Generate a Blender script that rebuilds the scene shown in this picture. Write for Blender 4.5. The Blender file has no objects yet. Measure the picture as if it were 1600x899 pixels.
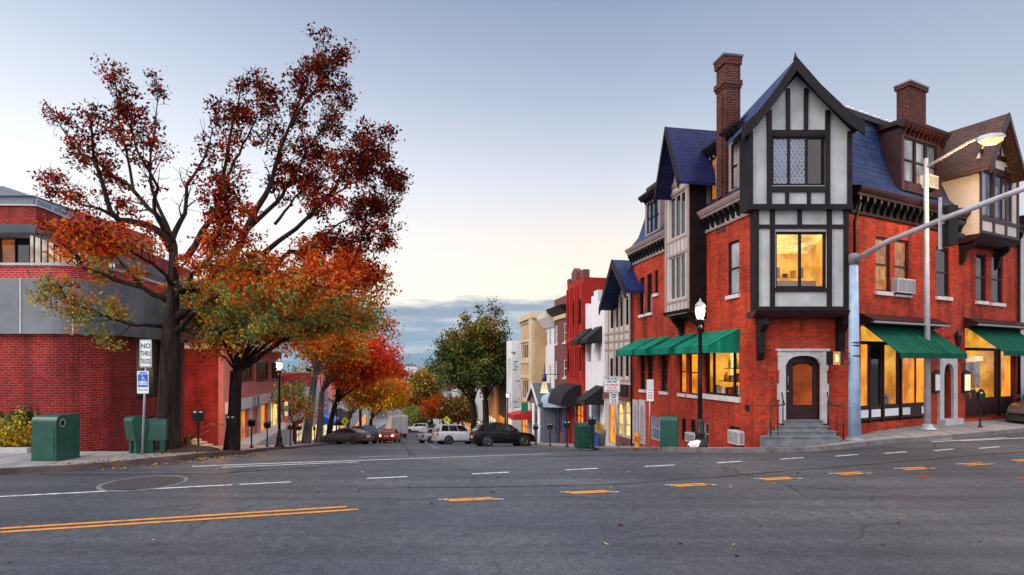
import bpy, bmesh, math, random
import numpy as np
from mathutils import Vector, Matrix, noise
random.seed(7)
rng = np.random.default_rng(7)
COL = bpy.context.scene.collection
H, F, CX, CY = 2.7, 889.0, 800.0, 568.0
PI = math.pi

# ------------------------------------------------------------------ terrain
_py = [-200, 14.5, 16, 17, 18, 19, 20.5, 24, 28.6, 31, 33, 43, 46.3, 56, 64, 110, 160, 250, 400, 900, 4000]
_pz = [0, 0, -.03, -.10, -.22, -.37, -.62, -1.12, -1.68, -1.98, -2.28, -3.55, -3.95, -5.2, -6.15, -10.7, -15, -21, -28, -40, -60]
def ss(a, b, x):
    t = min(1, max(0, (x-a)/(b-a))); return t*t*(3-2*t)
def prof(Y):
    w = .7
    return float(np.interp([Y-w, Y-w*.5, Y, Y+w*.5, Y+w], _py, _pz).mean())
def G(X, Y):
    r = X*.984 + Y*.179
    ye = Y - .9*ss(-4, 5, X)*(1-ss(22, 30, Y))
    m = 1 - ss(12.2, 15.5, r)*(1-ss(60, 120, Y))
    return prof(ye)*m
def GX(x, Y):
    return (x-CX)/F*Y
def pw(x, y, Y):
    return Vector(((x-CX)/F*Y, Y, H-(y-CY)/F*Y))
def gp(x, y, off=0.0):
    "image point to the ground (first hit)"
    Y = 3.0
    while Y < 400:
        z = H-(y-CY)/F*Y
        if z <= G(GX(x, Y), Y)+off: break
        Y += .02
    X = GX(x, Y)
    return Vector((X, Y, G(X, Y)+off))
SW = .14

# ------------------------------------------------------------------ materials
M = {}
def nmat(name):
    m = bpy.data.materials.new(name); m.use_nodes = True
    nt = m.node_tree; b = nt.nodes['Principled BSDF']
    M[name] = m
    return m, nt, b
def N(nt, t, **kw):
    n = nt.nodes.new(t)
    for k, v in kw.items():
        if k in n.inputs: n.inputs[k].default_value = v
        else: setattr(n, k, v)
    return n
def c4(c): return (c[0], c[1], c[2], 1)
def mix(nt, fac, a, b, blend='MIX'):
    n = nt.nodes.new('ShaderNodeMix'); n.data_type = 'RGBA'; n.blend_type = blend
    for s, v in ((n.inputs[0], fac), (n.inputs[6], a), (n.inputs[7], b)):
        if isinstance(v, bpy.types.NodeSocket): nt.links.new(v, s)
        elif isinstance(v, (tuple, list)): s.default_value = c4(v)
        else: s.default_value = v
    return n.outputs[2]
def ramp(nt, fac, stops):
    n = nt.nodes.new('ShaderNodeValToRGB'); nt.links.new(fac, n.inputs[0])
    e = n.color_ramp.elements
    e[0].position, e[0].color = stops[0][0], c4(stops[0][1])
    e[1].position, e[1].color = stops[-1][0], c4(stops[-1][1])
    for p, c in stops[1:-1]:
        k = e.new(p); k.color = c4(c)
    return n.outputs[0]
def math_(nt, op, a, b=0.0, clamp=False):
    n = nt.nodes.new('ShaderNodeMath'); n.operation = op; n.use_clamp = clamp
    for s, v in ((n.inputs[0], a), (n.inputs[1], b)):
        if isinstance(v, bpy.types.NodeSocket): nt.links.new(v, s)
        else: s.default_value = v
    return n.outputs[0]
def coordn(nt, kind='Object'):
    return nt.nodes.new('ShaderNodeTexCoord').outputs[kind]
def noisef(nt, scale, detail=4, co=None, rough=.6, stretch=None):
    co = co or coordn(nt)
    if stretch:
        mp = N(nt, 'ShaderNodeMapping'); mp.inputs['Scale'].default_value = stretch
        nt.links.new(co, mp.inputs[0]); co = mp.outputs[0]
    n = N(nt, 'ShaderNodeTexNoise', Scale=scale, Detail=detail, Roughness=rough)
    nt.links.new(co, n.inputs['Vector'])
    return n.outputs['Fac']
def bump(nt, b, h, strength=.3, dist=.01):
    n = N(nt, 'ShaderNodeBump', Strength=strength, Distance=dist)
    nt.links.new(h, n.inputs['Height']); nt.links.new(n.outputs[0], b.inputs['Normal'])

def paint(name, col, rough=.5, var=.12, scale=3, metal=0, bmp=0.0, spec=.5, coat=0):
    m, nt, b = nmat(name)
    f = noisef(nt, scale, 5)
    lo = tuple(c*(1-var*1.6) for c in col); hi = tuple(min(1, c*(1+var)) for c in col)
    c = ramp(nt, f, [(.3, lo), (.7, hi)])
    nt.links.new(c, b.inputs['Base Color'])
    b.inputs['Roughness'].default_value = rough; b.inputs['Metallic'].default_value = metal
    b.inputs['Specular IOR Level'].default_value = spec
    b.inputs['Coat Weight'].default_value = coat
    if bmp:
        f2 = noisef(nt, scale*12, 4); bump(nt, b, f2, bmp, .01)
    return m
def brick(name, c1, c2, mortar, bw=.215, bh=.078, ms=.011, stain=.35, rough=.85, stc=(.25, .2, .2), bstr=.5, offs=.5):
    m, nt, b = nmat(name)
    uv = coordn(nt, 'UV')
    t = N(nt, 'ShaderNodeTexBrick', Scale=1.0)
    t.inputs['Color1'].default_value = c4(c1); t.inputs['Color2'].default_value = c4(c2); t.inputs['Mortar'].default_value = c4(mortar)
    t.inputs['Mortar Size'].default_value = ms; t.inputs['Mortar Smooth'].default_value = .3
    t.inputs['Brick Width'].default_value = bw; t.inputs['Row Height'].default_value = bh; t.inputs['Bias'].default_value = -.1
    t.offset = offs
    nt.links.new(uv, t.inputs['Vector'])
    big = noisef(nt, .55, 6, rough=.65)
    fine = noisef(nt, 9, 4)
    f = ramp(nt, big, [(.42, (0, 0, 0)), (.72, (1, 1, 1))])
    f = math_(nt, 'MULTIPLY', f, stain)
    c = mix(nt, f, t.outputs['Color'], stc, 'MULTIPLY')
    lo_ = .93 if c1[1] > .5 else .72
    f2 = ramp(nt, fine, [(.3, (lo_,)*3), (.7, (1.02 if c1[1] > .5 else 1.15,)*3)])
    c = mix(nt, 1.0, c, f2, 'MULTIPLY')
    st = noisef(nt, 1.0, 5, co=uv, stretch=(1.6, .16, 1), rough=.65)
    c = mix(nt, min(1, stain*1.1), c, ramp(nt, st, [(.32, (.42, .36, .36)), (.5, (.95, .95, .95)), (.7, (1.14, 1.12, 1.1))]), 'MULTIPLY')
    nt.links.new(c, b.inputs['Base Color']); b.inputs['Roughness'].default_value = rough
    b.inputs['Specular IOR Level'].default_value = .3
    inv = math_(nt, 'SUBTRACT', 1.0, t.outputs['Fac'])
    inv = math_(nt, 'ADD', inv, math_(nt, 'MULTIPLY', fine, .4))
    bump(nt, b, inv, bstr, .012)
    return m
def fabric(name, col):
    m, nt, b = nmat(name)
    f = noisef(nt, 1.0, 4, co=coordn(nt, 'UV'), stretch=(3.2, .35, 1)); f2 = noisef(nt, 1.1, 5)
    lo = tuple(c*.62 for c in col); hi = tuple(min(1, c*1.25) for c in col)
    c = mix(nt, 1.0, ramp(nt, f, [(.35, lo), (.65, hi)]), ramp(nt, f2, [(.35, (.75, .75, .78)), (.7, (1.12, 1.1, 1.1))]), 'MULTIPLY')
    nt.links.new(c, b.inputs['Base Color']); b.inputs['Roughness'].default_value = .9; b.inputs['Specular IOR Level'].default_value = .15
    bump(nt, b, f, .5, .04)
def worn(name, col):
    m, nt, b = nmat(name)
    f = noisef(nt, 6, 7, rough=.75); f2 = noisef(nt, 45, 3, rough=.8)
    c = mix(nt, ramp(nt, f, [(.40, (0, 0, 0)), (.50, (1, 1, 1))]), tuple(x*.45+.03 for x in col), col)
    c = mix(nt, ramp(nt, f2, [(.34, (0, 0, 0)), (.44, (1, 1, 1))]), (.09, .09, .1), c)
    nt.links.new(c, b.inputs['Base Color']); b.inputs['Roughness'].default_value = .75
def glow(name, c1, c2, strength, scale=(9, 9, .6), gloss=True):
    m, nt, b = nmat(name)
    f = noisef(nt, 1.0, 3, stretch=scale)
    c = ramp(nt, f, [(.32, c1), (.62, c2)])
    lf = noisef(nt, .9, 3)
    if strength < 1.5: c = mix(nt, 1.0, c, ramp(nt, lf, [(.36, (.50, .42, .36)), (.5, (.92, .9, .86)), (.62, (1.1, 1.1, 1.1))]), 'MULTIPLY')
    nt.links.new(c, b.inputs['Emission Color']); b.inputs['Emission Strength'].default_value = strength
    b.inputs['Base Color'].default_value = (.05, .03, .02, 1)
    b.inputs['Roughness'].default_value = .08
    return m
def leafmat(name, col, tr=.42):
    m, nt, b = nmat(name)
    nt.nodes.remove(b)
    out = nt.nodes['Material Output']
    d = N(nt, 'ShaderNodeBsdfDiffuse'); t = N(nt, 'ShaderNodeBsdfTranslucent'); mx = N(nt, 'ShaderNodeMixShader'); mx.inputs[0].default_value = tr
    geo = nt.nodes.new('ShaderNodeNewGeometry')
    lo = tuple(c*.45 for c in col); hi = tuple(min(1, c*1.5) for c in col)
    c = ramp(nt, geo.outputs['Random Per Island'], [(0, lo), (1, hi)])
    nt.links.new(c, d.inputs[0]); nt.links.new(c, t.inputs[0])
    nt.links.new(d.outputs[0], mx.inputs[1]); nt.links.new(t.outputs[0], mx.inputs[2]); nt.links.new(mx.outputs[0], out.inputs[0])
    return m

brick('brick_red', (.64, .042, .013), (.34, .016, .006), (.34, .09, .05), stain=.85, stc=(.40, .26, .24), ms=.012)
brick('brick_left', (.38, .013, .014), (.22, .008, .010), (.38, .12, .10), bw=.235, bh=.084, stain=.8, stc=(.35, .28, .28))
brick('brick_pink', (.62, .16, .15), (.50, .11, .11), (.6, .34, .31), stain=.2)
brick('brick_band', (.60, .03, .045), (.42, .02, .03), (.7, .25, .25), bw=.2, bh=.075, stain=.1)
brick('brick_dark', (.20, .032, .028), (.13, .02, .02), (.3, .2, .18), stain=.3)
brick('brick_scarlet', (.52, .022, .014), (.42, .018, .012), (.34, .03, .025), stain=.3)
brick('brick_chimney', (.11, .016, .012), (.04, .009, .008), (.2, .12, .1), bw=.3, bh=.1, stain=.6)
brick('brick_white', (.84, .84, .88), (.80, .81, .86), (.74, .75, .80), stain=.2, stc=(.8, .8, .85), bstr=.12)
brick('slate_blue', (.016, .045, .19), (.008, .024, .11), (.003, .005, .012), bw=.30, bh=.24, ms=.016, stain=.6, stc=(.45, .5, .6), rough=.42, bstr=.8)
brick('slate_navy', (.014, .018, .13), (.009, .011, .075), (.002, .002, .015), bw=.28, bh=.2, ms=.013, stain=.4, stc=(.5, .5, .6), rough=.5, bstr=.8)
brick('slate_brown', (.10, .05, .035), (.06, .03, .025), (.02, .01, .01), bw=.3, bh=.16, ms=.013, stain=.4, rough=.6)
brick('siding', (.40, .42, .45), (.37, .39, .42), (.18, .19, .2), bw=30, bh=.22, ms=.02, stain=.1)
brick('slab', (.36, .35, .35), (.31, .30, .31), (.14, .13, .13), bw=1.5, bh=1.5, ms=.018, stain=.5, stc=(.6, .58, .58), offs=0, bstr=.3)
brick('stone_grey', (.36, .38, .42), (.30, .32, .37), (.2, .2, .22), bw=.5, bh=.3, ms=.01, stain=.4, stc=(.6, .6, .65))
paint('stucco', (.43, .44, .46), .85, .16, 1.3, bmp=.4)
paint('stucco_light', (.50, .47, .46), .8, .08, 1.5, bmp=.1)
paint('timber', (.010, .005, .008), .6, .4, 3, spec=.25, bmp=.3)
paint('timber_beige', (.34, .25, .22), .6, .12, 3)
paint('maroon', (.030, .008, .012), .45, .3, 3, spec=.3)
paint('cornice_tan', (.33, .24, .22), .55, .1, 3)
paint('black', (.006, .006, .007), .5, .2, 6, spec=.3)
paint('iron', (.008, .006, .008), .4, .2, 8, spec=.4)
paint('white', (.75, .76, .80), .5, .05, 3)
paint('offwhite', (.60, .60, .62), .6, .08, 2)
paint('concrete', (.22, .235, .25), .85, .2, .9, bmp=.3)
paint('concrete_band', (.20, .225, .25), .8, .22, .6, bmp=.25)
paint('stone_trim', (.46, .45, .47), .8, .12, 4, bmp=.2)
paint('sill', (.62, .58, .60), .7, .1, 4)
paint('step_stone', (.15, .16, .18), .8, .25, 3, bmp=.3)
paint('kerb_stone', (.17, .15, .155), .85, .3, 2.5, bmp=.4)
paint('kerb_dark', (.10, .07, .065), .85, .35, 2, bmp=.4)
paint('metal_grey', (.42, .43, .46), .4, .1, 3, metal=.3)
paint('pole_blue', (.33, .47, .68), .45, .18, 2.5, bmp=.1)
paint('pole_silver', (.50, .49, .55), .4, .15, 2.5, metal=.2)
paint('green_box', (.005, .07, .048), .4, .2, 3, coat=.05)
fabric('awning_green', (.006, .21, .13))
fabric('awning_dark_green', (.003, .085, .055))
paint('awning_black', (.010, .010, .014), .85, .2, 3)
paint('awning_red', (.55, .02, .025), .8, .1, 3)
paint('awning_blue', (.35, .45, .6), .7, .1, 3)
paint('navy', (.02, .05, .13), .45, .2, 3)
paint('tan', (.56, .38, .20), .75, .1, 1)
paint('tan_light', (.62, .50, .33), .75, .08, 1)
paint('brown_wall', (.06, .025, .02), .7, .2, 1)
paint('grey_roof', (.10, .11, .13), .8, .2, 1)
paint('roof_grey_blue', (.17, .20, .24), .6, .1, 2)
paint('pink_trim', (.50, .20, .19), .7, .1, 2)
paint('orange_wall', (.75, .30, .10), .7, .1, 2)
paint('plain_grey', (.30, .31, .34), .8, .1, 1)
paint('red_paint', (.5, .02, .02), .5, .1, 3)
paint('yellow_hydrant', (.75, .28, .02), .4, .15, 8)
worn('line_white', (.62, .62, .66))
worn('line_yellow', (.74, .27, .025))
paint('sign_white', (.78, .79, .80), .4, .03, 3)
paint('sign_blue', (.01, .12, .55), .4, .05, 3)
paint('sign_red', (.6, .03, .03), .4, .05, 3)
paint('sign_yellow', (.72, .85, .02), .4, .03, 3)
paint('sign_green', (.0, .25, .14), .4, .05, 3)
paint('mulch', (.07, .03, .022), .95, .5, 9, bmp=1)
paint('soil', (.06, .04, .03), .95, .4, 6, bmp=1)
def barkm(name, col):
    m, nt, b = nmat(name)
    f = noisef(nt, 1.0, 6, stretch=(9, 9, 1.1), rough=.7); g_ = noisef(nt, .9, 4)
    c = ramp(nt, f, [(.32, tuple(x*.3 for x in col)), (.5, col), (.7, tuple(min(1, x*2.3) for x in col))])
    c = mix(nt, 1.0, c, ramp(nt, g_, [(.35, (.7, .7, .68)), (.65, (1.25, 1.2, 1.15))]), 'MULTIPLY')
    nt.links.new(c, b.inputs['Base Color']); b.inputs['Roughness'].default_value = .95; b.inputs['Specular IOR Level'].default_value = .15
    bump(nt, b, f, 1.0, .05)
barkm('bark', (.030, .021, .019)); barkm('bark_grey', (.12, .11, .12))
paint('rubber', (.012, .012, .013), .8, .2, 6)
paint('rim', (.35, .36, .38), .3, .05, 5, metal=.8)
paint('plastic_dark', (.02, .02, .022), .5, .1, 5)
paint('terrain', (.10, .09, .08), .95, .3, .2)
paint('far_green', (.05, .06, .035), .95, .4, .1)
for nm_, c_ in (('car_grey', (.07, .065, .075)), ('car_black', (.012, .010, .013)), ('car_white', (.66, .67, .70)), ('car_red', (.32, .012, .012)), ('car_navy', (.03, .04, .07)), ('car_silver', (.42, .44, .48)), ('car_brown', (.09, .065, .06)), ('truck_white', (.62, .56, .53))):
    paint(nm_, c_, .35, .05, 2, metal=.15 if 'white' not in nm_ else 0, coat=.0 if 'black' in nm_ else .3, spec=.3 if 'black' in nm_ else .5)
def glassmat(name, col, rough=.04, spec=.8):
    m, nt, b = nmat(name)
    f = noisef(nt, .8, 3)
    c = ramp(nt, f, [(.35, tuple(k*.4 for k in col)), (.65, col)])
    nt.links.new(c, b.inputs['Base Color']); b.inputs['Roughness'].default_value = rough
    b.inputs['Specular IOR Level'].default_value = spec
    bump(nt, b, noisef(nt, 1.3, 2), .06, .02)
    return m
glassmat('glass_dark', (.018, .016, .02))
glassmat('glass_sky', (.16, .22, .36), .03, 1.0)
glassmat('glass_car', (.02, .025, .035), .03, .8)
glassmat('curtain_glass', (.42, .42, .45), .1, .6)
glassmat('glass_amber', (.50, .10, .02), .25, .12)
glassmat('glass_soft', (.03, .022, .022), .35, .3)
# clear shop glass
m, nt, b = nmat('shop_glass'); nt.nodes.remove(b)
_t = N(nt, 'ShaderNodeBsdfTransparent'); _g = N(nt, 'ShaderNodeBsdfGlossy', Roughness=.02); _f = N(nt, 'ShaderNodeFresnel', IOR=1.35); _x = N(nt, 'ShaderNodeMixShader')
nt.links.new(_f.outputs[0], _x.inputs[0]); nt.links.new(_t.outputs[0], _x.inputs[1]); nt.links.new(_g.outputs[0], _x.inputs[2]); nt.links.new(_x.outputs[0], nt.nodes['Material Output'].inputs[0])
glow('lit_orange', (.85, .21, .006), (1.0, .40, .02), 1.15)
glow('lit_amber', (.55, .10, .004), (1.0, .38, .02), 1.0)
glow('sky_glow', (.50, .42, .38), (.78, .68, .60), .95, (1.5, 1.5, .4))
glow('lit_dusk_amber', (.10, .018, .004), (.45, .10, .012), .75, (1.2, 1.2, 1.2))
glow('lit_transom', (.8, .30, .02), (1, .52, .06), .9, (1.5, 1.5, 1.5))
glow('lit_yellow', (1, .55, .08), (1, .8, .28), 1.25)
glow('lit_cream', (1, .70, .34), (1, .86, .58), 1.1, (2, 2, 2))
glow('lit_dim', (.12, .03, .008), (.7, .25, .03), .8, (3, 3, 2))
glow('room_warm', (.80, .28, .015), (1.0, .50, .07), 1.0, (1.2, 1.2, .8))
glow('room_blue', (.05, .08, .12), (.25, .33, .38), .9, (2, 2, 2))
glow('lamp_white', (1, .86, .66), (1, .93, .80), 1.9, (1, 1, 1))
glow('lamp_sodium', (1, .48, .10), (1, .55, .14), 2.6, (1, 1, 1))
glow('tail_lit', (1, .03, .01), (1, .05, .02), 5, (1, 1, 1))
glow('tail_core', (1, .35, .12), (1, .45, .2), 9, (1, 1, 1))
glow('head_lit', (1, .85, .6), (1, .9, .7), 5, (1, 1, 1))
glow('signal_orange', (1, .32, .05), (1, .5, .15), 3.5, (1, 1, 1))
paint('tail_off', (.3, .01, .01), .2, .1, 4)
LEAF = dict(dark_red=(.10, .012, .012), red=(.48, .045, .02), bright_red=(.78, .055, .04), orange=(.82, .21, .025), deep_orange=(.78, .12, .014), yellow=(.85, .48, .03), olive=(.37, .34, .08), green=(.19, .27, .10), dark_green=(.032, .058, .012), brown=(.15, .065, .02))
for k, v in LEAF.items(): leafmat('leaf_'+k, v)

def awn_stripe(): pass
# asphalt
m, nt, b = nmat('asphalt')
f1 = noisef(nt, .22, 6, rough=.6); f2 = noisef(nt, 22, 5, rough=1.0)
mp_ = N(nt, 'ShaderNodeMapping'); mp_.inputs['Rotation'].default_value = (0, 0, math.radians(-17)); mp_.inputs['Scale'].default_value = (.05, 1.5, 1)
nt.links.new(coordn(nt), mp_.inputs[0]); f3n = N(nt, 'ShaderNodeTexNoise', Scale=1.0, Detail=6, Roughness=.6); nt.links.new(mp_.outputs[0], f3n.inputs['Vector']); f3 = f3n.outputs[0]
f4 = noisef(nt, 5, 5, rough=.8)
c = ramp(nt, f1, [(.32, (.036, .041, .054)), (.5, (.055, .060, .074)), (.68, (.088, .087, .093))])
c = mix(nt, 1.0, c, ramp(nt, f3, [(.3, (.62, .62, .64)), (.5, (1, 1, 1)), (.72, (1.28, 1.26, 1.22))]), 'MULTIPLY')
c = mix(nt, 1.0, c, ramp(nt, f4, [(.34, (.62, .62, .64)), (.66, (1.35, 1.35, 1.32))]), 'MULTIPLY')
c = mix(nt, 1.0, c, ramp(nt, f2, [(.36, (.35, .35, .37)), (.5, (1, 1, 1)), (.58, (1.4, 1.4, 1.35)), (.64, (3.2, 3.1, 2.9))]), 'MULTIPLY')
v = N(nt, 'ShaderNodeTexVoronoi', Scale=.33); v.feature = 'DISTANCE_TO_EDGE'
co = coordn(nt); nz = N(nt, 'ShaderNodeTexNoise', Scale=1.2, Detail=5); nt.links.new(co, nz.inputs['Vector'])
mpx = mix(nt, .35, co, nz.outputs['Color'], 'ADD'); nt.links.new(mpx, v.inputs['Vector'])
crk = ramp(nt, v.outputs['Distance'], [(.0, (.35, .35, .36)), (.006, (.5, .5, .5)), (.012, (1, 1, 1))])
msk = ramp(nt, noisef(nt, .25, 3), [(.52, (0, 0, 0)), (.62, (1, 1, 1))])
c = mix(nt, msk, c, mix(nt, 1.0, c, crk, 'MULTIPLY'))
nt.links.new(c, b.inputs['Base Color']); b.inputs['Roughness'].default_value = .62
b.inputs['Specular IOR Level'].default_value = .45
bump(nt, b, f2, .5, .006)

# ------------------------------------------------------------------ mesh builder
BASE = {}
class Fr:
    "a vertical plane in the world: origin, direction along it, outward normal"
    def __init__(s, ox, oy, dx, dy, nx, ny):
        l = math.hypot(dx, dy); s.O = (ox, oy); s.d = (dx/l, dy/l); l = math.hypot(nx, ny); s.n = (nx/l, ny/l)
    def at(s, t, z, o=0):
        return Vector((s.O[0]+s.d[0]*t+s.n[0]*o, s.O[1]+s.d[1]*t+s.n[1]*o, z))
    def t(s, x, o=0):
        k = (x-CX)/F
        ox, oy = s.O[0]+s.n[0]*o, s.O[1]+s.n[1]*o
        return (k*oy-ox)/(s.d[0]-k*s.d[1])
    def z(s, x, y, o=0):
        t = s.t(x, o); Y = s.O[1]+s.n[1]*o+s.d[1]*t
        return H-(y-CY)/F*Y
    def R(s, xl, yt, xr, yb, o=0):
        a, b = s.t(xl, o), s.t(xr, o); xm = (xl+xr)/2
        return (min(a, b), max(a, b), s.z(xm, yb, o), s.z(xm, yt, o))
    def shift(s, t=0, o=0):
        p = s.at(t, 0, o); return Fr(p.x, p.y, s.d[0], s.d[1], s.n[0], s.n[1])
LOC = Fr(0, 0, 1, 0, 0, -1)   # local: t=x, outward = -y

class MB:
    def __init__(s): s.v = []; s.f = []; s.m = []; s.cur = 0; s.sm = []
    def poly(s, pts, smooth=False):
        i = len(s.v); s.v.extend([Vector(p) for p in pts]); s.f.append(list(range(i, i+len(pts)))); s.m.append(s.cur); s.sm.append(smooth)
    def raw(s, verts, faces, smooth=False):
        i = len(s.v); s.v.extend([Vector(p) for p in verts])
        for f in faces: s.f.append([k+i for k in f]); s.m.append(s.cur); s.sm.append(smooth)
    def box(s, fr, t0, t1, z0, z1, o0, o1):
        p = [fr.at(t, z, o) for o in (o0, o1) for z in (z0, z1) for t in (t0, t1)]
        s.raw(p, [(0, 1, 3, 2), (4, 6, 7, 5), (0, 4, 5, 1), (2, 3, 7, 6), (0, 2, 6, 4), (1, 5, 7, 3)])
    def prism(s, fr, poly, o0, o1):
        n = len(poly)
        p = [fr.at(t, z, o0) for t, z in poly]+[fr.at(t, z, o1) for t, z in poly]
        fs = [list(range(n)), list(range(2*n-1, n-1, -1))]
        for i in range(n): j = (i+1) % n; fs.append((i, n+i, n+j, j))
        s.raw(p, fs)
    def sprism(s, fr, poly, t0, t1):
        "polygon in (o,z) swept along t"
        n = len(poly)
        p = [fr.at(t0, z, o) for o, z in poly]+[fr.at(t1, z, o) for o, z in poly]
        fs = [list(range(n)), list(range(2*n-1, n-1, -1))]
        for i in range(n): j = (i+1) % n; fs.append((i, n+i, n+j, j))
        s.raw(p, fs)
    def tube(s, pts, rad, n=8, cap=True, smooth=True):
        pts = [Vector(p) for p in pts]
        if not isinstance(rad, (list, tuple)): rad = [rad]*len(pts)
        i0 = len(s.v); k = len(pts)
        up = None
        for i, p in enumerate(pts):
            d = (pts[min(i+1, k-1)]-pts[max(i-1, 0)]).normalized()
            if up is None:
                a = Vector((0, 0, 1)) if abs(d.z) < .9 else Vector((1, 0, 0)); up = d.cross(a).normalized()
            else:
                up = (up-d*up.dot(d)).normalized()
            w = d.cross(up)
            for j in range(n):
                an = 2*PI*j/n; s.v.append(p+(up*math.cos(an)+w*math.sin(an))*rad[i])
        for i in range(k-1):
            for j in range(n):
                a = i0+i*n+j; b_ = i0+i*n+(j+1) % n
                s.f.append([a, b_, b_+n, a+n]); s.m.append(s.cur); s.sm.append(smooth)
        if cap:
            s.f.append([i0+j for j in range(n)][::-1]); s.m.append(s.cur); s.sm.append(False)
            s.f.append([i0+(k-1)*n+j for j in range(n)]); s.m.append(s.cur); s.sm.append(False)
    def lathe(s, c, prof_, n=16, axis='z', smooth=True):
        "profile [(r,h)] about an axis through c"
        c = Vector(c); i0 = len(s.v); k = len(prof_)
        for r, h in prof_:
            for j in range(n):
                a = 2*PI*j/n; x, y = r*math.cos(a), r*math.sin(a)
                p = Vector((x, y, h)) if axis == 'z' else Vector((x, h, y)) if axis == 'y' else Vector((h, x, y))
                s.v.append(c+p)
        for i in range(k-1):
            for j in range(n):
                a = i0+i*n+j; b_ = i0+i*n+(j+1) % n
                s.f.append([a, b_, b_+n, a+n]); s.m.append(s.cur); s.sm.append(smooth)
        s.f.append([i0+j for j in range(n)][::-1]); s.m.append(s.cur); s.sm.append(False)
        s.f.append([i0+(k-1)*n+j for j in range(n)]); s.m.append(s.cur); s.sm.append(False)
    def wall(s, fr, t0, t1, z0, z1, holes=(), o=0, th=.25):
        hs = [(max(a, t0), min(b, t1), max(c, z0), min(d, z1)) for a, b, c, d in holes if b > t0 and a < t1]
        ts = sorted({t0, t1, *[h[0] for h in hs], *[h[1] for h in hs]}); zs = sorted({z0, z1, *[h[2] for h in hs], *[h[3] for h in hs]})
        for i in range(len(ts)-1):
            for j in range(len(zs)-1):
                tc, zc = (ts[i]+ts[i+1])/2, (zs[j]+zs[j+1])/2
                if any(a < tc < b and c < zc < d for a, b, c, d in hs): continue
                s.poly([fr.at(ts[i], zs[j], o), fr.at(ts[i+1], zs[j], o), fr.at(ts[i+1], zs[j+1], o), fr.at(ts[i], zs[j+1], o)])
        for a, b, c, d in hs:
            for (p, q) in (((a, c), (a, d)), ((a, d), (b, d)), ((b, d), (b, c)), ((b, c), (a, c))):
                s.poly([fr.at(*p, o), fr.at(*q, o), fr.at(*q, o-th), fr.at(*p, o-th)])
    def build(s, name, mats, parent=None, local=False, recalc=True):
        if not isinstance(mats, (list, tuple)): mats = [mats]
        me = bpy.data.meshes.new(name)
        b = Vector((0, 0, 0))
        if parent is not None and not local:
            r = parent
            while r.parent: r = r.parent
            b = BASE.get(r.name, b)
        me.from_pydata([tuple(v-b) for v in s.v], [], s.f)
        for mm in mats: me.materials.append(M[mm])
        me.polygons.foreach_set('material_index', s.m)
        me.polygons.foreach_set('use_smooth', s.sm)
        if recalc and len(s.f) < 6000:
            bm = bmesh.new(); bm.from_mesh(me)
            bmesh.ops.recalc_face_normals(bm, faces=bm.faces); bm.to_mesh(me); bm.free()
        me.update()
        uvl = me.uv_layers.new(name='uv')
        nl = len(me.loops); uv = np.zeros(nl*2)
        vs = np.zeros(len(me.vertices)*3); me.vertices.foreach_get('co', vs); vs = vs.reshape(-1, 3)+np.array(b)
        if len(s.f) < 20000:
            for p in me.polygons:
                n = p.normal
                if abs(n.z) > .92: t = (1, 0, 0); w = (0, 1, 0)
                else:
                    l = math.hypot(n.x, n.y); t = (-n.y/l, n.x/l, 0)
                    w = (n.y*t[2]-n.z*t[1], n.z*t[0]-n.x*t[2], n.x*t[1]-n.y*t[0])
                for li in p.loop_indices:
                    q = vs[me.loops[li].vertex_index]
                    uv[2*li] = q[0]*t[0]+q[1]*t[1]; uv[2*li+1] = q[0]*w[0]+q[1]*w[1]+q[2]*w[2]
            uvl.data.foreach_set('uv', uv)
        o = bpy.data.objects.new(name, me); COL.objects.link(o)
        if parent is not None: o.parent = parent
        return o

def tag(o, label=None, cat=None, group=None, kind=None):
    if label: o['label'] = label
    if cat: o['category'] = cat
    if group: o['group'] = group
    if kind: o['kind'] = kind
    return o
def thing(name, base, label, cat, group=None, rz=0):
    o = bpy.data.objects.new(name, None); COL.objects.link(o); o.location = base; o.rotation_euler.z = rz
    o.empty_display_size = .3
    BASE[o.name] = Vector(base)
    return tag(o, label, cat, group)
def copy_tree(o, parent=None):
    c = o.copy(); COL.objects.link(c)
    if parent: c.parent = parent
    for ch in o.children: copy_tree(ch, c)
    return c
def text_into(mb, s, size, fr, tc, zc, o, sx=1.0, bold=.0, maxw=None):
    cu = bpy.data.curves.new('t', 'FONT'); cu.body = s; cu.size = size; cu.align_x = 'CENTER'; cu.align_y = 'CENTER'; cu.offset = bold
    cu.resolution_u = 3
    ob = bpy.data.objects.new('t', cu); COL.objects.link(ob)
    bpy.context.view_layer.update()
    me = bpy.data.meshes.new_from_object(ob)
    if maxw:
        wd = max(v.co.x for v in me.vertices)-min(v.co.x for v in me.vertices); sx = min(sx, maxw/wd)
    vs = [fr.at(tc+v.co.x*sx, zc+v.co.y, o) for v in me.vertices]
    mb.raw(vs, [list(p.vertices) for p in me.polygons])
    bpy.data.objects.remove(ob); bpy.data.meshes.remove(me); bpy.data.curves.remove(cu)

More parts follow.
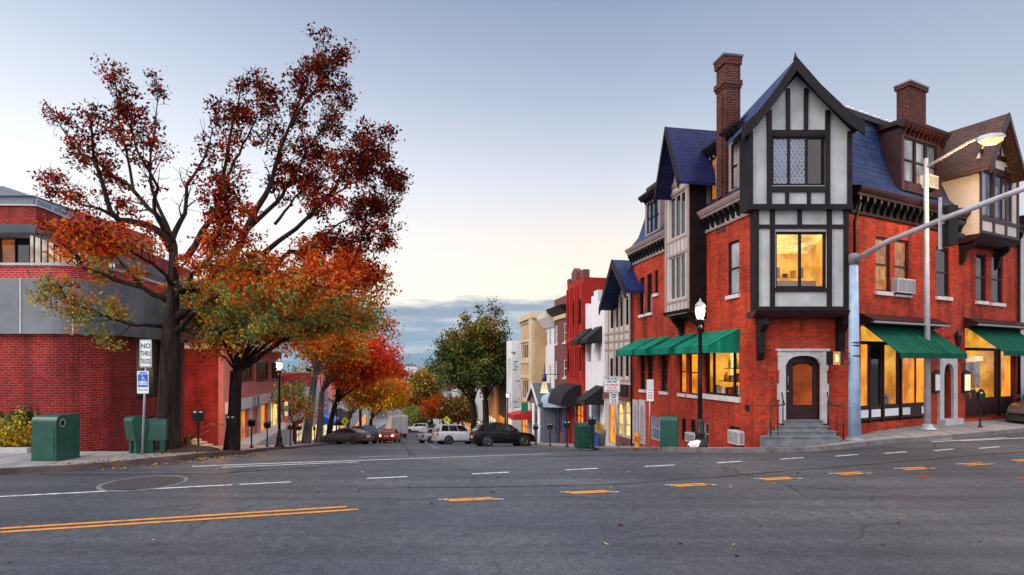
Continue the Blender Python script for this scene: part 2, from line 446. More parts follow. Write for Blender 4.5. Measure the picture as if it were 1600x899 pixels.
# windows -----------------------------------------------------------
def win(root, fr, r, o=0, fm='timber', pm='glass_dark', nx=1, ny=2, fw=.06, sill=None, dep=.12, name='window', bd=.07, lattice=False, panes=None, surround=None):
    t0, t1, z0, z1 = r
    mb = MB(); a, b = o-dep, o-dep+bd
    mb.box(fr, t0, t0+fw, z0, z1, a, b); mb.box(fr, t1-fw, t1, z0, z1, a, b)
    mb.box(fr, t0+fw, t1-fw, z0, z0+fw, a, b-.002); mb.box(fr, t0+fw, t1-fw, z1-fw, z1, a, b-.002)
    for i in range(1, nx):
        t = t0+(t1-t0)*i/nx; mb.box(fr, t-fw*.45, t+fw*.45, z0+fw, z1-fw, a, b-.004)
    for j in range(1, ny):
        z = z0+(z1-z0)*j/ny; mb.box(fr, t0+fw, t1-fw, z-fw*.4, z+fw*.4, a, b-.006)
    if surround:
        k = surround
        for (x0, x1, y0, y1) in ((t0-k, t0, z0-k, z1+k), (t1, t1+k, z0-k, z1+k), (t0, t1, z1, z1+k), (t0, t1, z0-k, z0)):
            mb.box(fr, x0, x1, y0, y1, o, o+.04)
    w = mb.build(name, fm, root)
    g = MB()
    for i in range(nx):
        pmi = 0
        ta, tb = t0+(t1-t0)*i/nx, t0+(t1-t0)*(i+1)/nx
        if panes: g.cur = panes[i]
        g.poly([fr.at(ta, z0, a+.02), fr.at(tb, z0, a+.02), fr.at(tb, z1, a+.02), fr.at(ta, z1, a+.02)])
    g.build('pane', pm, w)
    if lattice:
        l = MB(); k = .20
        for i in lattice:
            ta, tb = t0+(t1-t0)*i/nx+fw*.5, t0+(t1-t0)*(i+1)/nx-fw*.5
            za, zb = z0+fw, z1-fw; wd = (tb-ta)
            for sgn in (1, -1):
                s_ = -2.0*(zb-za)
                while s_ < 2*(zb-za)+wd:
                    # line t = ta + s + sgn*(z-za)*.6
                    pts = []
                    for q in np.linspace(za, zb, 40):
                        tt = ta+s_+sgn*(q-za)*.62
                        if ta <= tt <= tb: pts.append((tt, q))
                    if len(pts) > 1:
                        p, q = pts[0], pts[-1]; e = .011
                        l.poly([fr.at(p[0]-e, p[1], a+.04), fr.at(p[0]+e, p[1], a+.04), fr.at(q[0]+e, q[1], a+.04), fr.at(q[0]-e, q[1], a+.04)])
                    s_ += k*.75
        l.build('lead_lattice', 'metal_grey', w)
    if sill:
        sb = MB(); sb.box(fr, t0-.08, t1+.08, z0-.14, z0, o-.05, o+.09); sb.build('sill', sill, w)
    return w
def awning(root, fr, t0, t1, zt, zb, out, mat, val=.22, name='awning', side=True, valmat=None):
    mb = MB()
    n = max(2, int((t1-t0)/.25))
    mb.sprism(fr, [(0, zt), (0, zt-.03), (out-.02, zb-.03), (out, zb)], t0, t1)
    # scalloped valance
    k = n*2
    for i in range(k):
        ta, tb = t0+(t1-t0)*i/k, t0+(t1-t0)*(i+1)/k
        mb.poly([fr.at(ta, zb, out+.002), fr.at(tb, zb, out+.002), fr.at(tb, zb-val+(.0 if i % 2 else .02), out+.006), fr.at(ta, zb-val+(.02 if i % 2 else 0), out+.006)])
    if side:
        for t in (t0, t1):
            mb.poly([fr.at(t, zt, 0), fr.at(t, zb, out), fr.at(t, zb-val, out), fr.at(t, zb-val, 0)])
    return mb.build(name, mat, root)
# ------------------------------------------------------------------ setting
# grid in plan; the road is the same grid inside the street area, 5 cm above the terrain sheet
xs = sorted(set([round(v, 3) for v in (list(np.arange(-40, 60, .5))+[-4000, -1500, -600, -300, -160, -90, -60, 80, 120, 200, 400, 900, 2000, 4000])]))
ys = sorted(set([round(v, 3) for v in (list(np.arange(-14, 36, .5))+list(np.arange(36, 130, 2))+list(np.arange(130, 400, 15))+[-400, -80, -30, 400, 460, 600, 900, 1500, 2500, 4000])]))
nx_, ny_ = len(xs), len(ys)
vv = [(x, y, G(x, y)) for y in ys for x in xs]
def sheet(name, mat, off, cellok):
    used = {}; verts = []; faces = []
    for j in range(ny_-1):
        for i in range(nx_-1):
            if not cellok((xs[i]+xs[i+1])/2, (ys[j]+ys[j+1])/2): continue
            f = []
            for k in (j*nx_+i, j*nx_+i+1, (j+1)*nx_+i+1, (j+1)*nx_+i):
                if k not in used: used[k] = len(verts); v = vv[k]; verts.append((v[0], v[1], v[2]+off))
                f.append(used[k])
            faces.append(f)
    me = bpy.data.meshes.new(name); me.from_pydata(verts, [], faces); me.materials.append(M[mat])
    me.polygons.foreach_set('use_smooth', [True]*len(faces))
    o = bpy.data.objects.new(name, me); COL.objects.link(o); tag(o, kind='structure'); return o
sheet('ground', 'terrain', -.06, lambda x, y: True)
def inroad(x, y):
    r = x+.182*y
    if y > 400: return False
    if y > 12 and -9.5 < r < 11.5: return True
    if -14 < y < 22.5+max(0, (x-18)*.55) and -40 < x < 60 and not (y > 19 and -9 > r): return y < 28 or x > 10
    return False
sheet('road', 'asphalt', 0, inroad)

def strip(name, mat, prs, top=SW, innerz=0.0, sub=8, dens=2.0):
    "pavement between an outer polyline and an inner one, given as pairs"
    mb = MB(); kb = MB()
    P = []
    for i in range(len(prs)-1):
        a, b = prs[i], prs[i+1]
        L = math.hypot(a[0]-b[0], a[1]-b[1]); n = max(1, int(L/ .8) if L < 40 else int(L/4))
        for k in range(n): u = k/n; P.append([a[q]*(1-u)+b[q]*u for q in range(len(a))])
    P.append(list(prs[-1]))
    rows = []
    for p in P:
        iz = p[4] if len(p) > 4 else innerz
        row = []
        for k in range(sub+1):
            u = k/sub; x = p[0]*(1-u)+p[2]*u; y = p[1]*(1-u)+p[3]*u
            row.append(Vector((x, y, G(x, y)+top+iz*u)))
        rows.append(row)
    # kerb along the outer edge: 16 cm wide stone
    for i in range(len(rows)-1):
        for k in range(sub): mb.poly([rows[i][k], rows[i+1][k], rows[i+1][k+1], rows[i][k+1]], True)
    o = mb.build(name, mat, None, recalc=False)
    # face the quads up
    bm = bmesh.new(); bm.from_mesh(o.data); bmesh.ops.remove_doubles(bm, verts=bm.verts, dist=1e-4)
    bmesh.ops.recalc_face_normals(bm, faces=bm.faces)
    if sum(f.normal.z for f in bm.faces) < 0: bmesh.ops.reverse_faces(bm, faces=bm.faces)
    uvl = bm.loops.layers.uv.active
    for f in bm.faces:
        for l in f.loops: l[uvl].uv = (l.vert.co.x*.984+l.vert.co.y*.179, -l.vert.co.x*.179+l.vert.co.y*.984)
    bm.to_mesh(o.data); bm.free()
    tag(o, kind='structure')
    out = []
    for i in range(len(rows)):
        p = rows[i][0]; q = rows[i][1]; d = Vector((q.x-p.x, q.y-p.y, 0)).normalized()
        out.append((p, d))
    for i in range(len(out)-1):
        (p, d), (p2, d2) = out[i], out[i+1]
        e = Vector((0, 0, .006)); w = .17; dn = Vector((0, 0, top+.1))
        a, b = p+e, p2+e
        kb.poly([a, b, b+d2*w, a+d*w], True)
        kb.poly([a-dn-d*.01, b-dn-d2*.01, b-d2*.0, a-d*.0], True)
    return o, kb
LS = [(-40, 8), (-14, 13.1), (-12.4, 13.75), (-11.2, 14.2), (-10.1, 15), (-9.35, 16), (-9.05, 17.2), (-9.3, 19), (-10.2, 21.5)]
pl = [(-40, 8, -40, 19.5), (-14, 13.1, -20, 19.5), (-12.4, 13.75, -17, 19.6), (-11.2, 14.2, -15.6, 19.8), (-10.1, 15, -15, 20), (-9.35, 16, -15.2, 20.5), (-9.05, 17.2, -15.6, 21.3), (-9.3, 19, -16.5, 23), (-10.2, 21.5, -18, 26)]
for Y in (25, 30, 35, 45, 60, 80, 110, 160, 250, 380): pl.append((-7-.182*Y, Y, -17-.182*Y, Y+1.8))
_, kb = strip('left_pavement', 'slab', pl)
k = kb.build('left_kerb', 'kerb_dark'); tag(k, kind='structure')
pr = [(9.3-.182*Y, Y, 12.6-.182*Y, Y+.6, .05) for Y in (380, 250, 160, 110, 80, 60, 45, 35, 28, 23)]
pr += [(5.35, 21, 8.6, 21.6, .02), (5.25, 19.6, 8.7, 20.8, .0), (5.6, 18.4, 8.75, 20.3, 0), (6.6, 17.8, 9.2, 20.1, -.05), (8.4, 18.0, 10, 20.1, -.05), (11.6, 18.7, 11.95, 20.1, -.05), (14, 19.6, 13.3, 20.9, .1), (16.6, 20.7, 15.6, 22.2, .16), (20.5, 22.5, 19.3, 24.2, .12), (30, 27.3, 29, 29.3, .1), (58, 41, 57, 43.5, .1)]
_, kb = strip('right_pavement', 'slab', pr)
k = kb.build('right_kerb', 'kerb_stone'); tag(k, kind='structure')
def LZ(X, Y): return G(X, Y)+SW          # pavement height
def place(x, Y, off=SW): X = GX(x, Y); return Vector((X, Y, G(X, Y)+off))

# painted lines -----------------------------------------------------
def lines(name, mat, items, off=.008, kind='structure'):
    mb = MB()
    for (x0, y0, x1, y1, w) in items:
        a, b = gp(x0, y0), gp(x1, y1)
        n = max(1, int((b-a).length/.5)); d = (b-a).normalized(); s = Vector((-d.y, d.x, 0))*w/2
        for i in range(n):
            p, q = a.lerp(b, i/n), a.lerp(b, (i+1)/n)
            c = []
            for v in (p-s, q-s, q+s, p+s): c.append(Vector((v.x, v.y, G(v.x, v.y)+off)))
            mb.poly(c)
    o = mb.build(name, mat, recalc=True); tag(o, kind=kind)
    for p in o.data.polygons:
        if p.normal.z < 0: p.flip()
    return o
ex = [(0, 827, 542, 792.5, .11), (0, 832.5, 560, 797, .11)]
for a, b, y, sl in ((690, 780, 781, .05), (880, 960, 769.5, .05), (1043, 1112, 758.5, .055), (1183, 1246, 748.5, .055), (1300, 1356, 740.3, .055), (1402, 1455, 732.6, .05), (1498, 1545, 725.7, .05), (1576, 1640, 719.4, .04)):
    dx = (b-a)/2
    ex.append((a+4, y-1.1+dx*sl, b-12, y-1.1-dx*sl*.6, .10)); ex.append((a+12, y+1.3+dx*sl*.6, b-2, y+1.3-dx*sl, .10))
halo = []
for a, b, y in ((690, 780, 781), (880, 960, 769.5), (1043, 1112, 758.5), (1183, 1246, 748.5), (1300, 1356, 740.3), (1402, 1455, 732.6), (1498, 1545, 725.7)):
    halo += [(a-5, y+.2, a+9, y-.5, .05), (b-8, y+.3, b+7, y-.4, .05)]
lines('yellow_centre_marking', 'line_yellow', ex)
wl = [(-30, 778.5, 362, 758.5, .10), (374, 757.7, 454, 753.8, .10)]
for a, b, y in ((573, 636, 747), (738, 795, 740), (883, 934, 733.8), (1008, 1054, 728.4), (1120, 1159, 722.8), (1219, 1255, 717), (1305, 1340, 712.2), (1382, 1416, 707.9), (1460, 1490, 703.4), (1530, 1562, 700)):
    wl.append((a, y+1.3, b, y-1.3, .10))
wl += [(300, 729.5, 580, 719.5, .13), (580, 719.5, 860, 709.5, .13), (347, 731, 560, 722.5, .1)]
wl += [(560, 715.5, 860, 706.5, .1)]
wl += [(1412, 691.5, 1487, 686.5, .1), (1456, 691, 1572, 684.5, .1), (1501, 689.5, 1640, 683, .1)]
for k in range(7):
    a = place(628-3*k+(k*5), 1, 0)
wl += [(678-4*k, 700.5-2.7*k+1, 688-3.6*k, 701.5-2.7*k+1, .12) for k in range(7)]
lines('white_lane_marking', 'line_white', wl+halo)
lines('faded_marking', 'sign_red', [(1432, 746.5, 1452, 745, .05), (1590, 748, 1625, 747, .08)])
mb = MB()
pts = [(626, 690), (633, 694), (630, 697), (636, 700), (640, 704), (641, 708), (646, 712)]
for i in range(len(pts)-1):
    a, b = gp(*pts[i]), gp(*pts[i+1]); s = Vector((.09, .0, 0))
    mb.poly([Vector((v.x, v.y, G(v.x, v.y)+.009)) for v in (a-s, b-s, b+s, a+s)])
for (x0, y0, x1, y1) in ((560, 764.5, 980, 757), (980, 757, 1600, 706), (60, 742, 330, 741), (330, 741, 560, 726), (800, 715, 1400, 699)):
    a, b = gp(x0, y0), gp(x1, y1); n = max(2, int((b-a).length/.7)); prev = None
    for i in range(n+1):
        p = a.lerp(b, i/n)+Vector((0, random.uniform(-.05, .05), 0)); w = random.uniform(.012, .035)
        if prev: mb.poly([Vector((v.x, v.y, G(v.x, v.y)+.005)) for v in (prev[0]-Vector((0, prev[1], 0)), p-Vector((0, w, 0)), p+Vector((0, w, 0)), prev[0]+Vector((0, prev[1], 0)))])
        prev = (p, w)
o = mb.build('tar_seam', 'black'); tag(o, kind='structure')
for p in o.data.polygons:
    if p.normal.z < 0: p.flip()
# manhole
c = gp(225, 755.5)
mh = thing('manhole_cover', c, 'large round manhole cover with a pale rim in the near left lane', 'manhole')
paint('lid_metal', (.055, .05, .055), .7, .4, 14, bmp=.8)
paint('ring_concrete', (.17, .15, .15), .9, .3, 5, bmp=.4)
mb = MB(); mb.lathe(c+Vector((0, 0, .003)), [(.88, 0), (.88, .006), (.80, .006), (.80, .002)], 40, smooth=False); mb.build('concrete_ring', 'ring_concrete', mh)
mb = MB(); mb.lathe(c+Vector((0, 0, .004)), [(.78, 0), (.78, .004), (.5, .004), (.5, .002), (.46, .002), (.46, .005), (.25, .005), (.25, .003), (.2, .003), (.2, .006), (0.02, .006)], 32, smooth=False); mb.build('lid', 'lid_metal', mh)
# storm drain in the corner pavement
c = Vector((8.8, 18.5, G(8.8, 18.5)+SW+.004)); 
d = thing('drain_cover', c, 'dark iron drain cover set in the pavement in front of the corner steps', 'drain')
mb = MB(); mb.box(LOC.shift(), c.x-.45, c.x+.45, c.z, c.z+.012, -c.y-.12, -c.y+.12); mb.build('grate', 'kerb_dark', d)

# ------------------------------------------------------------------ sky, sun, camera
w = bpy.data.worlds.new('World'); bpy.context.scene.world = w; w.use_nodes = True
nt = w.node_tree; bg = nt.nodes['Background']
sky = nt.nodes.new('ShaderNodeTexSky'); sky.sky_type = 'NISHITA'; sky.sun_disc = False
SUN_EL, SUN_AZ = math.radians(34), math.radians(-114)   # azimuth from +Y, towards -X
sky.sun_elevation = SUN_EL; sky.sun_rotation = SUN_AZ; sky.air_density = 1; sky.dust_density = 1.5
co = coordn(nt, 'Generated')
sp = nt.nodes.new('ShaderNodeSeparateXYZ'); nt.links.new(co, sp.inputs[0])
X_, Y_, Z_ = sp.outputs
def mapr(v, a, b, c=0., d=1.):
    n = nt.nodes.new('ShaderNodeMapRange'); nt.links.new(v, n.inputs[0])
    for i, q in enumerate((a, b, c, d)): n.inputs[i+1].default_value = q
    return n.outputs[0]
clear = ramp(nt, Z_, [(0, (.80, .74, .62)), (.13, (1.0, .87, .66)), (.21, (.92, .81, .70)), (.30, (.68, .69, .74)), (.42, (.42, .48, .59)), (.56, (.235, .30, .43)), (.70, (.5, .6, .78)), (.85, (1.1, 1.2, 1.4))])
lft = mapr(X_, .15, -.75)
warmw = ramp(nt, Z_, [(.0, (1.0, .99, 1.0)), (.28, (.95, .96, 1.0)), (.45, (.62, .68, .80)), (.6, (.38, .46, .60)), (.75, (.6, .68, .8))])
lfm = math_(nt, 'MULTIPLY', lft, mapr(Z_, .75, .3))
clear = mix(nt, lfm, clear, warmw)
rgt = mapr(X_, .25, .75)
clear = mix(nt, math_(nt, 'MULTIPLY', rgt, .75), clear, ramp(nt, Z_, [(0, (.42, .47, .58)), (.3, (.36, .41, .50)), (.55, (.27, .33, .42)), (.9, (1.0, 1.1, 1.3))]))
# cloud bank low over the far end of the street
mp = N(nt, 'ShaderNodeMapping'); mp.inputs['Scale'].default_value = (2.2, 2.2, 26); nt.links.new(co, mp.inputs[0])
cn = N(nt, 'ShaderNodeTexNoise', Scale=2.2, Detail=7, Roughness=.55); nt.links.new(mp.outputs[0], cn.inputs['Vector'])
mp2 = N(nt, 'ShaderNodeMapping'); mp2.inputs['Scale'].default_value = (3, 3, 14); nt.links.new(co, mp2.inputs[0])
cn2 = N(nt, 'ShaderNodeTexNoise', Scale=3.1, Detail=6, Roughness=.6); nt.links.new(mp2.outputs[0], cn2.inputs['Vector'])
zed = math_(nt, 'ADD', Z_, math_(nt, 'MULTIPLY', math_(nt, 'SUBTRACT', cn2.outputs[0], .5), .05))
zed = math_(nt, 'SUBTRACT', zed, math_(nt, 'MULTIPLY', X_, .05))
bank = mapr(zed, .118, .105)
bcol = ramp(nt, Z_, [(0, (.18, .34, .50)), (.03, (.19, .34, .50)), (.06, (.20, .30, .45)), (.09, (.23, .29, .40)), (.12, (.29, .31, .38))])
lt = ramp(nt, cn.outputs[0], [(.42, (0, 0, 0)), (.52, (.25, .25, .25)), (.62, (1, 1, 1))])
bcol = mix(nt, math_(nt, 'MULTIPLY', lt, .55), bcol, (.72, .72, .74))
dk = ramp(nt, cn2.outputs[0], [(.35, (1, 1, 1)), (.52, (0, 0, 0))])
bcol = mix(nt, math_(nt, 'MULTIPLY', dk, .55), bcol, (.17, .24, .36))
skyc = mix(nt, bank, clear, bcol)
# behind the camera and overhead: unseen sky made brighter to fill the street with light
back = mapr(Y_, .25, -.45)
bc = ramp(nt, Z_, [(0, (1.2, 1.08, 1.08)), (.35, (1.5, 1.48, 1.52)), (1, (1.8, 1.88, 2.0))])
skyc = mix(nt, back, skyc, bc)
add = mix(nt, .035, skyc, sky.outputs[0], 'ADD')
nt.links.new(add, bg.inputs[0]); bg.inputs[1].default_value = 1.0
sl = bpy.data.lights.new('sun', 'SUN'); sl.energy = 1.5; sl.angle = math.radians(20); sl.color = (1, .86, .72)
so = bpy.data.objects.new('sun', sl); COL.objects.link(so)
dv = Vector((math.sin(SUN_AZ)*math.cos(SUN_EL), math.cos(SUN_AZ)*math.cos(SUN_EL), math.sin(SUN_EL)))
so.rotation_euler = (-dv).to_track_quat('-Z', 'Y').to_euler(); so.location = dv*60
cam = bpy.data.cameras.new('camera'); cam.sensor_width = 36; cam.lens = 36*F/1600
cam.shift_x = 0; cam.shift_y = (CY-449.5)/1600; cam.clip_start = .1; cam.clip_end = 9000
cob = bpy.data.objects.new('camera', cam); COL.objects.link(cob); cob.location = (0, 0, H); cob.rotation_euler = (PI/2, 0, 0)
sc = bpy.context.scene; sc.camera = cob
sc.view_settings.view_transform = 'Standard'; sc.view_settings.look = 'None'; sc.view_settings.exposure = 0; sc.view_settings.gamma = 1
sc.cycles.max_bounces = 6; sc.cycles.diffuse_bounces = 3; sc.cycles.glossy_bounces = 3; sc.cycles.transparent_max_bounces = 8
sc.cycles.sample_clamp_indirect = 6; sc.cycles.use_denoising = True
# ------------------------------------------------------------------ the corner building
uA = (-.182, 1.0); nR = (-1, -.182)
A_, B_ = (8.55, 20.0), (11.86, 20.0)
FA = Fr(*A_, *uA, *nR)                 # avenue side
FC = Fr(*A_, 1, 0, 0, -1)              # chamfered corner
FB = Fr(*B_, 1.89, 1, 1, -1.89)        # cross-street side
LA, LB = FA.t(988), FB.t(1592)
cb = thing('corner_building', (10, 20, 0), 'large red brick and half-timbered corner building with slate mansard roof and green awnings', 'building')
ZW, ZC = 8.0, 8.85
hA, hB, hC = [], [], []
def wA(xl, yt, xr, yb, **k): r = FA.R(xl, yt, xr, yb); hA.append(r); return win(cb, FA, r, **k)
def wB(xl, yt, xr, yb, **k): r = FB.R(xl, yt, xr, yb); hB.append(r); return win(cb, FB, r, **k)
# avenue side windows
wA(1138, 377, 1155, 461, pm='curtain_glass', sill='sill', fm='timber')
big = FA.R(1101, 545, 1155, 618); hA.append(big)
for a, b, y0, y1 in ((1062, 1072, 547, 615), (1077, 1090, 548, 617)): wA(a, y0, b, y1, pm='lit_orange', fm='maroon', sill='sill', ny=2)
wA(1033, 545, 1043, 612, fm='maroon', sill='sill')
wA(1001, 553, 1008, 609, fm='maroon', sill='sill'); wA(1012, 553, 1020, 609.5, fm='maroon', sill='sill')
wA(1000, 434, 1007, 492, sill='sill'); wA(1011, 428, 1019, 489, sill='sill'); wA(1023, 422, 1028, 459, sill='sill', nx=1)
wA(1016, 652, 1043, 690, fm='plain_grey', pm='glass_sky', nx=2, ny=2, fw=.08)
wA(1065, 654, 1072, 688, fm='timber'); wA(1079, 656, 1087, 682, fm='timber'); wA(1099, 661, 1107, 696, fm='plain_grey'); wA(1140, 667, 1157, 694, fm='timber', pm='glass_dark')
mb = MB(); mb.wall(FA, 0, LA, -3.2, ZW, hA)
# cross-street windows
r1 = FB.R(1345, 512, 1455, 658); r2 = FB.R(1508, 515, 1587, 652); d1 = FB.R(1471, 566, 1486, 655)
hB += [r1, r2, d1]
for a, b, y0, y1, p in ((1368, 1391, 371, 456, 'lit_dim'), (1398, 1420, 375, 459, 'lit_dim'), (1463, 1484, 387, 464, 'glass_dark'), (1525, 1541, 396, 471, 'glass_dark'), (1549, 1567, 399, 474, 'glass_dark')):
    wB(a, y0, b, y1, pm=p, fm='maroon', sill='sill', fw=.08)
mb.wall(FB, 0, LB, -.6, ZW, hB)
dr = FC.R(1228, 555, 1284, 657); dr = (dr[0], dr[1], dr[2], dr[3]); hC.append(dr)
hC.append(FC.R(1203, 364, 1302, 452, 0)); mb.wall(FC, 0, B_[0]-A_[0], -.6, ZW, hC)
# back and far walls
E_ = FA.at(LA, 0); C_ = FB.at(LB, 0); D_ = Vector((22.5, 35, 0))
for p, q in ((E_, D_), (D_, C_)):
    mb.poly([(p.x, p.y, -3.2), (q.x, q.y, -3.2), (q.x, q.y, ZW), (p.x, p.y, ZW)])
mb.build('wall', 'brick_red', cb)
# a brick soldier band under the ground-floor sills
# mansard roof ----------------------------------------------------
foot = [E_, Vector((*A_, 0)), Vector((*B_, 0)), C_, D_]
def offs(o):
    n = len(foot); ls = []
    for i in range(n):
        p, q = foot[i], foot[(i+1) % n]; d = (q-p).normalized(); nn = Vector((d.y, -d.x, 0))
        ls.append((p+nn*(o if i < 3 else 0.0), d))
    out = []
    for i in range(n):
        (p, d), (q, e) = ls[i-1], ls[i]
        den = d.x*e.y-d.y*e.x; t = ((q.x-p.x)*e.y-(q.y-p.y)*e.x)/den
        out.append(p+d*t)
    return out
ZR = 12.15
rings = [(.42, ZC), (.05, ZC+.22), (-.35, ZC+.7), (-.75, ZC+1.8), (-1.0, ZR)]
mb = MB()
pr_ = None
for o_, z_ in rings:
    cur = [Vector((p.x, p.y, z_)) for p in offs(o_)]
    if pr_:
        for i in range(5): j = (i+1) % 5; mb.poly([pr_[i], pr_[j], cur[j], cur[i]])
    pr_ = cur
rf = mb.build('roof', 'slate_blue', cb)
mb = MB(); p_ = offs(-1.0); mb.poly([Vector((p.x, p.y, ZR+.02)) for p in p_]); 
q0, q1 = [Vector((p.x, p.y, ZR-.1)) for p in offs(-.82)], [Vector((p.x, p.y, ZR+.12)) for p in offs(-.82)]
q2 = [Vector((p.x, p.y, ZR+.14)) for p in offs(-1.3)]; q3 = [Vector((p.x, p.y, ZR-.1)) for p in offs(-1.05)]
for i in range(5):
    j = (i+1) % 5
    mb.poly([q0[i], q0[j], q1[j], q1[i]]); mb.poly([q1[i], q1[j], q2[j], q2[i]]); mb.poly([q0[i], q0[j], q3[j], q3[i]])
mb.build('roof_edge', 'black', rf)
for k in range(24):
    t = 1.2+k*.42+(.0 if k % 2 else .12)
    if t > LB-.4: break
    p = FB.at(t, ZR+.17, -.86); mb = MB(); mb.lathe(p, [(.02, -.05), (.055, -.02), (.055, .03), (.02, .05)], 8); mb.build('snow_guard', 'white', rf)
# cornice with brackets --------------------------------------------
def cornice(fr, t0, t1, mats, zb, zt, out, step, skip=()):
    mb = MB()
    mb.cur = 0
    h = zt-zb
    mb.sprism(fr, [(-.02, zt-.22*h), (out*.85, zt-.22*h), (out, zt-.1*h), (out+.03, zt), (-.02, zt+.01)], t0, t1)
    mb.sprism(fr, [(-.02, zt-.34*h), (out*.72, zt-.34*h), (out*.78, zt-.222*h), (-.02, zt-.222*h)], t0, t1)
    mb.sprism(fr, [(0, zb), (.07, zb), (.09, zb+.09), (0, zb+.09)], t0, t1)
    mb.cur = 1
    mb.sprism(fr, [(.004, zb+.09), (.03, zb+.09), (.03, zt-.34*h), (.004, zt-.34*h)], t0, t1)
    mb.cur = 2
    t = t0+step/2
    while t < t1:
        mb.sprism(fr, [(.03, zb+.1), (.12, zb+.12), (.16, zb+.3*h), (out*.66, zt-.5*h), (out*.68, zt-.342*h), (.03, zt-.342*h)], t-.055, t+.055)
        t += step
    return mb.build('cornice', mats, cb)
cornice(FA, FA.t(1090), FA.t(1040) if False else LA, ['cornice_tan', 'stucco_light', 'black'], ZW, ZC, .42, .36)
tb0, tb1 = FA.t(1090), FA.t(1041)
cornice(FA, .0, tb0, ['cornice_tan', 'stucco_light', 'black'], ZW+.001, ZC+.001, .421, .36)
cornice(FB, 0, LB, ['maroon', 'maroon', 'black'], ZW, ZC, .42, .42)
# gable helper ------------------------------------------------------
def gable(root, fr, tL, zL, tP, zP, tR, zR, of, ob, mat, edge, th=.13, flare=0.0, bw=.26, name='gable_roof', lback=None):
    def prof(ta, za):
        if not flare: return [(ta, za), (tP, zP)]
        d = (ta-tP); return [(ta, za), (tP+d*.72, zP+(za-zP)*.79), (tP+d*.35, zP+(za-zP)*.42), (tP, zP)]
    L, R_ = prof(tL, zL), prof(tR, zR)
    mb = MB()
    for pl_ in (L, R_):
        for i in range(len(pl_)-1):
            (a, za), (b, zb_) = pl_[i], pl_[i+1]
            mb.prism(fr, [(a, za), (b, zb_), (b, zb_+th), (a, za+th)], of, lback[i] if (lback and pl_ is L) else ob)
    g = mb.build(name, mat, root)
    mb = MB()
    for pl_ in (L, R_):
        for i in range(len(pl_)-1):
            (a, za), (b, zb_) = pl_[i], pl_[i+1]
            mb.prism(fr, [(a, za-bw), (b, zb_-bw), (b, zb_+th+.02), (a, za+th+.02)], of+.002, of+.07)
    mb.build('bargeboard', edge, g)
    return g
# corner bay ---------------------------------------------------------
def bar(mb, fr, x0, y0, x1, y1, o0, o1):
    "a timber given by its image rectangle on the plane o1"
    a, b = fr.t(x0, o1), fr.t(x1, o1); xm = (x0+x1)/2
    e = (len(mb.f)//6 % 12)*.0017
    mb.box(fr, min(a, b), max(a, b), fr.z(xm, y1, o1), fr.z(xm, y0, o1), o0-e, o1+e)
OL, OU = .62, .78
bay = MB(); tm = MB()
rl = FC.R(1212, 362, 1292, 450, OL); ru = FC.R(1206, 212, 1290, 290, OU)
t0, t1, z0, z1 = FC.R(1184, 325, 1321, 484, OL)
bay.wall(FC, t0, t1, z0, z1+.1, [rl], OL, .15)
bay.cur = 1
for t in (t0, t1): bay.poly([FC.at(t, z0, 0), FC.at(t, z0, OL), FC.at(t, z1+.1, OL), FC.at(t, z1+.1, 0)])
bay.poly([FC.at(t0, z0, 0), FC.at(t1, z0, 0), FC.at(t1, z0, OL), FC.at(t0, z0, OL)])
u0, u1, v0, v1 = FC.R(1173, 205, 1330, 325, OU)
bay.cur = 0
bay.wall(FC, u0, u1, v0, v1, [ru], OU, .15)
bay.cur = 1
for t in (u0, u1): bay.poly([FC.at(t, v0, -.15), FC.at(t, v0, OU), FC.at(t, v1, OU), FC.at(t, v1, -.15)])
bay.poly([FC.at(u0, v0, 0), FC.at(u1, v0, 0), FC.at(u1, v0, OU), FC.at(u0, v0, OU)])
tP, zP = FC.t(1245, OU), FC.z(1245, 118, OU)
bay.cur = 0
bay.prism(FC, [(u0, v1), (u1, v1), (tP, zP)], OU, OU-.1)
bw_ = bay.build('corner_bay', ['stucco', 'timber'], cb)
# lower framing
P = lambda *a: bar(tm, FC, a[0], a[1], a[2], a[3], OL, OL+.05)
for a in ((1179, 325, 1186, 484), (1319, 325, 1326, 484), (1204, 325, 1211, 484), (1293, 325, 1300, 484), (1179, 351, 1326, 357), (1205, 450, 1299, 456), (1247, 325, 1253, 352), (1179, 479, 1326, 485.5)): P(*a)
Q = lambda *a: bar(tm, FC, a[0], a[1], a[2], a[3], OU, OU+.055)
for a in ((1170, 205, 1176.5, 324), (1325, 205, 1331.5, 324), (1169, 319, 1333, 327), (1199, 172, 1206, 322), (1290.5, 172, 1297.5, 322), (1201, 203, 1296, 211), (1201, 291, 1296, 300), (1229, 138, 1235, 205), (1257, 138, 1263, 205), (1228, 300, 1233, 320), (1262, 300, 1267, 320)): Q(*a)
tm.build('timber_frame', 'timber', bw_)

win(cb, FC, ru, OU, 'timber', ['glass_sky', 'glass_dark'], 3, 1, .08, lattice=(0, 1), panes=(0, 0, 1))
mb = MB()
zb = FC.z(1250, 485.5, OL)
mb.sprism(FC, [(0, zb-.22), (OL*.8, zb-.22), (OL+.06, zb-.12), (OL+.14, zb), (0, zb)], t0-.12, t1+.12)
mb.build('bay_ledge', 'maroon', bw_)
for x0, x1 in ((1188, 1198), (1313, 1323)):
    ta, tb = FC.t(x0, .3), FC.t(x1, .3)
    mb = MB(); mb.sprism(FC, [(0, zb-.22), (OL*.75, zb-.222), (.5, zb-.45), (.24, zb-.7), (.2, zb-1.45), (.1, zb-1.6), (0, zb-1.7)], ta, tb); mb.build('bracket', 'timber', bw_)
eL = (FC.t(1157, 1.0), FC.z(1157, 207, 1.0)); eP = (FC.t(1245, 1.15), FC.z(1245, 96, 1.15)); eR = (FC.t(1347, 1.0), FC.z(1347, 200, 1.0))
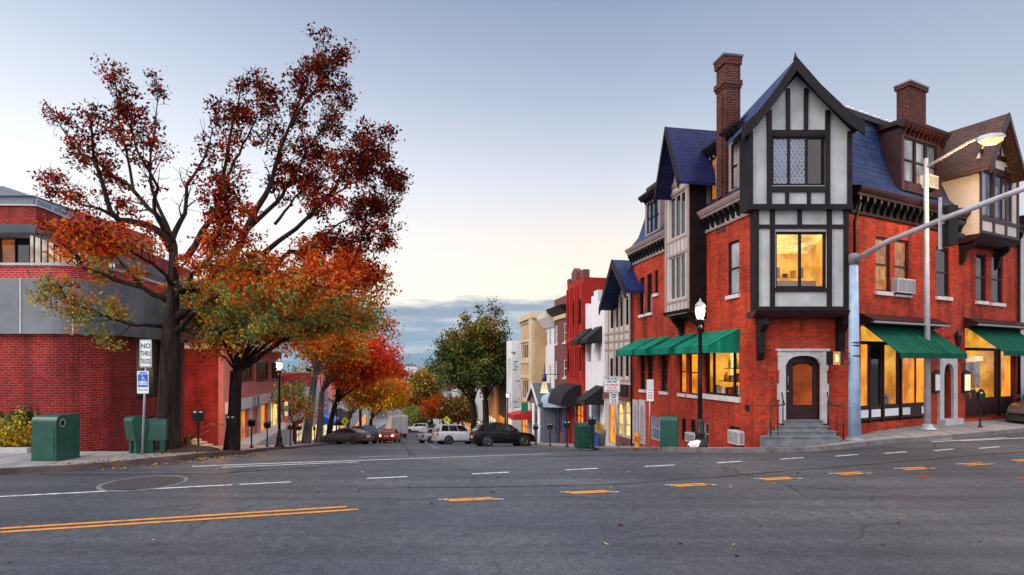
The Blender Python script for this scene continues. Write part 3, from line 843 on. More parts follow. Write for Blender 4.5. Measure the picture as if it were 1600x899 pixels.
g = gable(cb, FC, eL[0], eL[1], eP[0], eP[1], eR[0], eR[1], 1.1, -3.6, 'slate_blue', 'timber', .12, True, .30, lback=(-.1, -1.6, -3.6))
mb = MB(); mb.lathe(FC.at(eP[0], eP[1]+.1, 1.05), [(.07, 0), (.05, .1), (.02, .2), (.0, .3)], 8); mb.build('finial', 'timber', g)
# soffit brackets to the sides of the gable
# corner door ---------------------------------------------------------
mb = MB()
S = lambda *a: bar(mb, FC, a[0], a[1], a[2], a[3], -.02, .10)
jambs = [(1217, 556, 1228, 579), (1219, 579, 1228, 600), (1216, 600, 1228, 625), (1219, 625, 1228, 662), (1284, 556, 1294, 579), (1284, 579, 1292, 600), (1284, 600, 1295, 625), (1284, 625, 1292, 662)]
for a in jambs: S(*a)
def arch(mb, fr, x0, x1, yt, yspring, ytop, o0, o1, n=12):
    "lintel between the arch curve and a straight top"
    a, b = fr.t(x0, o1), fr.t(x1, o1); xm = (x0+x1)/2
    zt, zs, za = fr.z(xm, yt, o1), fr.z(xm, yspring, o1), fr.z(xm, ytop, o1)
    for i in range(n):
        u, v = i/n, (i+1)/n
        f = lambda q: zs+(za-zs)*max(0, 1-abs(2*q-1)**2.6)**.62
        mb.prism(fr, [(a+(b-a)*u, f(u)), (a+(b-a)*v, f(v)), (a+(b-a)*v, zt), (a+(b-a)*u, zt)], o0, o1)
arch(mb, FC, 1228, 1284, 547, 571, 556, -.02, .10)
S(1216, 547, 1228, 556); S(1284, 547, 1295, 556)
bar(mb, FC, 1214, 545, 1297, 548.5, -.02, .14)
mb.build('door_surround', 'stone_trim', cb)
t0, t1, z0, z1 = dr
mb = MB(); tw = t1-t0
gl = (t0+.27, t1-.24, z0+.5, z1-.28)
mb.wall(FC, t0, t1, z0, z1, [gl], -.12, .06); mb.poly([FC.at(t0, z0, -.2), FC.at(t1, z0, -.2), FC.at(t1, z1, -.2), FC.at(t0, z1, -.2)])
door = mb.build('door', 'maroon', cb)
mb = MB(); mb.wall(FC, gl[0], gl[1], gl[2], gl[3], [(gl[0]+.03, gl[1]-.03, gl[2]+.03, gl[3]-.03)], -.115, .02)
arch_in = mb
mb.build('glazing_bead', 'timber', door)
mb = MB(); a_, b_, c_, d_ = gl
pts = [(a_, c_), (b_, c_), (b_, d_-.16)]+[(b_-(b_-a_)*q, d_-.16+.16*math.sin(PI*q)) for q in np.linspace(.1, .9, 7)]+[(a_, d_-.16)]
mb.poly([FC.at(t, z, -.13) for t, z in pts]); mb.build('pane', 'glass_amber', door)
mb = MB(); mb.poly([FC.at(t, z, -.128) for t, z in ((a_+.05, c_+.05), (b_-.05, c_+.05), (b_-.05, c_+.62), (a_+.05, c_+.42))]); mb.build('reflection_panel', 'orange_wall', door) if False else None
mb = MB(); mb.tube([FC.at(t0+.1, z0+1.25, -.06), FC.at(t0+.1, z0+1.55, -.06)], .014, 6); mb.build('door_pull', 'metal_grey', door); mb = MB(); mb.lathe(FC.at(t0+.12, z0+1.02, -.1), [(.03, -.0), (.035, .03), (.02, .06)], 8, 'y'); mb.build('handle', 'metal_grey', door)
mb = MB()
zs = z0
for x0, x1, y0, y1, oo in ((1227, 1285, 657, 666, .18), (1218, 1294, 666, 674, .42), (1206, 1308, 674, 682.5, .70), (1194, 1312, 682.5, 693, .98)):
    a, b = FC.t(x0, oo), FC.t(x1, oo); zt = FC.z(1250, y0, oo); zb2 = FC.z(1250, y1, oo)
    mb.box(FC, a, b, -.6, zt, oo-.32 if oo > .2 else 0, oo); mb.box(FC, a-.02, b+.02, zt-.035, zt+.004, oo-.30, oo+.025)
st = mb.build('entrance_step', 'step_stone', cb)
for sgn, x0, x1 in ((-1, 1201, 1222), (1, 1314, 1293)):
    mb = MB(); a, b = FC.t(x0, .75), FC.t(x1, .3)
    zt = FC.z(1250, 635, .75); zg = FC.z(1250, 680, .75)
    mb.tube([FC.at(b, zt+.45, .28), FC.at(b, zt+.2, .36), FC.at(b-sgn*-.0, zt+.04, .5), FC.at(a, zt, .9)], .022, 6)
    mb.tube([FC.at(a, zg-.15, .9), FC.at(a, zt, .9)], .02, 6); m_ = (a+b)/2
    mb.tube([FC.at(m_, zg-.05, .7), FC.at(m_, zt, .7)], .016, 6); mb.tube([FC.at(b, zg, .36), FC.at(b, zt+.2, .36)], .02, 6)
    mb.build('handrail', 'iron', cb)
# avenue storefront window (room behind) --------------------------------
def room(root, fr, r, o, depth, wallm, fmat, mull=(), trans=(), items=None, glass='shop_glass', fw=.07, name='shop_window', parts_lit=True, amb=None):  # room surfaces emit light themselves in place of interior lamps
    t0, t1, z0, z1 = r
    mb = MB(); a, b = o-.16, o-.07
    mb.box(fr, t0, t0+fw, z0, z1, a, b); mb.box(fr, t1-fw, t1, z0, z1, a, b); mb.box(fr, t0+fw, t1-fw, z0, z0+fw, a, b-.002); mb.box(fr, t0+fw, t1-fw, z1-fw, z1, a, b-.002)
    for t in mull: mb.box(fr, t-fw/2, t+fw/2, z0+fw, z1-fw, a, b-.004)
    for z in trans: mb.box(fr, t0+fw, t1-fw, z-fw*.4, z+fw*.4, a, b-.006)
    w_ = mb.build(name, fmat, root)
    g = MB(); g.poly([fr.at(t0, z0, a+.03), fr.at(t1, z0, a+.03), fr.at(t1, z1, a+.03), fr.at(t0, z1, a+.03)]); g.build('pane', glass, w_)
    q = MB(); d = o-depth
    q.poly([fr.at(t0-.1, z0, d), fr.at(t1+.1, z0, d), fr.at(t1+.1, z1+.1, d), fr.at(t0-.1, z1+.1, d)])
    i_ = q.build('room_back', wallm, w_)
    q = MB()
    for t in (t0-.1, t1+.1): q.poly([fr.at(t, z0-.05, a), fr.at(t, z0-.05, d), fr.at(t, z1+.1, d), fr.at(t, z1+.1, a)])
    q.poly([fr.at(t0-.1, z1+.1, a), fr.at(t1+.1, z1+.1, a), fr.at(t1+.1, z1+.1, d), fr.at(t0-.1, z1+.1, d)])
    q.poly([fr.at(t0-.1, z0-.05, a), fr.at(t1+.1, z0-.05, a), fr.at(t1+.1, z0-.05, d), fr.at(t0-.1, z0-.05, d)])
    q.build('room_shell', wallm, w_)
    if items: items(w_, t0, t1, z0, z1, o)
    return w_
def figures(w_, t0, t1, z0, z1, o):
    "stock on tiers with a lit panel at one side"
    rn = random.Random(int(t0*100)+5); fr = fr_cur; hh = z1-z0
    mb = MB(); a = t1-(t1-t0)*.30; mb.box(fr, a, a+(t1-t0)*.13, z0+hh*.25, z1-.1, o-.95, o-.9); mb.build('lit_panel', 'lit_yellow', w_)
    for tier in range(3):
        zt = z0+hh*(.0, .28, .55)[tier]; dp = o-.45-.25*tier
        if tier: mb = MB(); mb.box(fr, t0+.1, t1-.1, zt-.03, zt, dp-.15, dp+.12); mb.build('display_shelf', 'brown_wall', w_)
        n = 9
        for k in range(n):
            t = t0+.12+(t1-t0-.24)*(k+rn.random())/n; h = rn.uniform(.12, .24)*hh; q = rn.uniform(.05, .12); mb = MB()
            if rn.random() < .5: mb.lathe(fr.at(t, zt, dp), [(q*.6, 0), (q, h*.35), (q*.5, h*.6), (q*.7, h*.8), (.0, h)], 7)
            else: mb.box(fr, t-q, t+q, zt, zt+h*.8, dp-.08, dp+.08)
            mb.build('display_item', rn.choice(['white', 'maroon', 'brown_wall', 'navy', 'far_green', 'orange_wall', 'red_paint', 'white', 'stone_trim']), w_)
fr_cur = FA
big = (FA.t(1155), FA.t(1101), FA.z(1128, 618), FA.z(1128, 541))
room(cb, FA, big, 0, 1.3, 'room_warm', 'timber', mull=[FA.t(1112), FA.t(1144)], items=figures)
mb = MB(); mb.box(FA, big[0]-.1, big[1]+.1, big[2]-.2, big[2], -.05, .1); mb.build('window_sill', 'sill', cb)
# four green awnings over the avenue windows
zt, zb_ = FA.z(1155, 513), None
for xa, xb, nm in ((1155, 1100, 0), (1088, 1060, 1), (1047, 1030, 2), (1024, 998, 3)):
    ta, tb = FA.t(xa), FA.t(xb)
    zt = 3.98; out = 1.25
    awning(cb, FA, ta-.05, tb+.1, zt, zt-.62, out, 'awning_green', .28)
# stone blind arches at the far end, low
for x0, x1 in ((990, 998), (1000, 1009)):
    r = FA.R(x0, 625, x1, 694); mb = MB(); mb.box(FA, r[0], r[1], r[2], r[3], 0, .06); pp = mb.build('blind_arch', 'stone_trim', cb)
    mb = MB(); a, b = r[0]+.12, r[1]-.12; zt_ = r[3]-.25
    mb.poly([FA.at(t, z, .064) for t, z in ([(a, r[2]), (b, r[2]), (b, zt_-.3)]+[((a+b)/2+(b-a)/2*math.cos(q), zt_-.3+.3*math.sin(q)) for q in np.linspace(.4, PI-.4, 5)]+[(a, zt_-.3)])]); mb.build('niche', 'plain_grey', pp)
def halfwall(w_, t0, t1, z0, z1, o):
    mb = MB(); mb.box(FC, t0, t1, z0, z0+.34, o-.75, o-.7); mb.build('low_partition', 'plain_grey', w_)
    mb = MB(); mb.box(FC, t0, t1, z1-.32, z1-.28, o-1.0, o-.95); mb.build('ceiling_beam', 'lit_cream', w_)
    mb = MB(); mb.poly([FC.at(t0-.1, z1-.0, o-.16), FC.at(t1+.1, z1-.0, o-.16), FC.at(t1+.1, z1-.45, o-1.58), FC.at(t0-.1, z1-.45, o-1.58)]); mb.build('sloped_ceiling', 'lit_yellow', w_)
    mb = MB(); mb.box(FC, t0, t1, z0+.55, z0+.58, o-1.5, o-1.45); mb.build('shelf', 'orange_wall', w_)
    for k in range(6): mb = MB(); tt = t0+.15+k*(t1-t0-.3)/5; mb.box(FC, tt-.08, tt+.08, z0+.58, z0+.7+.12*(k % 3), o-1.5, o-1.42); mb.build('shelf_item', ['brown_wall', 'orange_wall', 'plain_grey'][k % 3], w_)
fr_cur = FC
room(cb, FC, rl, OL, 1.6, 'room_warm', 'timber', mull=[(rl[0]+rl[1])/2], items=halfwall)
fr_cur = FA
# air conditioners --------------------------------------------------------
def ac_unit(fr, t, z, o, w, h, label, d=.45):
    base = fr.at(t, z, o)
    a = thing('air_conditioner', base, label, 'air conditioner', 'window air conditioners')
    mb = MB(); mb.box(fr, t-w/2, t+w/2, z, z+h, o-d*.6, o+d*.5); mb.build('casing', 'offwhite', a)
    mb = MB()
    for k in range(2):
        x0 = t-w/2+.03+k*w/2; mb.box(fr, x0, x0+w/2-.05, z+.04, z+h-.04, o+d*.5, o+d*.5+.006)
    g_ = mb.build('grille', 'plain_grey', a)
    mb = MB()
    for k in range(7): zz = z+.07+k*(h-.14)/6; mb.box(fr, t-w/2+.04, t+w/2-.04, zz-.008, zz+.008, o+d*.5+.007, o+d*.5+.016)
    for zz in (0,):
        mb.box(fr, t-w/2-.006, t-w/2-.001, z+.06, z+h-.06, o+.05, o+d*.42); mb.box(fr, t+w/2+.001, t+w/2+.006, z+.06, z+h-.06, o+.05, o+d*.42)
    mb.build('vent', 'metal_grey', a)
    mb = MB(); mb.box(fr, t-w/2+.05, t+w/2-.05, z-.05, z-.004, o-.1, o+d*.3); mb.build('bracket', 'timber', a)
def ac_at(fr, x0, y0, x1, y1, label, o=0):
    r = fr.R(x0, y0, x1, y1, o+.2); ac_unit(fr, (r[0]+r[1])/2, r[2], o, (r[1]-r[0])*.92, r[3]-r[2], label)
ac_at(FA, 1137, 673, 1156, 694, 'white window air conditioner low on the avenue brick wall nearest the corner')
ac_at(FA, 1070, 677, 1087, 691, 'white window air conditioner low on the brick wall behind the black lamp post')
ac_at(FB, 1401, 436, 1431, 458, 'white air conditioner in the upper brick-wall window above the green awning')
# oriel bay on the avenue side ---------------------------------------------
OB = .75
b0, b1 = FA.t(1075.5, OB), FA.t(1041, OB)
zb0 = FA.z(1058, 486, OB); zt0 = FA.z(1058, 300, OB)
rr1 = FA.R(1046, 399, 1070.5, 468, OB); rr2 = FA.R(1046, 303, 1070.5, 371, OB)
mb = MB(); mb.wall(FA, b0, b1, zb0, zt0+.5, [rr1, rr2], OB, .12)
mb.cur = 1
for t in (b0, b1): mb.poly([FA.at(t, zb0, 0), FA.at(t, zb0, OB), FA.at(t, zt0+.5, OB), FA.at(t, zt0+.5, -1.5), FA.at(t, ZC, -1.5), FA.at(t, ZC, 0)])
mb.poly([FA.at(b0, zb0, 0), FA.at(b1, zb0, 0), FA.at(b1, zb0, OB), FA.at(b0, zb0, OB)])
ob = mb.build('oriel_bay', ['stucco_light', 'stucco'], cb)
win(cb, FA, rr1, OB, 'stucco_light', 'glass_dark', 3, 1, .07); win(cb, FA, rr2, OB, 'stucco_light', 'glass_dark', 3, 1, .07)
mb = MB()
for t in (b0, b1): mb.box(FA, t-.1, t+.1, zb0, zt0+.4, OB-.1, OB+.03)
mb.cur = 1
mb.box(FA, b0-.13, b0-.08, zb0, zt0+.3, .02, OB)
mb.cur = 0
for zz in (rr1[2]-.08, rr1[3]+.05, rr2[2]-.08, rr2[3]+.06, (rr1[2]+zb0)/2-.35):
    mb.box(FA, b0+.1, b1-.1, zz-.05, zz+.05, OB, OB+.028)
for k in range(1, 6):
    t = b0+(b1-b0)*k/6; mb.box(FA, t-.02, t+.02, rr1[3]+.1, rr2[2]-.12, OB, OB+.02); mb.box(FA, t-.02, t+.02, zb0, rr1[2]-.12, OB, OB+.02)
mb.build('timber_frame', ['timber_beige', 'timber'], ob)
mb = MB(); mb.sprism(FA, [(0, zb0-.38), (.15, zb0-.34), (OB+.02, zb0-.14), (OB+.14, zb0), (0, zb0)], b0-.12, b1+.12); mb.build('ledge', 'maroon', ob)
for t in (b0+.1, b1-.25):
    mb = MB(); mb.sprism(FA, [(0, zb0-.35), (.62, zb0-.25), (.5, zb0-.45), (.25, zb0-.7), (.15, zb0-1.1), (0, zb0-1.2)], t, t+.16); mb.build('bracket', 'timber', ob)
oF = 1.45
gP = (FA.t(1041, oF), FA.z(1041, 203, oF)); gR = (FA.t(1061.5, oF), FA.z(1061.5, 287, oF)); gL = (FA.t(1024, oF), FA.z(1024, 312, oF))
# match eaves either side of the ridge
zE = (gR[1]+gL[1])/2
g = gable(cb, FA, gR[0], gR[1], gP[0], gP[1], gL[0], gL[1], oF, -3.0, 'slate_navy', 'timber', .12, False, .2)
mb = MB()
mb.prism(FA, [(b0-.05, zt0+.1), (b1+.05, zt0+.1), (gP[0], gP[1]-.25)], OB-.05, OB+.001); mb.build('gable_panel', 'stucco_light', ob)
mb = MB()
for q in (-.5, 0, .5): mb.box(FA, gP[0]+q-.05, gP[0]+q+.05, zt0+.4, gP[1]-.5-abs(q)*1.4, OB+.0, OB+.04)
mb.box(FA, b0, b1, zt0+.25, zt0+.45, OB, OB+.05)
mb.build('gable_timber', 'timber_beige', ob)
# dormers on the avenue side
def dormer(fr, xa, ya, xb, yb, o, pm, nx, label=None, back=-2.2, fm='timber_beige', bodym='timber_beige', roofm='timber', wpx=None, zroof=None, hood=.25):
    r = fr.R(xa, ya, xb, yb, o); w_ = fr.R(*wpx, o)
    mb = MB(); mb.wall(fr, r[0], r[1], r[2], r[3], [w_], o, .12)
    for t in (r[0], r[1]): mb.poly([fr.at(t, r[2], o), fr.at(t, r[3], o), fr.at(t, r[3], back), fr.at(t, r[2], back)])
    d = mb.build('dormer', bodym, cb)
    # window of the dormer as sub-part
    t0, t1, z0, z1 = w_
    mb = MB(); a, b = o-.1, o-.03; fw = .06
    mb.box(fr, t0, t0+fw, z0, z1, a, b); mb.box(fr, t1-fw, t1, z0, z1, a, b); mb.box(fr, t0+fw, t1-fw, z0, z0+fw, a, b-.002); mb.box(fr, t0+fw, t1-fw, z1-fw, z1, a, b-.002); mb.box(fr, t0+fw, t1-fw, (z0+z1)/2-.03, (z0+z1)/2+.03, a, b-.004)
    for i in range(1, nx): t = t0+(t1-t0)*i/nx; mb.box(fr, t-.07, t+.07, z0+fw, z1-fw, a, b+.02)
    mb.build('window_frame', 'timber', d)
    mb = MB(); mb.poly([fr.at(t0, z0, a+.02), fr.at(t1, z0, a+.02), fr.at(t1, z1, a+.02), fr.at(t0, z1, a+.02)]); mb.build('pane', pm, d)
    mb = MB(); mb.sprism(fr, [(o+hood*.4, r[3]-.15), (o+hood, r[3]+.02), (o+hood+.03, r[3]+.12), (back, r[3]+.3), (back, r[3]-.01), (o-.1, r[3]-.01)], r[0]-.18, r[1]+.18)
    t = r[0]+.05
    while t < r[1]: mb.sprism(fr, [(o, r[3]-.35), (o+.05, r[3]-.33), (o+hood*.8, r[3]-.1), (o+hood*.8, r[3]-.02), (o, r[3]-.02)], t, t+.08); t += .3
    mb.build('dormer_roof', roofm, d)
    return d
dormer(FA, 1104, 236, 1121, 322, -.12, 'lit_dim', 1, wpx=(1109, 247, 1118, 315))
dormer(FA, 1137, 205, 1155, 305, -.12, 'curtain_glass', 1, wpx=(1142, 223, 1152, 295))
dormer(FA, 1008, 304, 1031, 368, -.12, 'glass_sky', 3, wpx=(1010.5, 314, 1029.5, 362), hood=.3)
# tall chimney
tc0, tc1 = FA.t(1134), FA.t(1120.5)
zc = FA.z(1127, 92); 
mb = MB(); mb.box(FA, tc0, tc1, 7.8, zc-.35, -.62, .03)
mb.box(FA, tc0+.12, tc1-.12, ZC+.3, zc-1.5, .03, .1)
mb.box(FA, tc0-.06, tc1+.06, zc-1.15, zc-.95, -.68, .12); mb.box(FA, tc0-.03, tc1+.03, zc-1.25, zc-1.15, -.65, .07)
mb.box(FA, tc0-.04, tc1+.04, zc-.35, zc-.2, -.66, .1); mb.box(FA, tc0-.05, tc1+.05, zc-.2, zc-.06, -.67, .11)
ch = mb.build('chimney', 'brick_chimney', cb)
mb = MB(); mb.box(FA, tc0-.08, tc1+.08, zc-.06, zc+.02, -.7, .14); mb.build('chimney_cap', 'grey_roof', ch)
# second chimney
oc = -2.2
r = FB.R(1421, 133, 1447, 186, oc); mb = MB(); mb.box(FB, r[0], r[1], ZR-.3, r[3]-.2, oc-.55, oc); mb.box(FB, r[0]-.07, r[1]+.07, r[3]-.2, r[3]-.02, oc-.62, oc+.07)
ch = mb.build('chimney', 'brick_chimney', cb)
mb = MB(); mb.box(FB, r[0]-.1, r[1]+.1, r[3]-.02, r[3]+.05, oc-.65, oc+.1); mb.build('chimney_cap', 'concrete', ch)
# cross-street dormer with its air conditioner
dormer(FB, 1409, 205, 1471, 304, -.1, 'glass_sky', 3, wpx=(1413, 221, 1464, 290), fm='maroon', bodym='maroon', roofm='maroon')
ac_at(FB, 1449, 274, 1466, 294, 'white air conditioner in the triple roof dormer beside the street light pole', -.1)
# cross-street gabled bay
OG = .75
g0, g1 = FB.t(1532, OG), FB.t(1589.5, OG)
zg0, zg1 = FB.z(1560, 371, OG), FB.z(1560, 262, OG)
rw = FB.R(1536, 271, 1583, 343, OG)
mb = MB(); mb.wall(FB, g0, g1, zg0, zg1+.15, [rw], OG, .12)
for t in (g0, g1): mb.poly([FB.at(t, zg0, 0), FB.at(t, zg0, OG), FB.at(t, zg1+.15, OG), FB.at(t, zg1+.15, -1.5), FB.at(t, ZC, -.3)])
mb.poly([FB.at(g0, zg0, 0), FB.at(g1, zg0, 0), FB.at(g1, zg0, OG), FB.at(g0, zg0, OG)])
pk = (FB.t(1575, 1.2), FB.z(1575, 182, 1.2))
gb = mb.build('gabled_bay', 'stucco_light', cb)
mb = MB()
for t in (g0, (g0*2+g1)/3, (g0+2*g1)/3, g1): mb.box(FB, t-.08, t+.08, zg0, zg1+.1, OG, OG+.04)
for z in (zg0+.06, rw[2]-.1, rw[3]+.08): mb.box(FB, g0+.08, g1-.08, z-.08, z+.08, OG, OG+.036)
mb.build('timber_frame', 'maroon', gb)
win(cb, FB, rw, OG, 'maroon', 'glass_sky', 3, 1, .09)
el = (FB.t(1546, 1.2), FB.z(1546, 264, 1.2)); er = (2*pk[0]-el[0], el[1])
g = gable(cb, FB, el[0], el[1], pk[0], pk[1], er[0], er[1], 1.2, -3.2, 'slate_brown', 'maroon', .12, False, .18)
mb = MB(); mb.prism(FB, [(el[0]+.15, zg1+.1), (er[0]-.15, zg1+.1), (pk[0], pk[1]-.2)], OG-.05, OG+.002); mb.build('gable_panel', 'stucco_light', gb)
mb = MB()
for q in (-.45, 0, .45): mb.box(FB, pk[0]+q-.04, pk[0]+q+.04, zg1+.5, pk[1]-.4-abs(q)*1.2, OG+.003, OG+.04)
mb.box(FB, el[0]+.3, er[0]-.3, zg1+.3, zg1+.5, OG+.003, OG+.045)
mb.build('gable_timber', 'maroon', gb)
mb = MB(); mb.sprism(FB, [(0, zg0-.3), (.4, zg0-.28), (OG, zg0-.12), (OG+.1, zg0), (0, zg0)], g0-.1, g1+.1); mb.build('ledge', 'maroon', gb)
for t in (g0+.02, g1-.2):
    mb = MB(); mb.sprism(FB, [(0, zg0-.3), (.55, zg0-.29), (.5, zg0-.42), (.25, zg0-.6), (.16, zg0-1.0), (0, zg0-1.15)], t, t+.17); mb.build('bracket', 'timber', gb)
# cross-street shopfronts ------------------------------------------------
fr_cur = FB
def shopfront(r, sections, zsill, ztr, canopy, aw, items=None):
    t0, t1, z0, z1 = r
    for (a, b, kind) in sections:
        w_ = None
        if kind == 'room': room(cb, FB, (a, b, zsill, ztr), 0, 1.2, 'room_warm', 'maroon', items=items or figures, fw=.06)
        elif kind == 'bluer': room(cb, FB, (a, b, zsill, ztr), 0, .8, 'room_warm', 'maroon', items=items, fw=.06)
        elif kind == 'door':
            win(cb, FB, (a, b, z0+.12, ztr), 0, 'maroon', 'lit_amber', 1, 2, .1, name='shop_door', dep=.2)
        else: win(cb, FB, (a, b, zsill, ztr), 0, 'maroon', kind, 2 if (b-a) > 1.2 else 1, 1, .06, name='shop_window')
    # transom lights
    win(cb, FB, (t0, t1, ztr+.06, z1), 0, 'maroon', 'lit_transom', max(5, int((t1-t0)/.32)), 3, .018, name='transom_window', bd=.015)
    mb = MB()
    mb.box(FB, t0, t1, ztr-.0, ztr+.06, -.16, -.02)
    for a, b, kind in sections:
        if kind != 'door': mb.box(FB, a, b, z0+.1, zsill, -.16, -.06)
        mb.box(FB, a-.06, a+.02, z0, ztr, -.17, -.03)
    mb.build('shopfront_frame', 'maroon', cb)
    mb = MB()
    for a, b, kind in sections:
        if kind == 'door': continue
        n = max(1, int((b-a)/.55))
        for k in range(n):
            x0 = a+(b-a)*k/n+.08; x1 = a+(b-a)*(k+1)/n-.08
            if (k % 2) == 0 or n < 3: mb = MB(); mb.box(FB, x0, x1, z0+.2, zsill-.1, -.06, -.045); mb.build('stall_riser', 'white' if canopy else 'maroon', cb)
r1z = r1
xt = lambda x: FB.t(x)
za = FB.z(1400, 634); zt_ = FB.z(1400, 537)
shopfront(r1, [(xt(1345), xt(1361), 'lit_orange'), (xt(1362), xt(1380), 'glass_dark'), (xt(1383), xt(1408), 'room'), (xt(1411), xt(1455), 'lit_orange')], za, zt_, True, None)
# dark reflecting half of the first window
zs2 = FB.z(1535, 624); zt2 = FB.z(1535, 546)
def easel(w_, t0, t1, z0, z1, o):
    mb = MB(); tm_ = (t0+t1)/2+.1
    for s_ in (-1, 1): mb.tube([FB.at(tm_+s_*.25, z0, o-.4), FB.at(tm_+s_*.08, z0+1.2, o-.5)], .025, 5)
    mb.box(FB, tm_-.22, tm_+.2, z0+.45, z0+1.15, -.5, -.47); mb.build('easel', 'orange_wall', w_)
    mb = MB()
    for k in range(8): mb.lathe(FB.at(t0+.2+k*(t1-t0-.4)/7, z0, o-.4-.2*(k % 2)), [(.1, 0), (.14, .12), (.09, .3), (0, .42)], 7)
    mb.build('potted_plant', 'far_green', w_)
    mb = MB(); mb.box(FB, t0+.55, t1-.25, z0+.45, z1-.55, -.62, -.6); mb.build('picture', 'room_blue', w_); mb = MB(); mb.box(FB, t0+.1, t1-.2, z1-.5, z1-.28, -.6, -.5); mb.build('pelmet', 'lit_cream', w_)
shopfront(r2, [(xt(1510), xt(1561), 'bluer'), (xt(1565), xt(1584), 'lit_orange')], zs2, zt2, False, None, easel)
for r, lab in ((r1, 0), (r2, 1)):
    t0, t1, z0, z1 = r
    mb = MB(); mb.sprism(FB, [(0, z1+.02), (.12, z1+.02), (.5, z1+.12), (.52, z1+.2), (.1, z1+.42), (0, z1+.44)], t0-.15, t1+.2); mb.build('shop_canopy', 'maroon', cb)
    mb = MB(); mb.sprism(FB, [(.3, z1+.1), (.6, z1+.06), (.62, z1+.1), (.35, z1+.2)], t0-.1, t1+.15); mb.build('awning_housing', 'metal_grey', cb)
    awning(cb, FB, t0+.1, t1-.1, z1+.06, z1-.98, 1.25, 'awning_dark_green', .2, side=False)
# stone door between the shops
t0, t1, z0, z1 = d1
mb = MB()
for a, b, c, d in ((t0-.3, t0, z0-.2, z1+.02), (t1, t1+.3, z0-.2, z1+.02)): mb.box(FB, a, b, c, d, -.02, .1)
n = 10
zs_ = z1-.45
for i in range(n):
    u, v = i/n, (i+1)/n; f = lambda q: zs_+.4*math.sqrt(max(0, 1-(2*q-1)**2))
    mb.prism(FB, [(t0+(t1-t0)*u, f(u)), (t0+(t1-t0)*v, f(v)), (t0+(t1-t0)*v, z1+.25), (t0+(t1-t0)*u, z1+.25)], -.02, .1)
mb.box(FB, t0-.3, t0, z1+.02, z1+.25, -.02, .1); mb.box(FB, t1, t1+.3, z1+.02, z1+.25, -.02, .1)
mb.box(FB, t0-.35, t1+.35, -.3, z0+.02, -.1, .3)
mb.build('door_surround', 'stone_trim', cb)
mb = MB(); mb.box(FB, t0, t1, z0, z1, -.3, -.22); mb.box(FB, t0+.15, t1-.15, z0+.3, z0+1.0, -.22, -.2); mb.box(FB, t0+.15, t1-.15, z0+1.15, z1-.5, -.22, -.2); mb.build('side_door', 'maroon', cb)
for x0, x1 in ((1456, 1469), (1502, 1514)):
    r = FB.R(x0, 583, x1, 614); mb = MB(); mb.box(FB, r[0], r[1], r[2], r[3], 0, .09); mb.prism(FB, [(r[0], r[3]), (r[1], r[3]), ((r[0]+r[1])/2, r[3]+.12)], 0, .09); bx_ = mb.build('menu_case', 'maroon', cb)
    mb = MB(); mb.box(FB, r[0]+.08, r[1]-.08, r[2]+.1, r[3]-.06, .09, .094); mb.build('menu_sheet', 'lit_cream' if x0 > 1480 else 'white', bx_)
# wall lantern
mb = MB(); tl, zl = FB.t(1497, .35), FB.z(1497, 528, .35)
mb.lathe(FB.at(tl, zl-.3, .35), [(.03, -.06), (.08, 0), (.14, .36), (.15, .38), (.08, .5), (.02, .56), (.01, .62)], 6, smooth=False); mb.tube([FB.at(tl-.5, zl-.05, .02), FB.at(tl-.35, zl+.05, .3), FB.at(tl, zl+.3, .35)], .02, 6); mb.build('wall_lantern', 'iron', cb)
# drainpipes
mb = MB(); mb.tube([FA.at(LA-.12, 8.2, .1), FA.at(LA-.12, -2, .1)], .05, 6); mb.build('drainpipe', 'black', cb)
mb = MB(); mb.tube([FB.at(.14, 8.3, .3), FB.at(.14, 7.7, .1), FB.at(.14, 4.6, .1)], .05, 6); mb.build('drainpipe', 'black', cb)
mb = MB(); mb.tube([FB.at(LB-.25, 8.3, .1), FB.at(LB-.25, .2, .1)], .06, 6); mb.build('drainpipe', 'black', cb)
mb = MB(); r = FA.R(1165, 633, 1171, 642); mb.box(FA, *r, 0, .04); mb.build('wall_vent', 'iron', cb)
# the next building to the right, at the frame's edge
nb = thing('neighbouring_building', FB.at(LB+3, 0), 'pale stuccoed building past the corner building at the right edge', 'building')
mb = MB(); mb.wall(FB, LB+.05, LB+14, -.6, 9.2, [], 0); mb.poly([FB.at(LB+.05, -.6, 0), FB.at(LB+.05, 9.2, 0), FB.at(LB+.05, 9.2, -10), FB.at(LB+.05, -.6, -10)]); mb.poly([FB.at(LB+.05, 9.2, 0), FB.at(LB+14, 9.2, 0), FB.at(LB+14, 9.2, -10), FB.at(LB+.05, 9.2, -10)]); mb.build('wall', 'stucco_light', nb)
mb = MB(); mb.sprism(FB, [(-.1, 9.0), (.5, 9.1), (.55, 9.4), (-.1, 9.45)], LB+.05, LB+14); mb.build('cornice', 'maroon', nb)
for k in range(4): win(nb, FB, (LB+1+k*3, LB+2.2+k*3, 4.6, 6.6), .02, 'maroon', 'glass_dark', 1, 2, .08, dep=.01)
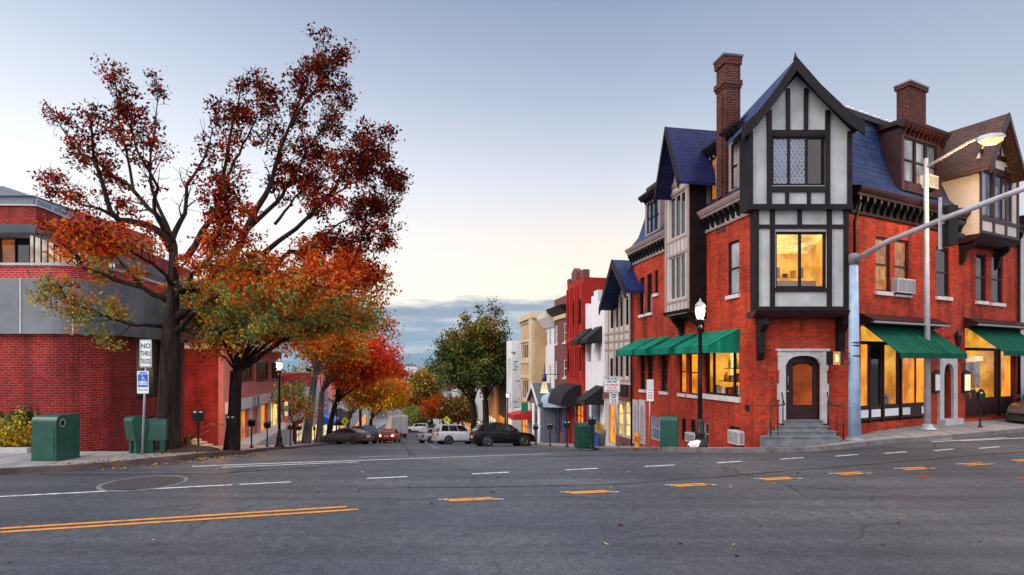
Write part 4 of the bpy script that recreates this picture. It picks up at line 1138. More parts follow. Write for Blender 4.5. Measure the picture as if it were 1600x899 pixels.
# ------------------------------------------------------------------ the row down the right side of the avenue
def shell(fr, t0, t1, zb, zt, o, holes, depth=10, mb=None):
    mb = mb or MB()
    mb.wall(fr, t0, t1, zb, zt, holes, o, .2)
    for t in (t0, t1): mb.poly([fr.at(t, zb, o), fr.at(t, zt, o), fr.at(t, zt, o-depth), fr.at(t, zb, o-depth)])
    mb.poly([fr.at(t0, zb, o-depth), fr.at(t1, zb, o-depth), fr.at(t1, zt, o-depth), fr.at(t0, zt, o-depth)])
    return mb
def rooftop(root, fr, t0, t1, zt, o, depth=10, mat='grey_roof', drop=.35):
    mb = MB(); mb.box(fr, t0+.02, t1-.02, zt-drop-.1, zt-drop, o-depth+.02, o-.02); return mb.build('flat_roof', mat, root)
def rowb(name, label, fr, xn, xf, o, ztop, mat, wins, depth=10, cat='building', group='buildings down the right side of the avenue', zb=None):
    a, b = fr.t(xn, o), fr.t(xf, o); t0, t1 = min(a, b), max(a, b)
    p = fr.at((t0+t1)/2, 0, o); zg = G(fr.at(t1, 0, 0).x, fr.at(t1, 0, 0).y)-1.5 if zb is None else zb
    r = thing(name, (p.x, p.y, zg+1.5), label, cat, group)
    holes = [fr.R(w[0], w[1], w[2], w[3], o) for w in wins]
    shell(fr, t0, t1, zg, ztop, o, holes, depth).build('wall', mat, r)
    for w, h in zip(wins, holes):
        kw = dict(w[4]) if len(w) > 4 else {}
        h = (max(h[0], t0+.02), min(h[1], t1-.02), h[2], h[3])
        win(r, fr, h, o, **kw)
    rooftop(r, fr, t0, t1, ztop, o, depth)
    return r, t0, t1, zg
W = lambda **k: k
# B1: little half-timbered shop
zE1 = FA.z(967, 480)
b1, t0, t1, zg = rowb('tudor_shop', 'narrow half-timbered gabled shop with arched lit windows beside the brick corner building', FA, 987.5, 945.5, 0, FA.z(978, 459)+.1, 'stucco_light',
  [(953.5, 470, 958.5, 513, W(ny=1, fm='timber')), (962, 467, 966.3, 512, W(ny=1)), (968.5, 465, 973, 510, W(ny=1)), (977.5, 463, 982, 508, W(ny=1)),
   (953, 560, 958, 590, W(ny=1)), (961, 557, 966, 590, W(ny=1)), (968.5, 556, 973, 589, W(ny=1)), (977, 554, 982.5, 588, W(ny=1)),
   (965, 630, 973, 680, W(ny=3, pm='lit_yellow', fm='timber_beige')), (975.5, 627, 984.5, 683, W(ny=3, pm='lit_yellow', fm='timber_beige')), (951, 630, 961, 693, W(ny=1, pm='lit_orange', fm='timber_beige', name='shop_door'))])
oF = .95
gP = (FA.t(957, oF), FA.z(957, 410, oF)); gR = (FA.t(978.5, oF), FA.z(978.5, 458, oF)); gL = (FA.t(937, oF), FA.z(937, 485, oF))
gable(b1, FA, gR[0], gR[1], gP[0], gP[1], gL[0], gL[1], oF, -7, 'slate_blue', 'timber', .14, False, .28)
mb = MB(); zt1 = FA.z(978, 459)+.1
mb.prism(FA, [(t0+.02, zt1-.02), (t1-.02, zt1-.02), (t1-.02, gL[1]+.3 if gL[1]+.3 > zt1 else zt1), (gP[0], gP[1]-.25)], -.08, .001); mb.build('gable_panel', 'stucco_light', b1)
mb = MB()
zz = [FA.z(967, y) for y in (463, 520, 533, 546, 594)]
for z in zz: mb.box(FA, t0, t1, z-.06, z+.06, 0, .04)
for x in (951, 960, 967.3, 975, 984.5): t = FA.t(x); mb.box(FA, t-.07, t+.07, FA.z(967, 596), zz[0]+(1.2 if 955 < x < 980 else .3), 0, .036)
mb.build('timber_frame', 'timber_beige', b1)
mb = MB(); 
for y0, y1 in ((600, 624),): mb.box(FA, t0, t1, FA.z(967, y1), FA.z(967, y0), 0, .12)
mb.build('fascia', 'brick_dark', b1)
mb = MB(); mb.box(FA, t0, FA.t(963), zg, FA.z(975, 683), 0, .05); mb.build('plinth', 'brick_dark', b1)
mb = MB(); a_, b_ = FA.t(985), FA.t(972); mb.box(FA, a_, b_, FA.z(978, 619), FA.z(978, 601), .125, .2); mb.build('sign_board', 'maroon', b1)
for xa, xb, y in ((965, 973, 630), (975.5, 984.5, 627)):
    mb = MB(); arch(mb, FA, xb, xa, y-4, y+9, y+.5, -.02, .08, 8); mb.build('window_arch', 'timber_beige', b1)
# B2: white castellated building
z2 = FA.z(938, 470)
b2, t0, t1, zg = rowb('white_brick_building', 'white painted brick building with a castellated top and two black upper awnings', FA, 945, 912.5, 0, z2, 'brick_white',
  [(916.5, 530, 923.5, 567, W(pm='curtain_glass', fm='white', ny=1)), (933, 528, 939, 566, W(pm='curtain_glass', fm='white', ny=1)),
   (914, 622, 921, 690, W(pm='glass_sky', fm='navy', ny=2)), (923, 622, 938, 690, W(pm='glass_sky', fm='plain_grey', ny=1, nx=2))])
L = t1-t0
for u, v, h in ((0, .16, .15), (.3, .5, .75), (.5, .62, .45), (.84, 1, .1)): mb = MB(); mb.box(FA, t0+L*u, t0+L*v, z2, z2+h, -.3, 0); mb.build('battlement', 'brick_white', b2)
for x0, x1 in ((913, 925), (930, 941)):
    a_, b_ = FA.t(x1), FA.t(x0); awning(b2, FA, a_, b_, FA.z(938, 510), FA.z(938, 530), 1.0, 'awning_black', .25)
mb = MB(); mb.box(FA, t0+.02, t1-.02, zg, FA.z(928, 614), 0, .06) if False else mb.box(FA, t0+.02, t1-.02, FA.z(928, 622), FA.z(928, 612), 0, .1); mb.build('fascia', 'roof_grey_blue', b2)
awning(b2, FA, FA.t(944), FA.t(931), FA.z(938, 603), FA.z(938, 624), 1.3, 'awning_black', .3)
sb = thing('grey_siding_building', FA.at(t1-2, 0, -3), 'grey clapboard upper storey rising behind the white castellated building', 'building')
mb = shell(FA, FA.t(946, -2.2), FA.t(918, -2.2), 0, FA.z(930, 441, -2.2), -2.2, [], 8); mb.build('wall', 'siding', sb); rooftop(sb, FA, FA.t(946, -2.2), FA.t(918, -2.2), FA.z(930, 441, -2.2), -2.2, 8, drop=.02)
# B3: scarlet three-storey
z3 = FA.z(899, 441)
b3, t0, t1, zg = rowb('scarlet_building', 'narrow bright red three-storey building with stepped parapet and big black quarter-round awning', FA, 912.2, 886.5, .12, z3, 'brick_scarlet',
  [(888.3, 474, 890.8, 512, W(ny=2, fm='maroon', fw=.1)), (895.5, 471, 899.5, 510, W(fm='maroon', fw=.1)), (904, 468, 908, 507, W(fm='maroon', fw=.1)),
   (887.5, 546, 890.5, 582, W(fm='maroon', fw=.1)), (892, 545, 895, 582, W(fm='maroon', fw=.1)), (900, 544, 903.5, 581, W(fm='maroon', fw=.1)), (905.5, 543, 909.2, 580, W(fm='maroon', fw=.1)),
   (901, 633, 911, 668, W(pm='lit_amber', fm='red_paint', nx=2)), (888, 633, 892.5, 694, W(pm='glass_dark', fm='red_paint', ny=1, name='shop_door')), (893.5, 633, 900, 690, W(pm='glass_sky', fm='red_paint', ny=2))])
mb = MB(); L = t1-t0
mb.box(FA, t0, t0+L*.2, z3, z3+.55, -.3, .14); mb.build('corner_pinnacle', 'brick_dark', b3); mb = MB(); mb.box(FA, t0+L*.4, t0+L*.72, z3, z3+.7, -.3, .14); mb.prism(FA, [(t0+L*.4, z3+.7), (t0+L*.72, z3+.7), (t0+L*.56, z3+1.0)], -.3, .14); mb.build('stepped_parapet', 'brick_dark', b3); mb = MB(); mb.box(FA, t1-L*.14, t1, z3, z3+.4, -.3, .14); mb.build('corner_pinnacle', 'brick_dark', b3)
mb = MB()
for u in (.02, .3, .42, .62, .74, .94): mb = MB(); mb.box(FA, t0+L*u, t0+L*u+.2, FA.z(899, 590), z3-.4, .12, .22); mb.build('pilaster', 'brick_scarlet', b3)
mb = MB(); mb.box(FA, t0+.003, t1-.003, FA.z(899, 535), FA.z(899, 528), .12, .24); mb.build('string_course', 'brick_scarlet', b3)
mb = MB(); a_, b_ = FA.t(911), FA.t(888); zt, zb_ = FA.z(899, 600), FA.z(899, 632); R_ = zt-zb_; n = 8
pts = [(.12+R_*math.sin(q), zb_+R_*math.cos(q)) for q in np.linspace(0, PI/2, n)]
mb.sprism(FA, pts+[(.12, zb_)], a_, b_); mb.build('awning', 'awning_black', b3)
# B4: dark brick with a bracketed cornice
z4 = FA.z(876, 465)
b4, t0, t1, zg = rowb('dark_brick_building', 'dark red brick building with a black bracketed cornice and blue shopfront under domed awnings', FA, 886.3, 866.3, 0, z4, 'brick_dark',
  [(867.3, 509, 871, 538, W(fm='white', pm='curtain_glass', sill='sill', fw=.1)), (880.3, 505, 884.8, 535, W(fm='offwhite', sill='sill', fw=.1)), (867.3, 564, 870, 590, W(fm='white', pm='curtain_glass', sill='sill', fw=.1)), (880, 562, 884.8, 590, W(fm='offwhite', sill='sill', fw=.1)),
   (875, 634, 883.5, 676, W(pm='glass_sky', fm='navy', nx=1)), (868, 634, 872, 676, W(pm='glass_dark', fm='navy', nx=1))])
mb = MB(); zc = FA.z(876, 486); mb.sprism(FA, [(0, zc-.35), (.1, zc-.3), (.5, zc), (.62, zc+.3), (0, zc+.35)], t0-.1, t1+.5); mb.build('cornice', 'black', b4)
mb = MB(); mb.sprism(FA, [(0, zc-.7), (.15, zc-.66), (.15, zc-.35), (0, zc-.35)], t0, t1); mb.build('frieze', 'tan_light', b4)
mb = MB(); mb.box(FA, t0+.02, t1-.02, zg, FA.z(876, 612), 0, .08) if False else None
mb = MB(); mb.box(FA, t0, FA.t(883.6), zg, FA.z(880, 625), 0, .1); mb.build('pier', 'navy', b4); mb = MB(); mb.box(FA, FA.t(874.8), FA.t(872), zg, FA.z(870, 625), 0, .1); mb.build('pier', 'navy', b4)
for xa, xb in ((885.5, 871), (870, 857)):
    a_, b_ = FA.t(xa, .1), FA.t(xb, .1); zb_ = FA.z((xa+xb)/2, 629); R_ = (b_-a_)/2; mb = MB(); i0 = []
    rows = []
    for i in range(7):
        q = PI/2*i/6; rows.append([FA.at((a_+b_)/2+R_*math.cos(q)*math.cos(p), zb_+.85*math.sin(q), .1+R_*.8*math.cos(q)*math.sin(p)) for p in np.linspace(0, PI, 10)])
    for i in range(6):
        for j in range(9): mb.poly([rows[i][j], rows[i][j+1], rows[i+1][j+1], rows[i+1][j]], True)
    for j in range(9): p, q = rows[0][j], rows[0][j+1]; mb.poly([p, q, q-Vector((0, 0, .3)), p-Vector((0, 0, .3))])
    mb.build('domed_awning', 'awning_blue', b4)
lc = thing('cone_sign', FA.at(FA.t(873), FA.z(873, 614), 1.2), 'lit cone-shaped hanging sign with a dark blue spire above the domed awnings', 'sign')
mb = MB(); p = FA.at(FA.t(873), FA.z(873, 614), 1.2); mb.lathe(p, [(.36, 0), (.33, .08), (.13, .9)], 10); mb.build('lit_cone', 'lit_cream', lc)
mb = MB(); mb.lathe(p, [(.15, .9), (.2, .95), (.18, 1.45), (.06, 1.5), (.03, 2.3), (.0, 2.4)], 10); mb.tube([p+Vector((0, 0, 1.5)), p+Vector((1.3, .2, 1.5))], .03, 5); mb.build('spire', 'navy', lc)
# B5: narrow white with cornice
z5 = FA.z(857, 497)
b5, t0, t1, zg = rowb('white_narrow_building', 'narrow white painted building with tall windows and a projecting white cornice', FA, 866.2, 849.5, -.1, z5, 'white',
  [(857.5, 515, 861, 540, W(fm='white', pm='curtain_glass', fw=.1)), (857.5, 570, 861, 606, W(fm='white', pm='curtain_glass', fw=.1)), (852, 518, 855, 542, W(fm='white', pm='curtain_glass', fw=.1)), (856, 636, 863, 684, W(fm='maroon', pm='lit_orange'))])
mb = MB(); mb.sprism(FA, [(-.1, z5-.9), (.1, z5-.85), (.7, z5-.1), (.75, z5+.1), (-.1, z5+.15)], t0, t1+.3); mb.build('cornice', 'white', b5)
mb = MB(); mb.box(FA, t0, t1, FA.z(857, 632), FA.z(857, 606), -.1, .35); mb.build('shop_sign_board', 'roof_grey_blue', b5)
mb = MB(); mb.box(FA, t0+.5, t1-1.0, FA.z(857, 630), FA.z(857, 618), .35, .42); mb.build('hanging_panel', 'white', b5)
# small grey pedimented shopfront
bp, t0, t1, zg = rowb('pedimented_shop', 'low grey shop with a small slate pediment and white columns', FA, 849, 831, 1.0, FA.z(840, 630, 1.0), 'roof_grey_blue',
  [(834, 640, 838, 684, W(fm='white', pm='glass_sky', fw=.1)), (841, 640, 846, 692, W(fm='white', pm='glass_dark', fw=.1, name='shop_door'))], depth=4)
zp = FA.z(840, 630, 1.0)
gable(bp, FA, t0-.2, zp, (t0+t1)/2, zp+1.6, t1+.2, zp, 1.5, -2, 'grey_roof', 'white', .12, False, .2)
mb = MB(); mb.prism(FA, [(t0, zp), (t1, zp), ((t0+t1)/2, zp+1.5)], .95, 1.1); mb.build('pediment', 'roof_grey_blue', bp)
for q in (t0+.1, (t0+t1)/2, t1-.3): mb = MB(); mb.tube([FA.at(q+.1, zg, 1.3), FA.at(q+.1, zp, 1.3)], .14, 8); mb.build('column', 'white', bp)
# B6: tan
OT = .9
z6 = FA.z(822, 502, OT)
b6, t0, t1, zg = rowb('tan_building', 'tall tan stucco building with grouped dark windows and a plain tan side wall', FA, 835.5, 813.8, OT, z6, 'tan',
  [(816, 536, 828, 562, W(fm='tan_light', nx=4, ny=1, fw=.18)), (816, 592, 828, 626, W(fm='tan_light', nx=4, ny=1, fw=.18)), (815, 645, 828, 690, W(fm='maroon', pm='lit_orange', nx=3))], depth=12)
mb = MB()
for y in (504, 533, 566, 589): z = FA.z(822, y, OT); mb.box(FA, t0, t1, z-.12, z+.12, OT, OT+.12)
for k in range(5): q = t0+2.5+(t1-t0-3.2)*k/4; mb.box(FA, q, q+.35, FA.z(822, 528, OT), FA.z(822, 518, OT), OT, OT+.08)
mb.box(FA, t0, t0+1.2, zg, z6, OT, OT+.3)
mb.build('facade_moulding', 'tan_light', b6)
mb = MB(); mb.box(FA, t0-.15, t1+.1, z6, z6+.5, OT-12, OT+.35); mb.build('coping', 'tan_light', b6)
awning(b6, FA, t0+.2, t1, FA.z(822, 632, OT), FA.z(822, 642, OT), 1.6, 'stucco_light', .3)
for i, (xa, xb, m_, l_) in enumerate(((826, 817, 'awning_red', 'red shop awning beside the lit tan building'),)):
    aw = thing('red_awning', FA.at(FA.t(xb), 0, 2), 'red canvas awning over the shopfront of the tan building', 'awning'); awning(aw, FA, FA.t(xa, 1.6), FA.t(xb, 1.6), FA.z(821, 636, 1.6), FA.z(821, 647, 1.6), 3.0, 'awning_red', .4)
# blade signs there
def blade(fr, t, z, o0, o1, h, mat, label, lines_=None):
    p = fr.at(t, z, (o0+o1)/2); s_ = thing('hanging_sign', p, label, 'sign'); mb = MB(); mb.box(fr, t-.05, t+.05, z, z+h, o0, o1); mb.build('panel', mat, s_)
    mb = MB(); mb.tube([fr.at(t, z+h+.05, -.2), fr.at(t, z+h+.05, o1)], .03, 5); mb.build('bracket', 'iron', s_); return s_
blade(FA, FA.t(832, 1.2), FA.z(832, 646, 1.5), 1.6, 2.2, .8, 'sign_green', 'small green hanging sign beside the red awning')
blade(FA, FA.t(830.5, 1.2), FA.z(830, 656, 1.5), 1.6, 2.2, .6, 'sign_red', 'small red hanging sign under the green one')
blade(FA, FA.t(812, 1.2), FA.z(812, 655, 1.2), .2, 1.8, 1.1, 'sign_white', 'white hanging sign before the mottled white building')
# B7: mottled white
paint('mottled', (.60, .64, .74), .8, .12, .6); 
z7 = FA.z(803, 534)
b7, t0, t1, zg = rowb('mottled_building', 'white painted brick building with a mottled peeling side wall beyond the tan building', FA, 800, 791.5, .8, z7, 'brick_white',
  [(794, 560, 795.5, 592, W(ny=2, fm='offwhite')), (796.7, 560, 798.3, 592, W(fm='offwhite')), (794, 615, 795.5, 640, W(fm='offwhite')), (796.7, 615, 798.3, 640, W(fm='offwhite')), (793, 655, 799, 690, W(pm='lit_cream', fm='offwhite'))], depth=12)
mb = MB(); zt_ = z7
rn = random.Random(3); ta = t0
for k in range(46):
    z = rn.uniform(zg+6, zt_-.6); o_ = rn.uniform(-2.3, .5); mb.box(FA, ta-.015, ta-.001, z, z+rn.uniform(.08, .22), o_, o_+rn.uniform(.1, .5))
q = mb.build('peeled_patch', 'plain_grey', b7); q['kind'] = 'stuff'
# B8: dark brown, B9.. far ones
z8 = FA.z(785, 536)
b8, t0, t1, zg = rowb('brown_building', 'dark brown building half hidden behind the green street trees', FA, 790, 776.5, .3, z8, 'brown_wall', [(779, 560, 782, 590, W(fm='tan_light')), (785, 560, 787, 590, W(fm='tan_light')), (778, 650, 788, 688, W(pm='lit_orange', fm='maroon', nx=3))], depth=12)
b9, t0, t1, zg = rowb('terracotta_building', 'low terracotta and grey shop building behind the trunks of the green trees', FA, 776, 756, .6, FA.z(766, 585), 'orange_wall', [(759, 600, 763, 622, W(fm='offwhite')), (767, 600, 771, 622, W(fm='offwhite')), (758, 650, 774, 680, W(pm='lit_cream', fm='maroon', nx=4))], depth=12)
mb = MB(); z = FA.z(766, 595); mb.sprism(FA, [(.6, z-1), (1.2, z-.2), (1.3, z+.4), (.6, z+.4)], t0, t1); mb.build('cornice', 'offwhite', b9)
for i, (xn, xf, y, m_, lb, pm_) in enumerate(((755.5, 738, 600, 'offwhite', 'off-white shop building far down the right side past the terracotta one', 'lit_cream'), (737.5, 722, 606, 'brick_dark', 'distant dark brick shop building on the right side', 'lit_orange'), (721.5, 706, 612, 'stucco_light', 'pale distant building at the far right end of the shops', 'lit_yellow'), (705.5, 692, 616, 'plain_grey', 'farthest grey building on the right side of the avenue', 'lit_cream'))):
    xm = (xn+xf)/2; w4 = (xn-xf)/4
    yt = FA.z(xm, y)
    rowb('shop_building', lb, FA, xn, xf, .4, yt, m_, [(xf+w4*.4, y+12, xf+w4*1.2, y+24, W(fm='offwhite', fw=.2)), (xf+w4*2.4, y+12, xf+w4*3.3, y+24, W(fm='offwhite', fw=.2)), (xf+w4*.3, 655, xn-w4*.3, 670, W(pm=pm_, fm='black', nx=4, fw=.2))], depth=14)

# ------------------------------------------------------------------ left side
nL = (1, .182)
def FLine(a): return Fr(a, 0, *uA, *nL)
# L1: big brick corner building with a rounded corner
Y1 = 18.6
lb = thing('rounded_brick_building', (-18, 21, 0), 'modern red brick building with rounded corner, concrete band and overhanging upper storey', 'building')
X1, aL = GX(100, Y1), -10.15
def path(o=0, n=9):
    "front wall, rounded corner, avenue wall: plan polyline offset outward by o"
    # rounded corner of radius R between direction +X and uA
    d1, d2 = Vector((1, 0)), Vector(uA).normalized(); n1, n2 = Vector((0, -1)), Vector((-nL[0]*-1, nL[1])).normalized()
    R_ = 1.15
    # corner point of the two straight walls (no offset)
    cx_ = aL-.182*Y1; c = Vector((cx_, Y1))
    # centre: at distance R from both
    m_ = (n1+n2); k = R_/ (1+n1.dot(n2)); cen = c-m_*k
    pts = [Vector((-45, Y1-o))]
    a1, a2 = math.atan2(n1.y, n1.x), math.atan2(n2.y, n2.x)
    for i in range(n+1):
        a = a1+(a2-a1)*i/n; pts.append(cen+Vector((math.cos(a), math.sin(a)))*(R_+o))
    return pts
def wallpath(mb, pts, z0, z1, smooth=True):
    for i in range(len(pts)-1):
        p, q = pts[i], pts[i+1]
        mb.poly([(p.x, p.y, z0), (q.x, q.y, z0), (q.x, q.y, z1), (p.x, p.y, z1)], smooth and i > 0)
FL1 = FLine(aL)
base_pts = path(0)
def onav(x, o=0): # point on the avenue wall under image column x
    f = FL1; t = f.t(x, o); p = f.at(t, 0, o); return Vector((p.x, p.y))
ZB1 = 3.66
def withuv(mb, pts, z0, z1, uv0=0):
    wallpath(mb, pts, z0, z1)
mb = MB(); pts = base_pts+[onav(213)]
wallpath(mb, pts, -1.5, ZB1)
e = onav(213); n2 = Vector((FL1.n[0], FL1.n[1]))
mb.poly([(e.x, e.y, -1.5), (e.x-n2.x*1.2, e.y-n2.y*1.2, -1.5), (e.x-n2.x*1.2, e.y-n2.y*1.2, ZB1), (e.x, e.y, ZB1)])
# window bay: sill wall
s0, s1 = FL1.t(213), FL1.t(271)
zs_ = FL1.z(240, 622)
mb.box(FL1, s0, s1, zs_-.75, zs_, -.5, -.12)
mb.box(FL1, s1, FL1.t(288), -3, ZB1, -1.2, -.0)
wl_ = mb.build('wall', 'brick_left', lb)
# UV along the path for the curved wall: recompute by arc length
me = wl_.data; uvl = me.uv_layers[0].data; cum = [0]
for i in range(len(pts)-1): cum.append(cum[-1]+(pts[i+1]-pts[i]).length)
for p in me.polygons[:len(pts)-1]:
    for li in p.loop_indices:
        v = me.vertices[me.loops[li].vertex_index].co+Vector((-18, 21, 0)); k = min(range(len(pts)), key=lambda q: (pts[q].x-v.x)**2+(pts[q].y-v.y)**2)
        uvl[li].uv = (cum[k], v.z)
win(lb, FL1, (s0, s1, zs_, ZB1), -.3, 'timber', 'glass_soft', 2, 1, .1, name='window')
mb = MB(); mb.box(FL1, s0, s1, -3, zs_-.75, -2.5, -2.4); mb.build('recess_wall', 'black', lb)
mb = MB(); mb.tube([FL1.at(s0+.2, zs_-1.0, -.2), FL1.at(s1, zs_-.85, -.2)], .06, 6); mb.box(FL1, s0, s1, zs_-1.0, zs_-.85, -.35, -.25); mb.build('railing', 'white', lb)
# concrete band
ZB2 = 5.45
mb = MB(); bp_ = path(.16)+[onav(345, .16+.4)]
ibp = path(-.4)+[onav(345, -3)]
for (pa, z0, z1) in ((bp_, ZB1, ZB2),): wallpath(mb, pa, z0, z1)
for i in range(len(bp_)-1):
    for z in (ZB1, ZB2): mb.poly([(bp_[i].x, bp_[i].y, z), (bp_[i+1].x, bp_[i+1].y, z), (ibp[i+1].x, ibp[i+1].y, z), (ibp[i].x, ibp[i].y, z)])
mb.build('concrete_band', 'concrete_band', lb)
mb = MB()
for x in (32, 114): 
    X = GX(x, Y1-.16); mb.box(LOC, X-.025, X+.025, ZB1+.02, ZB2-.01, -(Y1-.16), -(Y1-.175)+.0)
for x in (32, 114):
    X = GX(x, Y1-.165); m2 = MB(); m2.box(LOC, X-.02, X+.02, ZB1+.02, ZB2-.01, -(Y1-.16), -(Y1-.178)); m2.build('expansion_joint', 'sill', lb)
mb = MB(); pp_ = path(.05)+[onav(300, .05)]; wallpath(mb, pp_, ZB2, ZB2+.44); mb.build('brick_parapet', 'brick_band', lb)
mb = MB(); a_, b_ = path(.12)+[onav(300, .12)], path(-.3)+[onav(300, -.3)]
for i in range(len(a_)-1): 
    mb.poly([(a_[i].x, a_[i].y, ZB2+.52), (a_[i+1].x, a_[i+1].y, ZB2+.52), (b_[i+1].x, b_[i+1].y, ZB2+.52), (b_[i].x, b_[i].y, ZB2+.52)])
wallpath(mb, a_, ZB2+.44, ZB2+.52); mb.build('parapet_cap', 'metal_grey', lb)
mb = MB(); a_ = path(.0)+[onav(300)]; mb.poly([(v.x, v.y, ZB2+.1) for v in a_]+[(a_[-1].x-8, a_[-1].y+3, ZB2+.1), (-45, 29, ZB2+.1)]); mb.build('terrace_floor', 'concrete', lb)
# upper storey
YU = 21.2; aU = GX(57, YU)+.182*YU
FU = FLine(aU)
z_t, z_b, z_s = H-(322-CY)/F*YU, H-(350-CY)/F*YU, H-(362-CY)/F*YU
tU = FU.t(300)
XU = GX(57, YU)
def upath(o): return [Vector((-45, YU-o)), Vector((XU-.5, YU-o)), Vector((XU-.05+o*.7, YU-o*.6+.05)), Vector((aU-.182*(YU+.5)+o, YU+.5)), Vector((FU.at(tU, 0, o).x, FU.at(tU, 0, o).y))]
mb = MB(); wallpath(mb, upath(0), z_b, z_t, False); a_, b_ = upath(0), upath(-1)
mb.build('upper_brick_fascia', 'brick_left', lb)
mb = MB(); a_, b_ = upath(.06), upath(-.5)
for i in range(len(a_)-1): mb.poly([(a_[i].x, a_[i].y, z_t+.06), (a_[i+1].x, a_[i+1].y, z_t+.06), (b_[i+1].x, b_[i+1].y, z_t+.06), (b_[i].x, b_[i].y, z_t+.06)])
wallpath(mb, a_, z_t, z_t+.06, False); mb.build('roof_coping', 'metal_grey', lb)
mb = MB(); a_, b_, c_ = upath(.04), upath(-.15), upath(-3.0)
for i in range(len(a_)-1):
    mb.poly([(a_[i].x, a_[i].y, z_b), (a_[i+1].x, a_[i+1].y, z_b), (b_[i+1].x, b_[i+1].y, z_s), (b_[i].x, b_[i].y, z_s)])
    mb.poly([(b_[i].x, b_[i].y, z_s), (b_[i+1].x, b_[i+1].y, z_s), (c_[i+1].x, c_[i+1].y, z_s+.05), (c_[i].x, c_[i].y, z_s+.05)])
mb.build('soffit', 'concrete_band', lb)
mb = MB(); a_ = upath(0); mb.poly([(v.x, v.y, z_t-.15) for v in a_]+[(-45, 34, z_t-.15)]); mb.build('flat_roof', 'grey_roof', lb)
fw_ = Fr(-45, YU+1.2, 1, 0, 0, -1); zt0 = ZB2+.1
x1 = GX(46, YU+1.2)+45
win(lb, fw_, (x1-3.6, x1, zt0, z_s+.04), 0, 'timber', ['lit_dusk_amber', 'glass_dark'], 6, 1, .06, panes=(0, 0, 0, 0, 0, 1), name='glazed_wall')
win(lb, fw_, (x1-9, x1-3.7, zt0, z_s+.04), 0, 'timber', 'lit_dusk_amber', 3, 1, .12, name='glazed_wall')

FU2 = FLine(aU-.6)
t_ = FU2.t(50); k = 0
mb = MB(); mb.box(FU2, t_+.1, t_+6.4, ZB2+.1, z_s+.02, -.12, -.06); mb.build('pale_glazing', 'sky_glow', lb)  # emission stands in for sky reflected in and seen through the glass
while k < 15:
    p = FU2.at(t_+.15+k*.42, 0, 0); m2 = MB(); m2.box(FU2, t_+.15+k*.42, t_+.19+k*.42, ZB2+.1, z_s+.02, -.04, 0); m2.build('mullion', 'black', lb); k += 1
for zz in (ZB2+.75,):
    m2 = MB(); m2.box(FU2, t_+.1, t_+.15+15*.42, zz, zz+.04, -.05, .01); m2.build('rail', 'black', lb)
# roof box and roof rail
mb = MB(); Yb = 24; mb.box(LOC, -40, GX(52, Yb), z_t-.2, H-(305-CY)/F*Yb, -Yb-8, -Yb); mb.prism(LOC, [(-40, H-(305-CY)/F*Yb), (GX(53, Yb), H-(307-CY)/F*Yb), (GX(8, Yb), H-(292-CY)/F*Yb), (-40, H-(292-CY)/F*Yb)], -Yb-8, -Yb+.1); mb.build('rooftop_plant_room', 'roof_grey_blue', lb)
mb = MB(); q0 = FU.t(57, -.3); pA, pB = FU.at(q0, z_t+.4, -.3), FU.at(q0+12, z_t+.4, -.3); mb.tube([pA, pB], .02, 4)
for k in range(13): p = pA.lerp(pB, k/12); mb.tube([p-Vector((0, 0, .45)), p], .016, 4)
mb.build('roof_rail', 'metal_grey', lb)
# far and back walls so the block is closed
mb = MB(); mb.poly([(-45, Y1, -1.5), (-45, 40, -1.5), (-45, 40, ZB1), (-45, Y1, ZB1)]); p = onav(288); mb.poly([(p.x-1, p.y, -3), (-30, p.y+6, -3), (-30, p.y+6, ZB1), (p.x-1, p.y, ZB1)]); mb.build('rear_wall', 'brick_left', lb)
# L2: two-storey brick shop building with lit shopfront
A2 = -12.2; F2 = FLine(A2)
tn, tf = F2.t(350), F2.t(440); z2t = F2.z(400, 549)
l2 = thing('pink_brick_shops', F2.at(tn, G(F2.at(tn, 0).x, F2.at(tn, 0).y)), 'two-storey pink brick building with white fascia and golden lit shop windows, left side', 'building')
zb2, zf0, zf1 = -5.5, F2.z(400, 620), F2.z(400, 633)
zf1, zf0 = F2.z(398, 634), F2.z(398, 619)
holes = [F2.R(a, 567, b, 593.5) for a, b in ((374, 396), (401, 420), (424, 438))]
shops = [F2.R(a, 638, b, c) for a, b, c in ((372, 388, 692), (391, 397, 694), (404, 418, 691), (421, 437, 690))]
shops = [(s[0], s[1], F2.z(385, 690)-.4*i, zf1-.1) for i, s in enumerate(shops)]
mb = MB(); mb.wall(F2, tn, tf, zb2, z2t, holes+shops, 0, .3)
mb.poly([F2.at(tn, zb2, 0), F2.at(tn, z2t, 0), F2.at(tn, z2t, -12), F2.at(tn, zb2, -12)]); mb.poly([F2.at(tf, zb2, 0), F2.at(tf, z2t, 0), F2.at(tf, z2t, -12), F2.at(tf, zb2, -12)])
mb.build('wall', 'brick_pink', l2)
mb = MB(); mb.box(F2, tn-.32, tn-.02, zb2, z2t-.2, -9, -.25); mb.build('side_wall', 'brick_left', l2)
mb = MB(); mb.box(F2, tn-.33, tn+.35, zb2, z2t-.1, -.25, .06); mb.build('corner_pier', 'pink_trim', l2)
for h in holes: win(l2, F2, h, 0, 'maroon', 'glass_dark', 7, 1, .06, surround=.12, dep=.15)
for i, h in enumerate(shops): win(l2, F2, h, 0, 'pole_silver', ['lit_amber', 'lit_cream', 'lit_orange', 'lit_yellow'][i], 2 if i in (0, 3) else 1, 1, .12, name='shop_window', dep=.25)
mb = MB(); mb.box(F2, tn, tf, zf1, zf0, 0, .25); mb.build('fascia', 'offwhite', l2)
for x in (368, 391, 397.5, 420): t = F2.t(x); m2 = MB(); m2.box(F2, t-.25, t+.25, zf1-.02, zf0+.03, .25, .32); m2.build('fascia_post', 'concrete', l2)
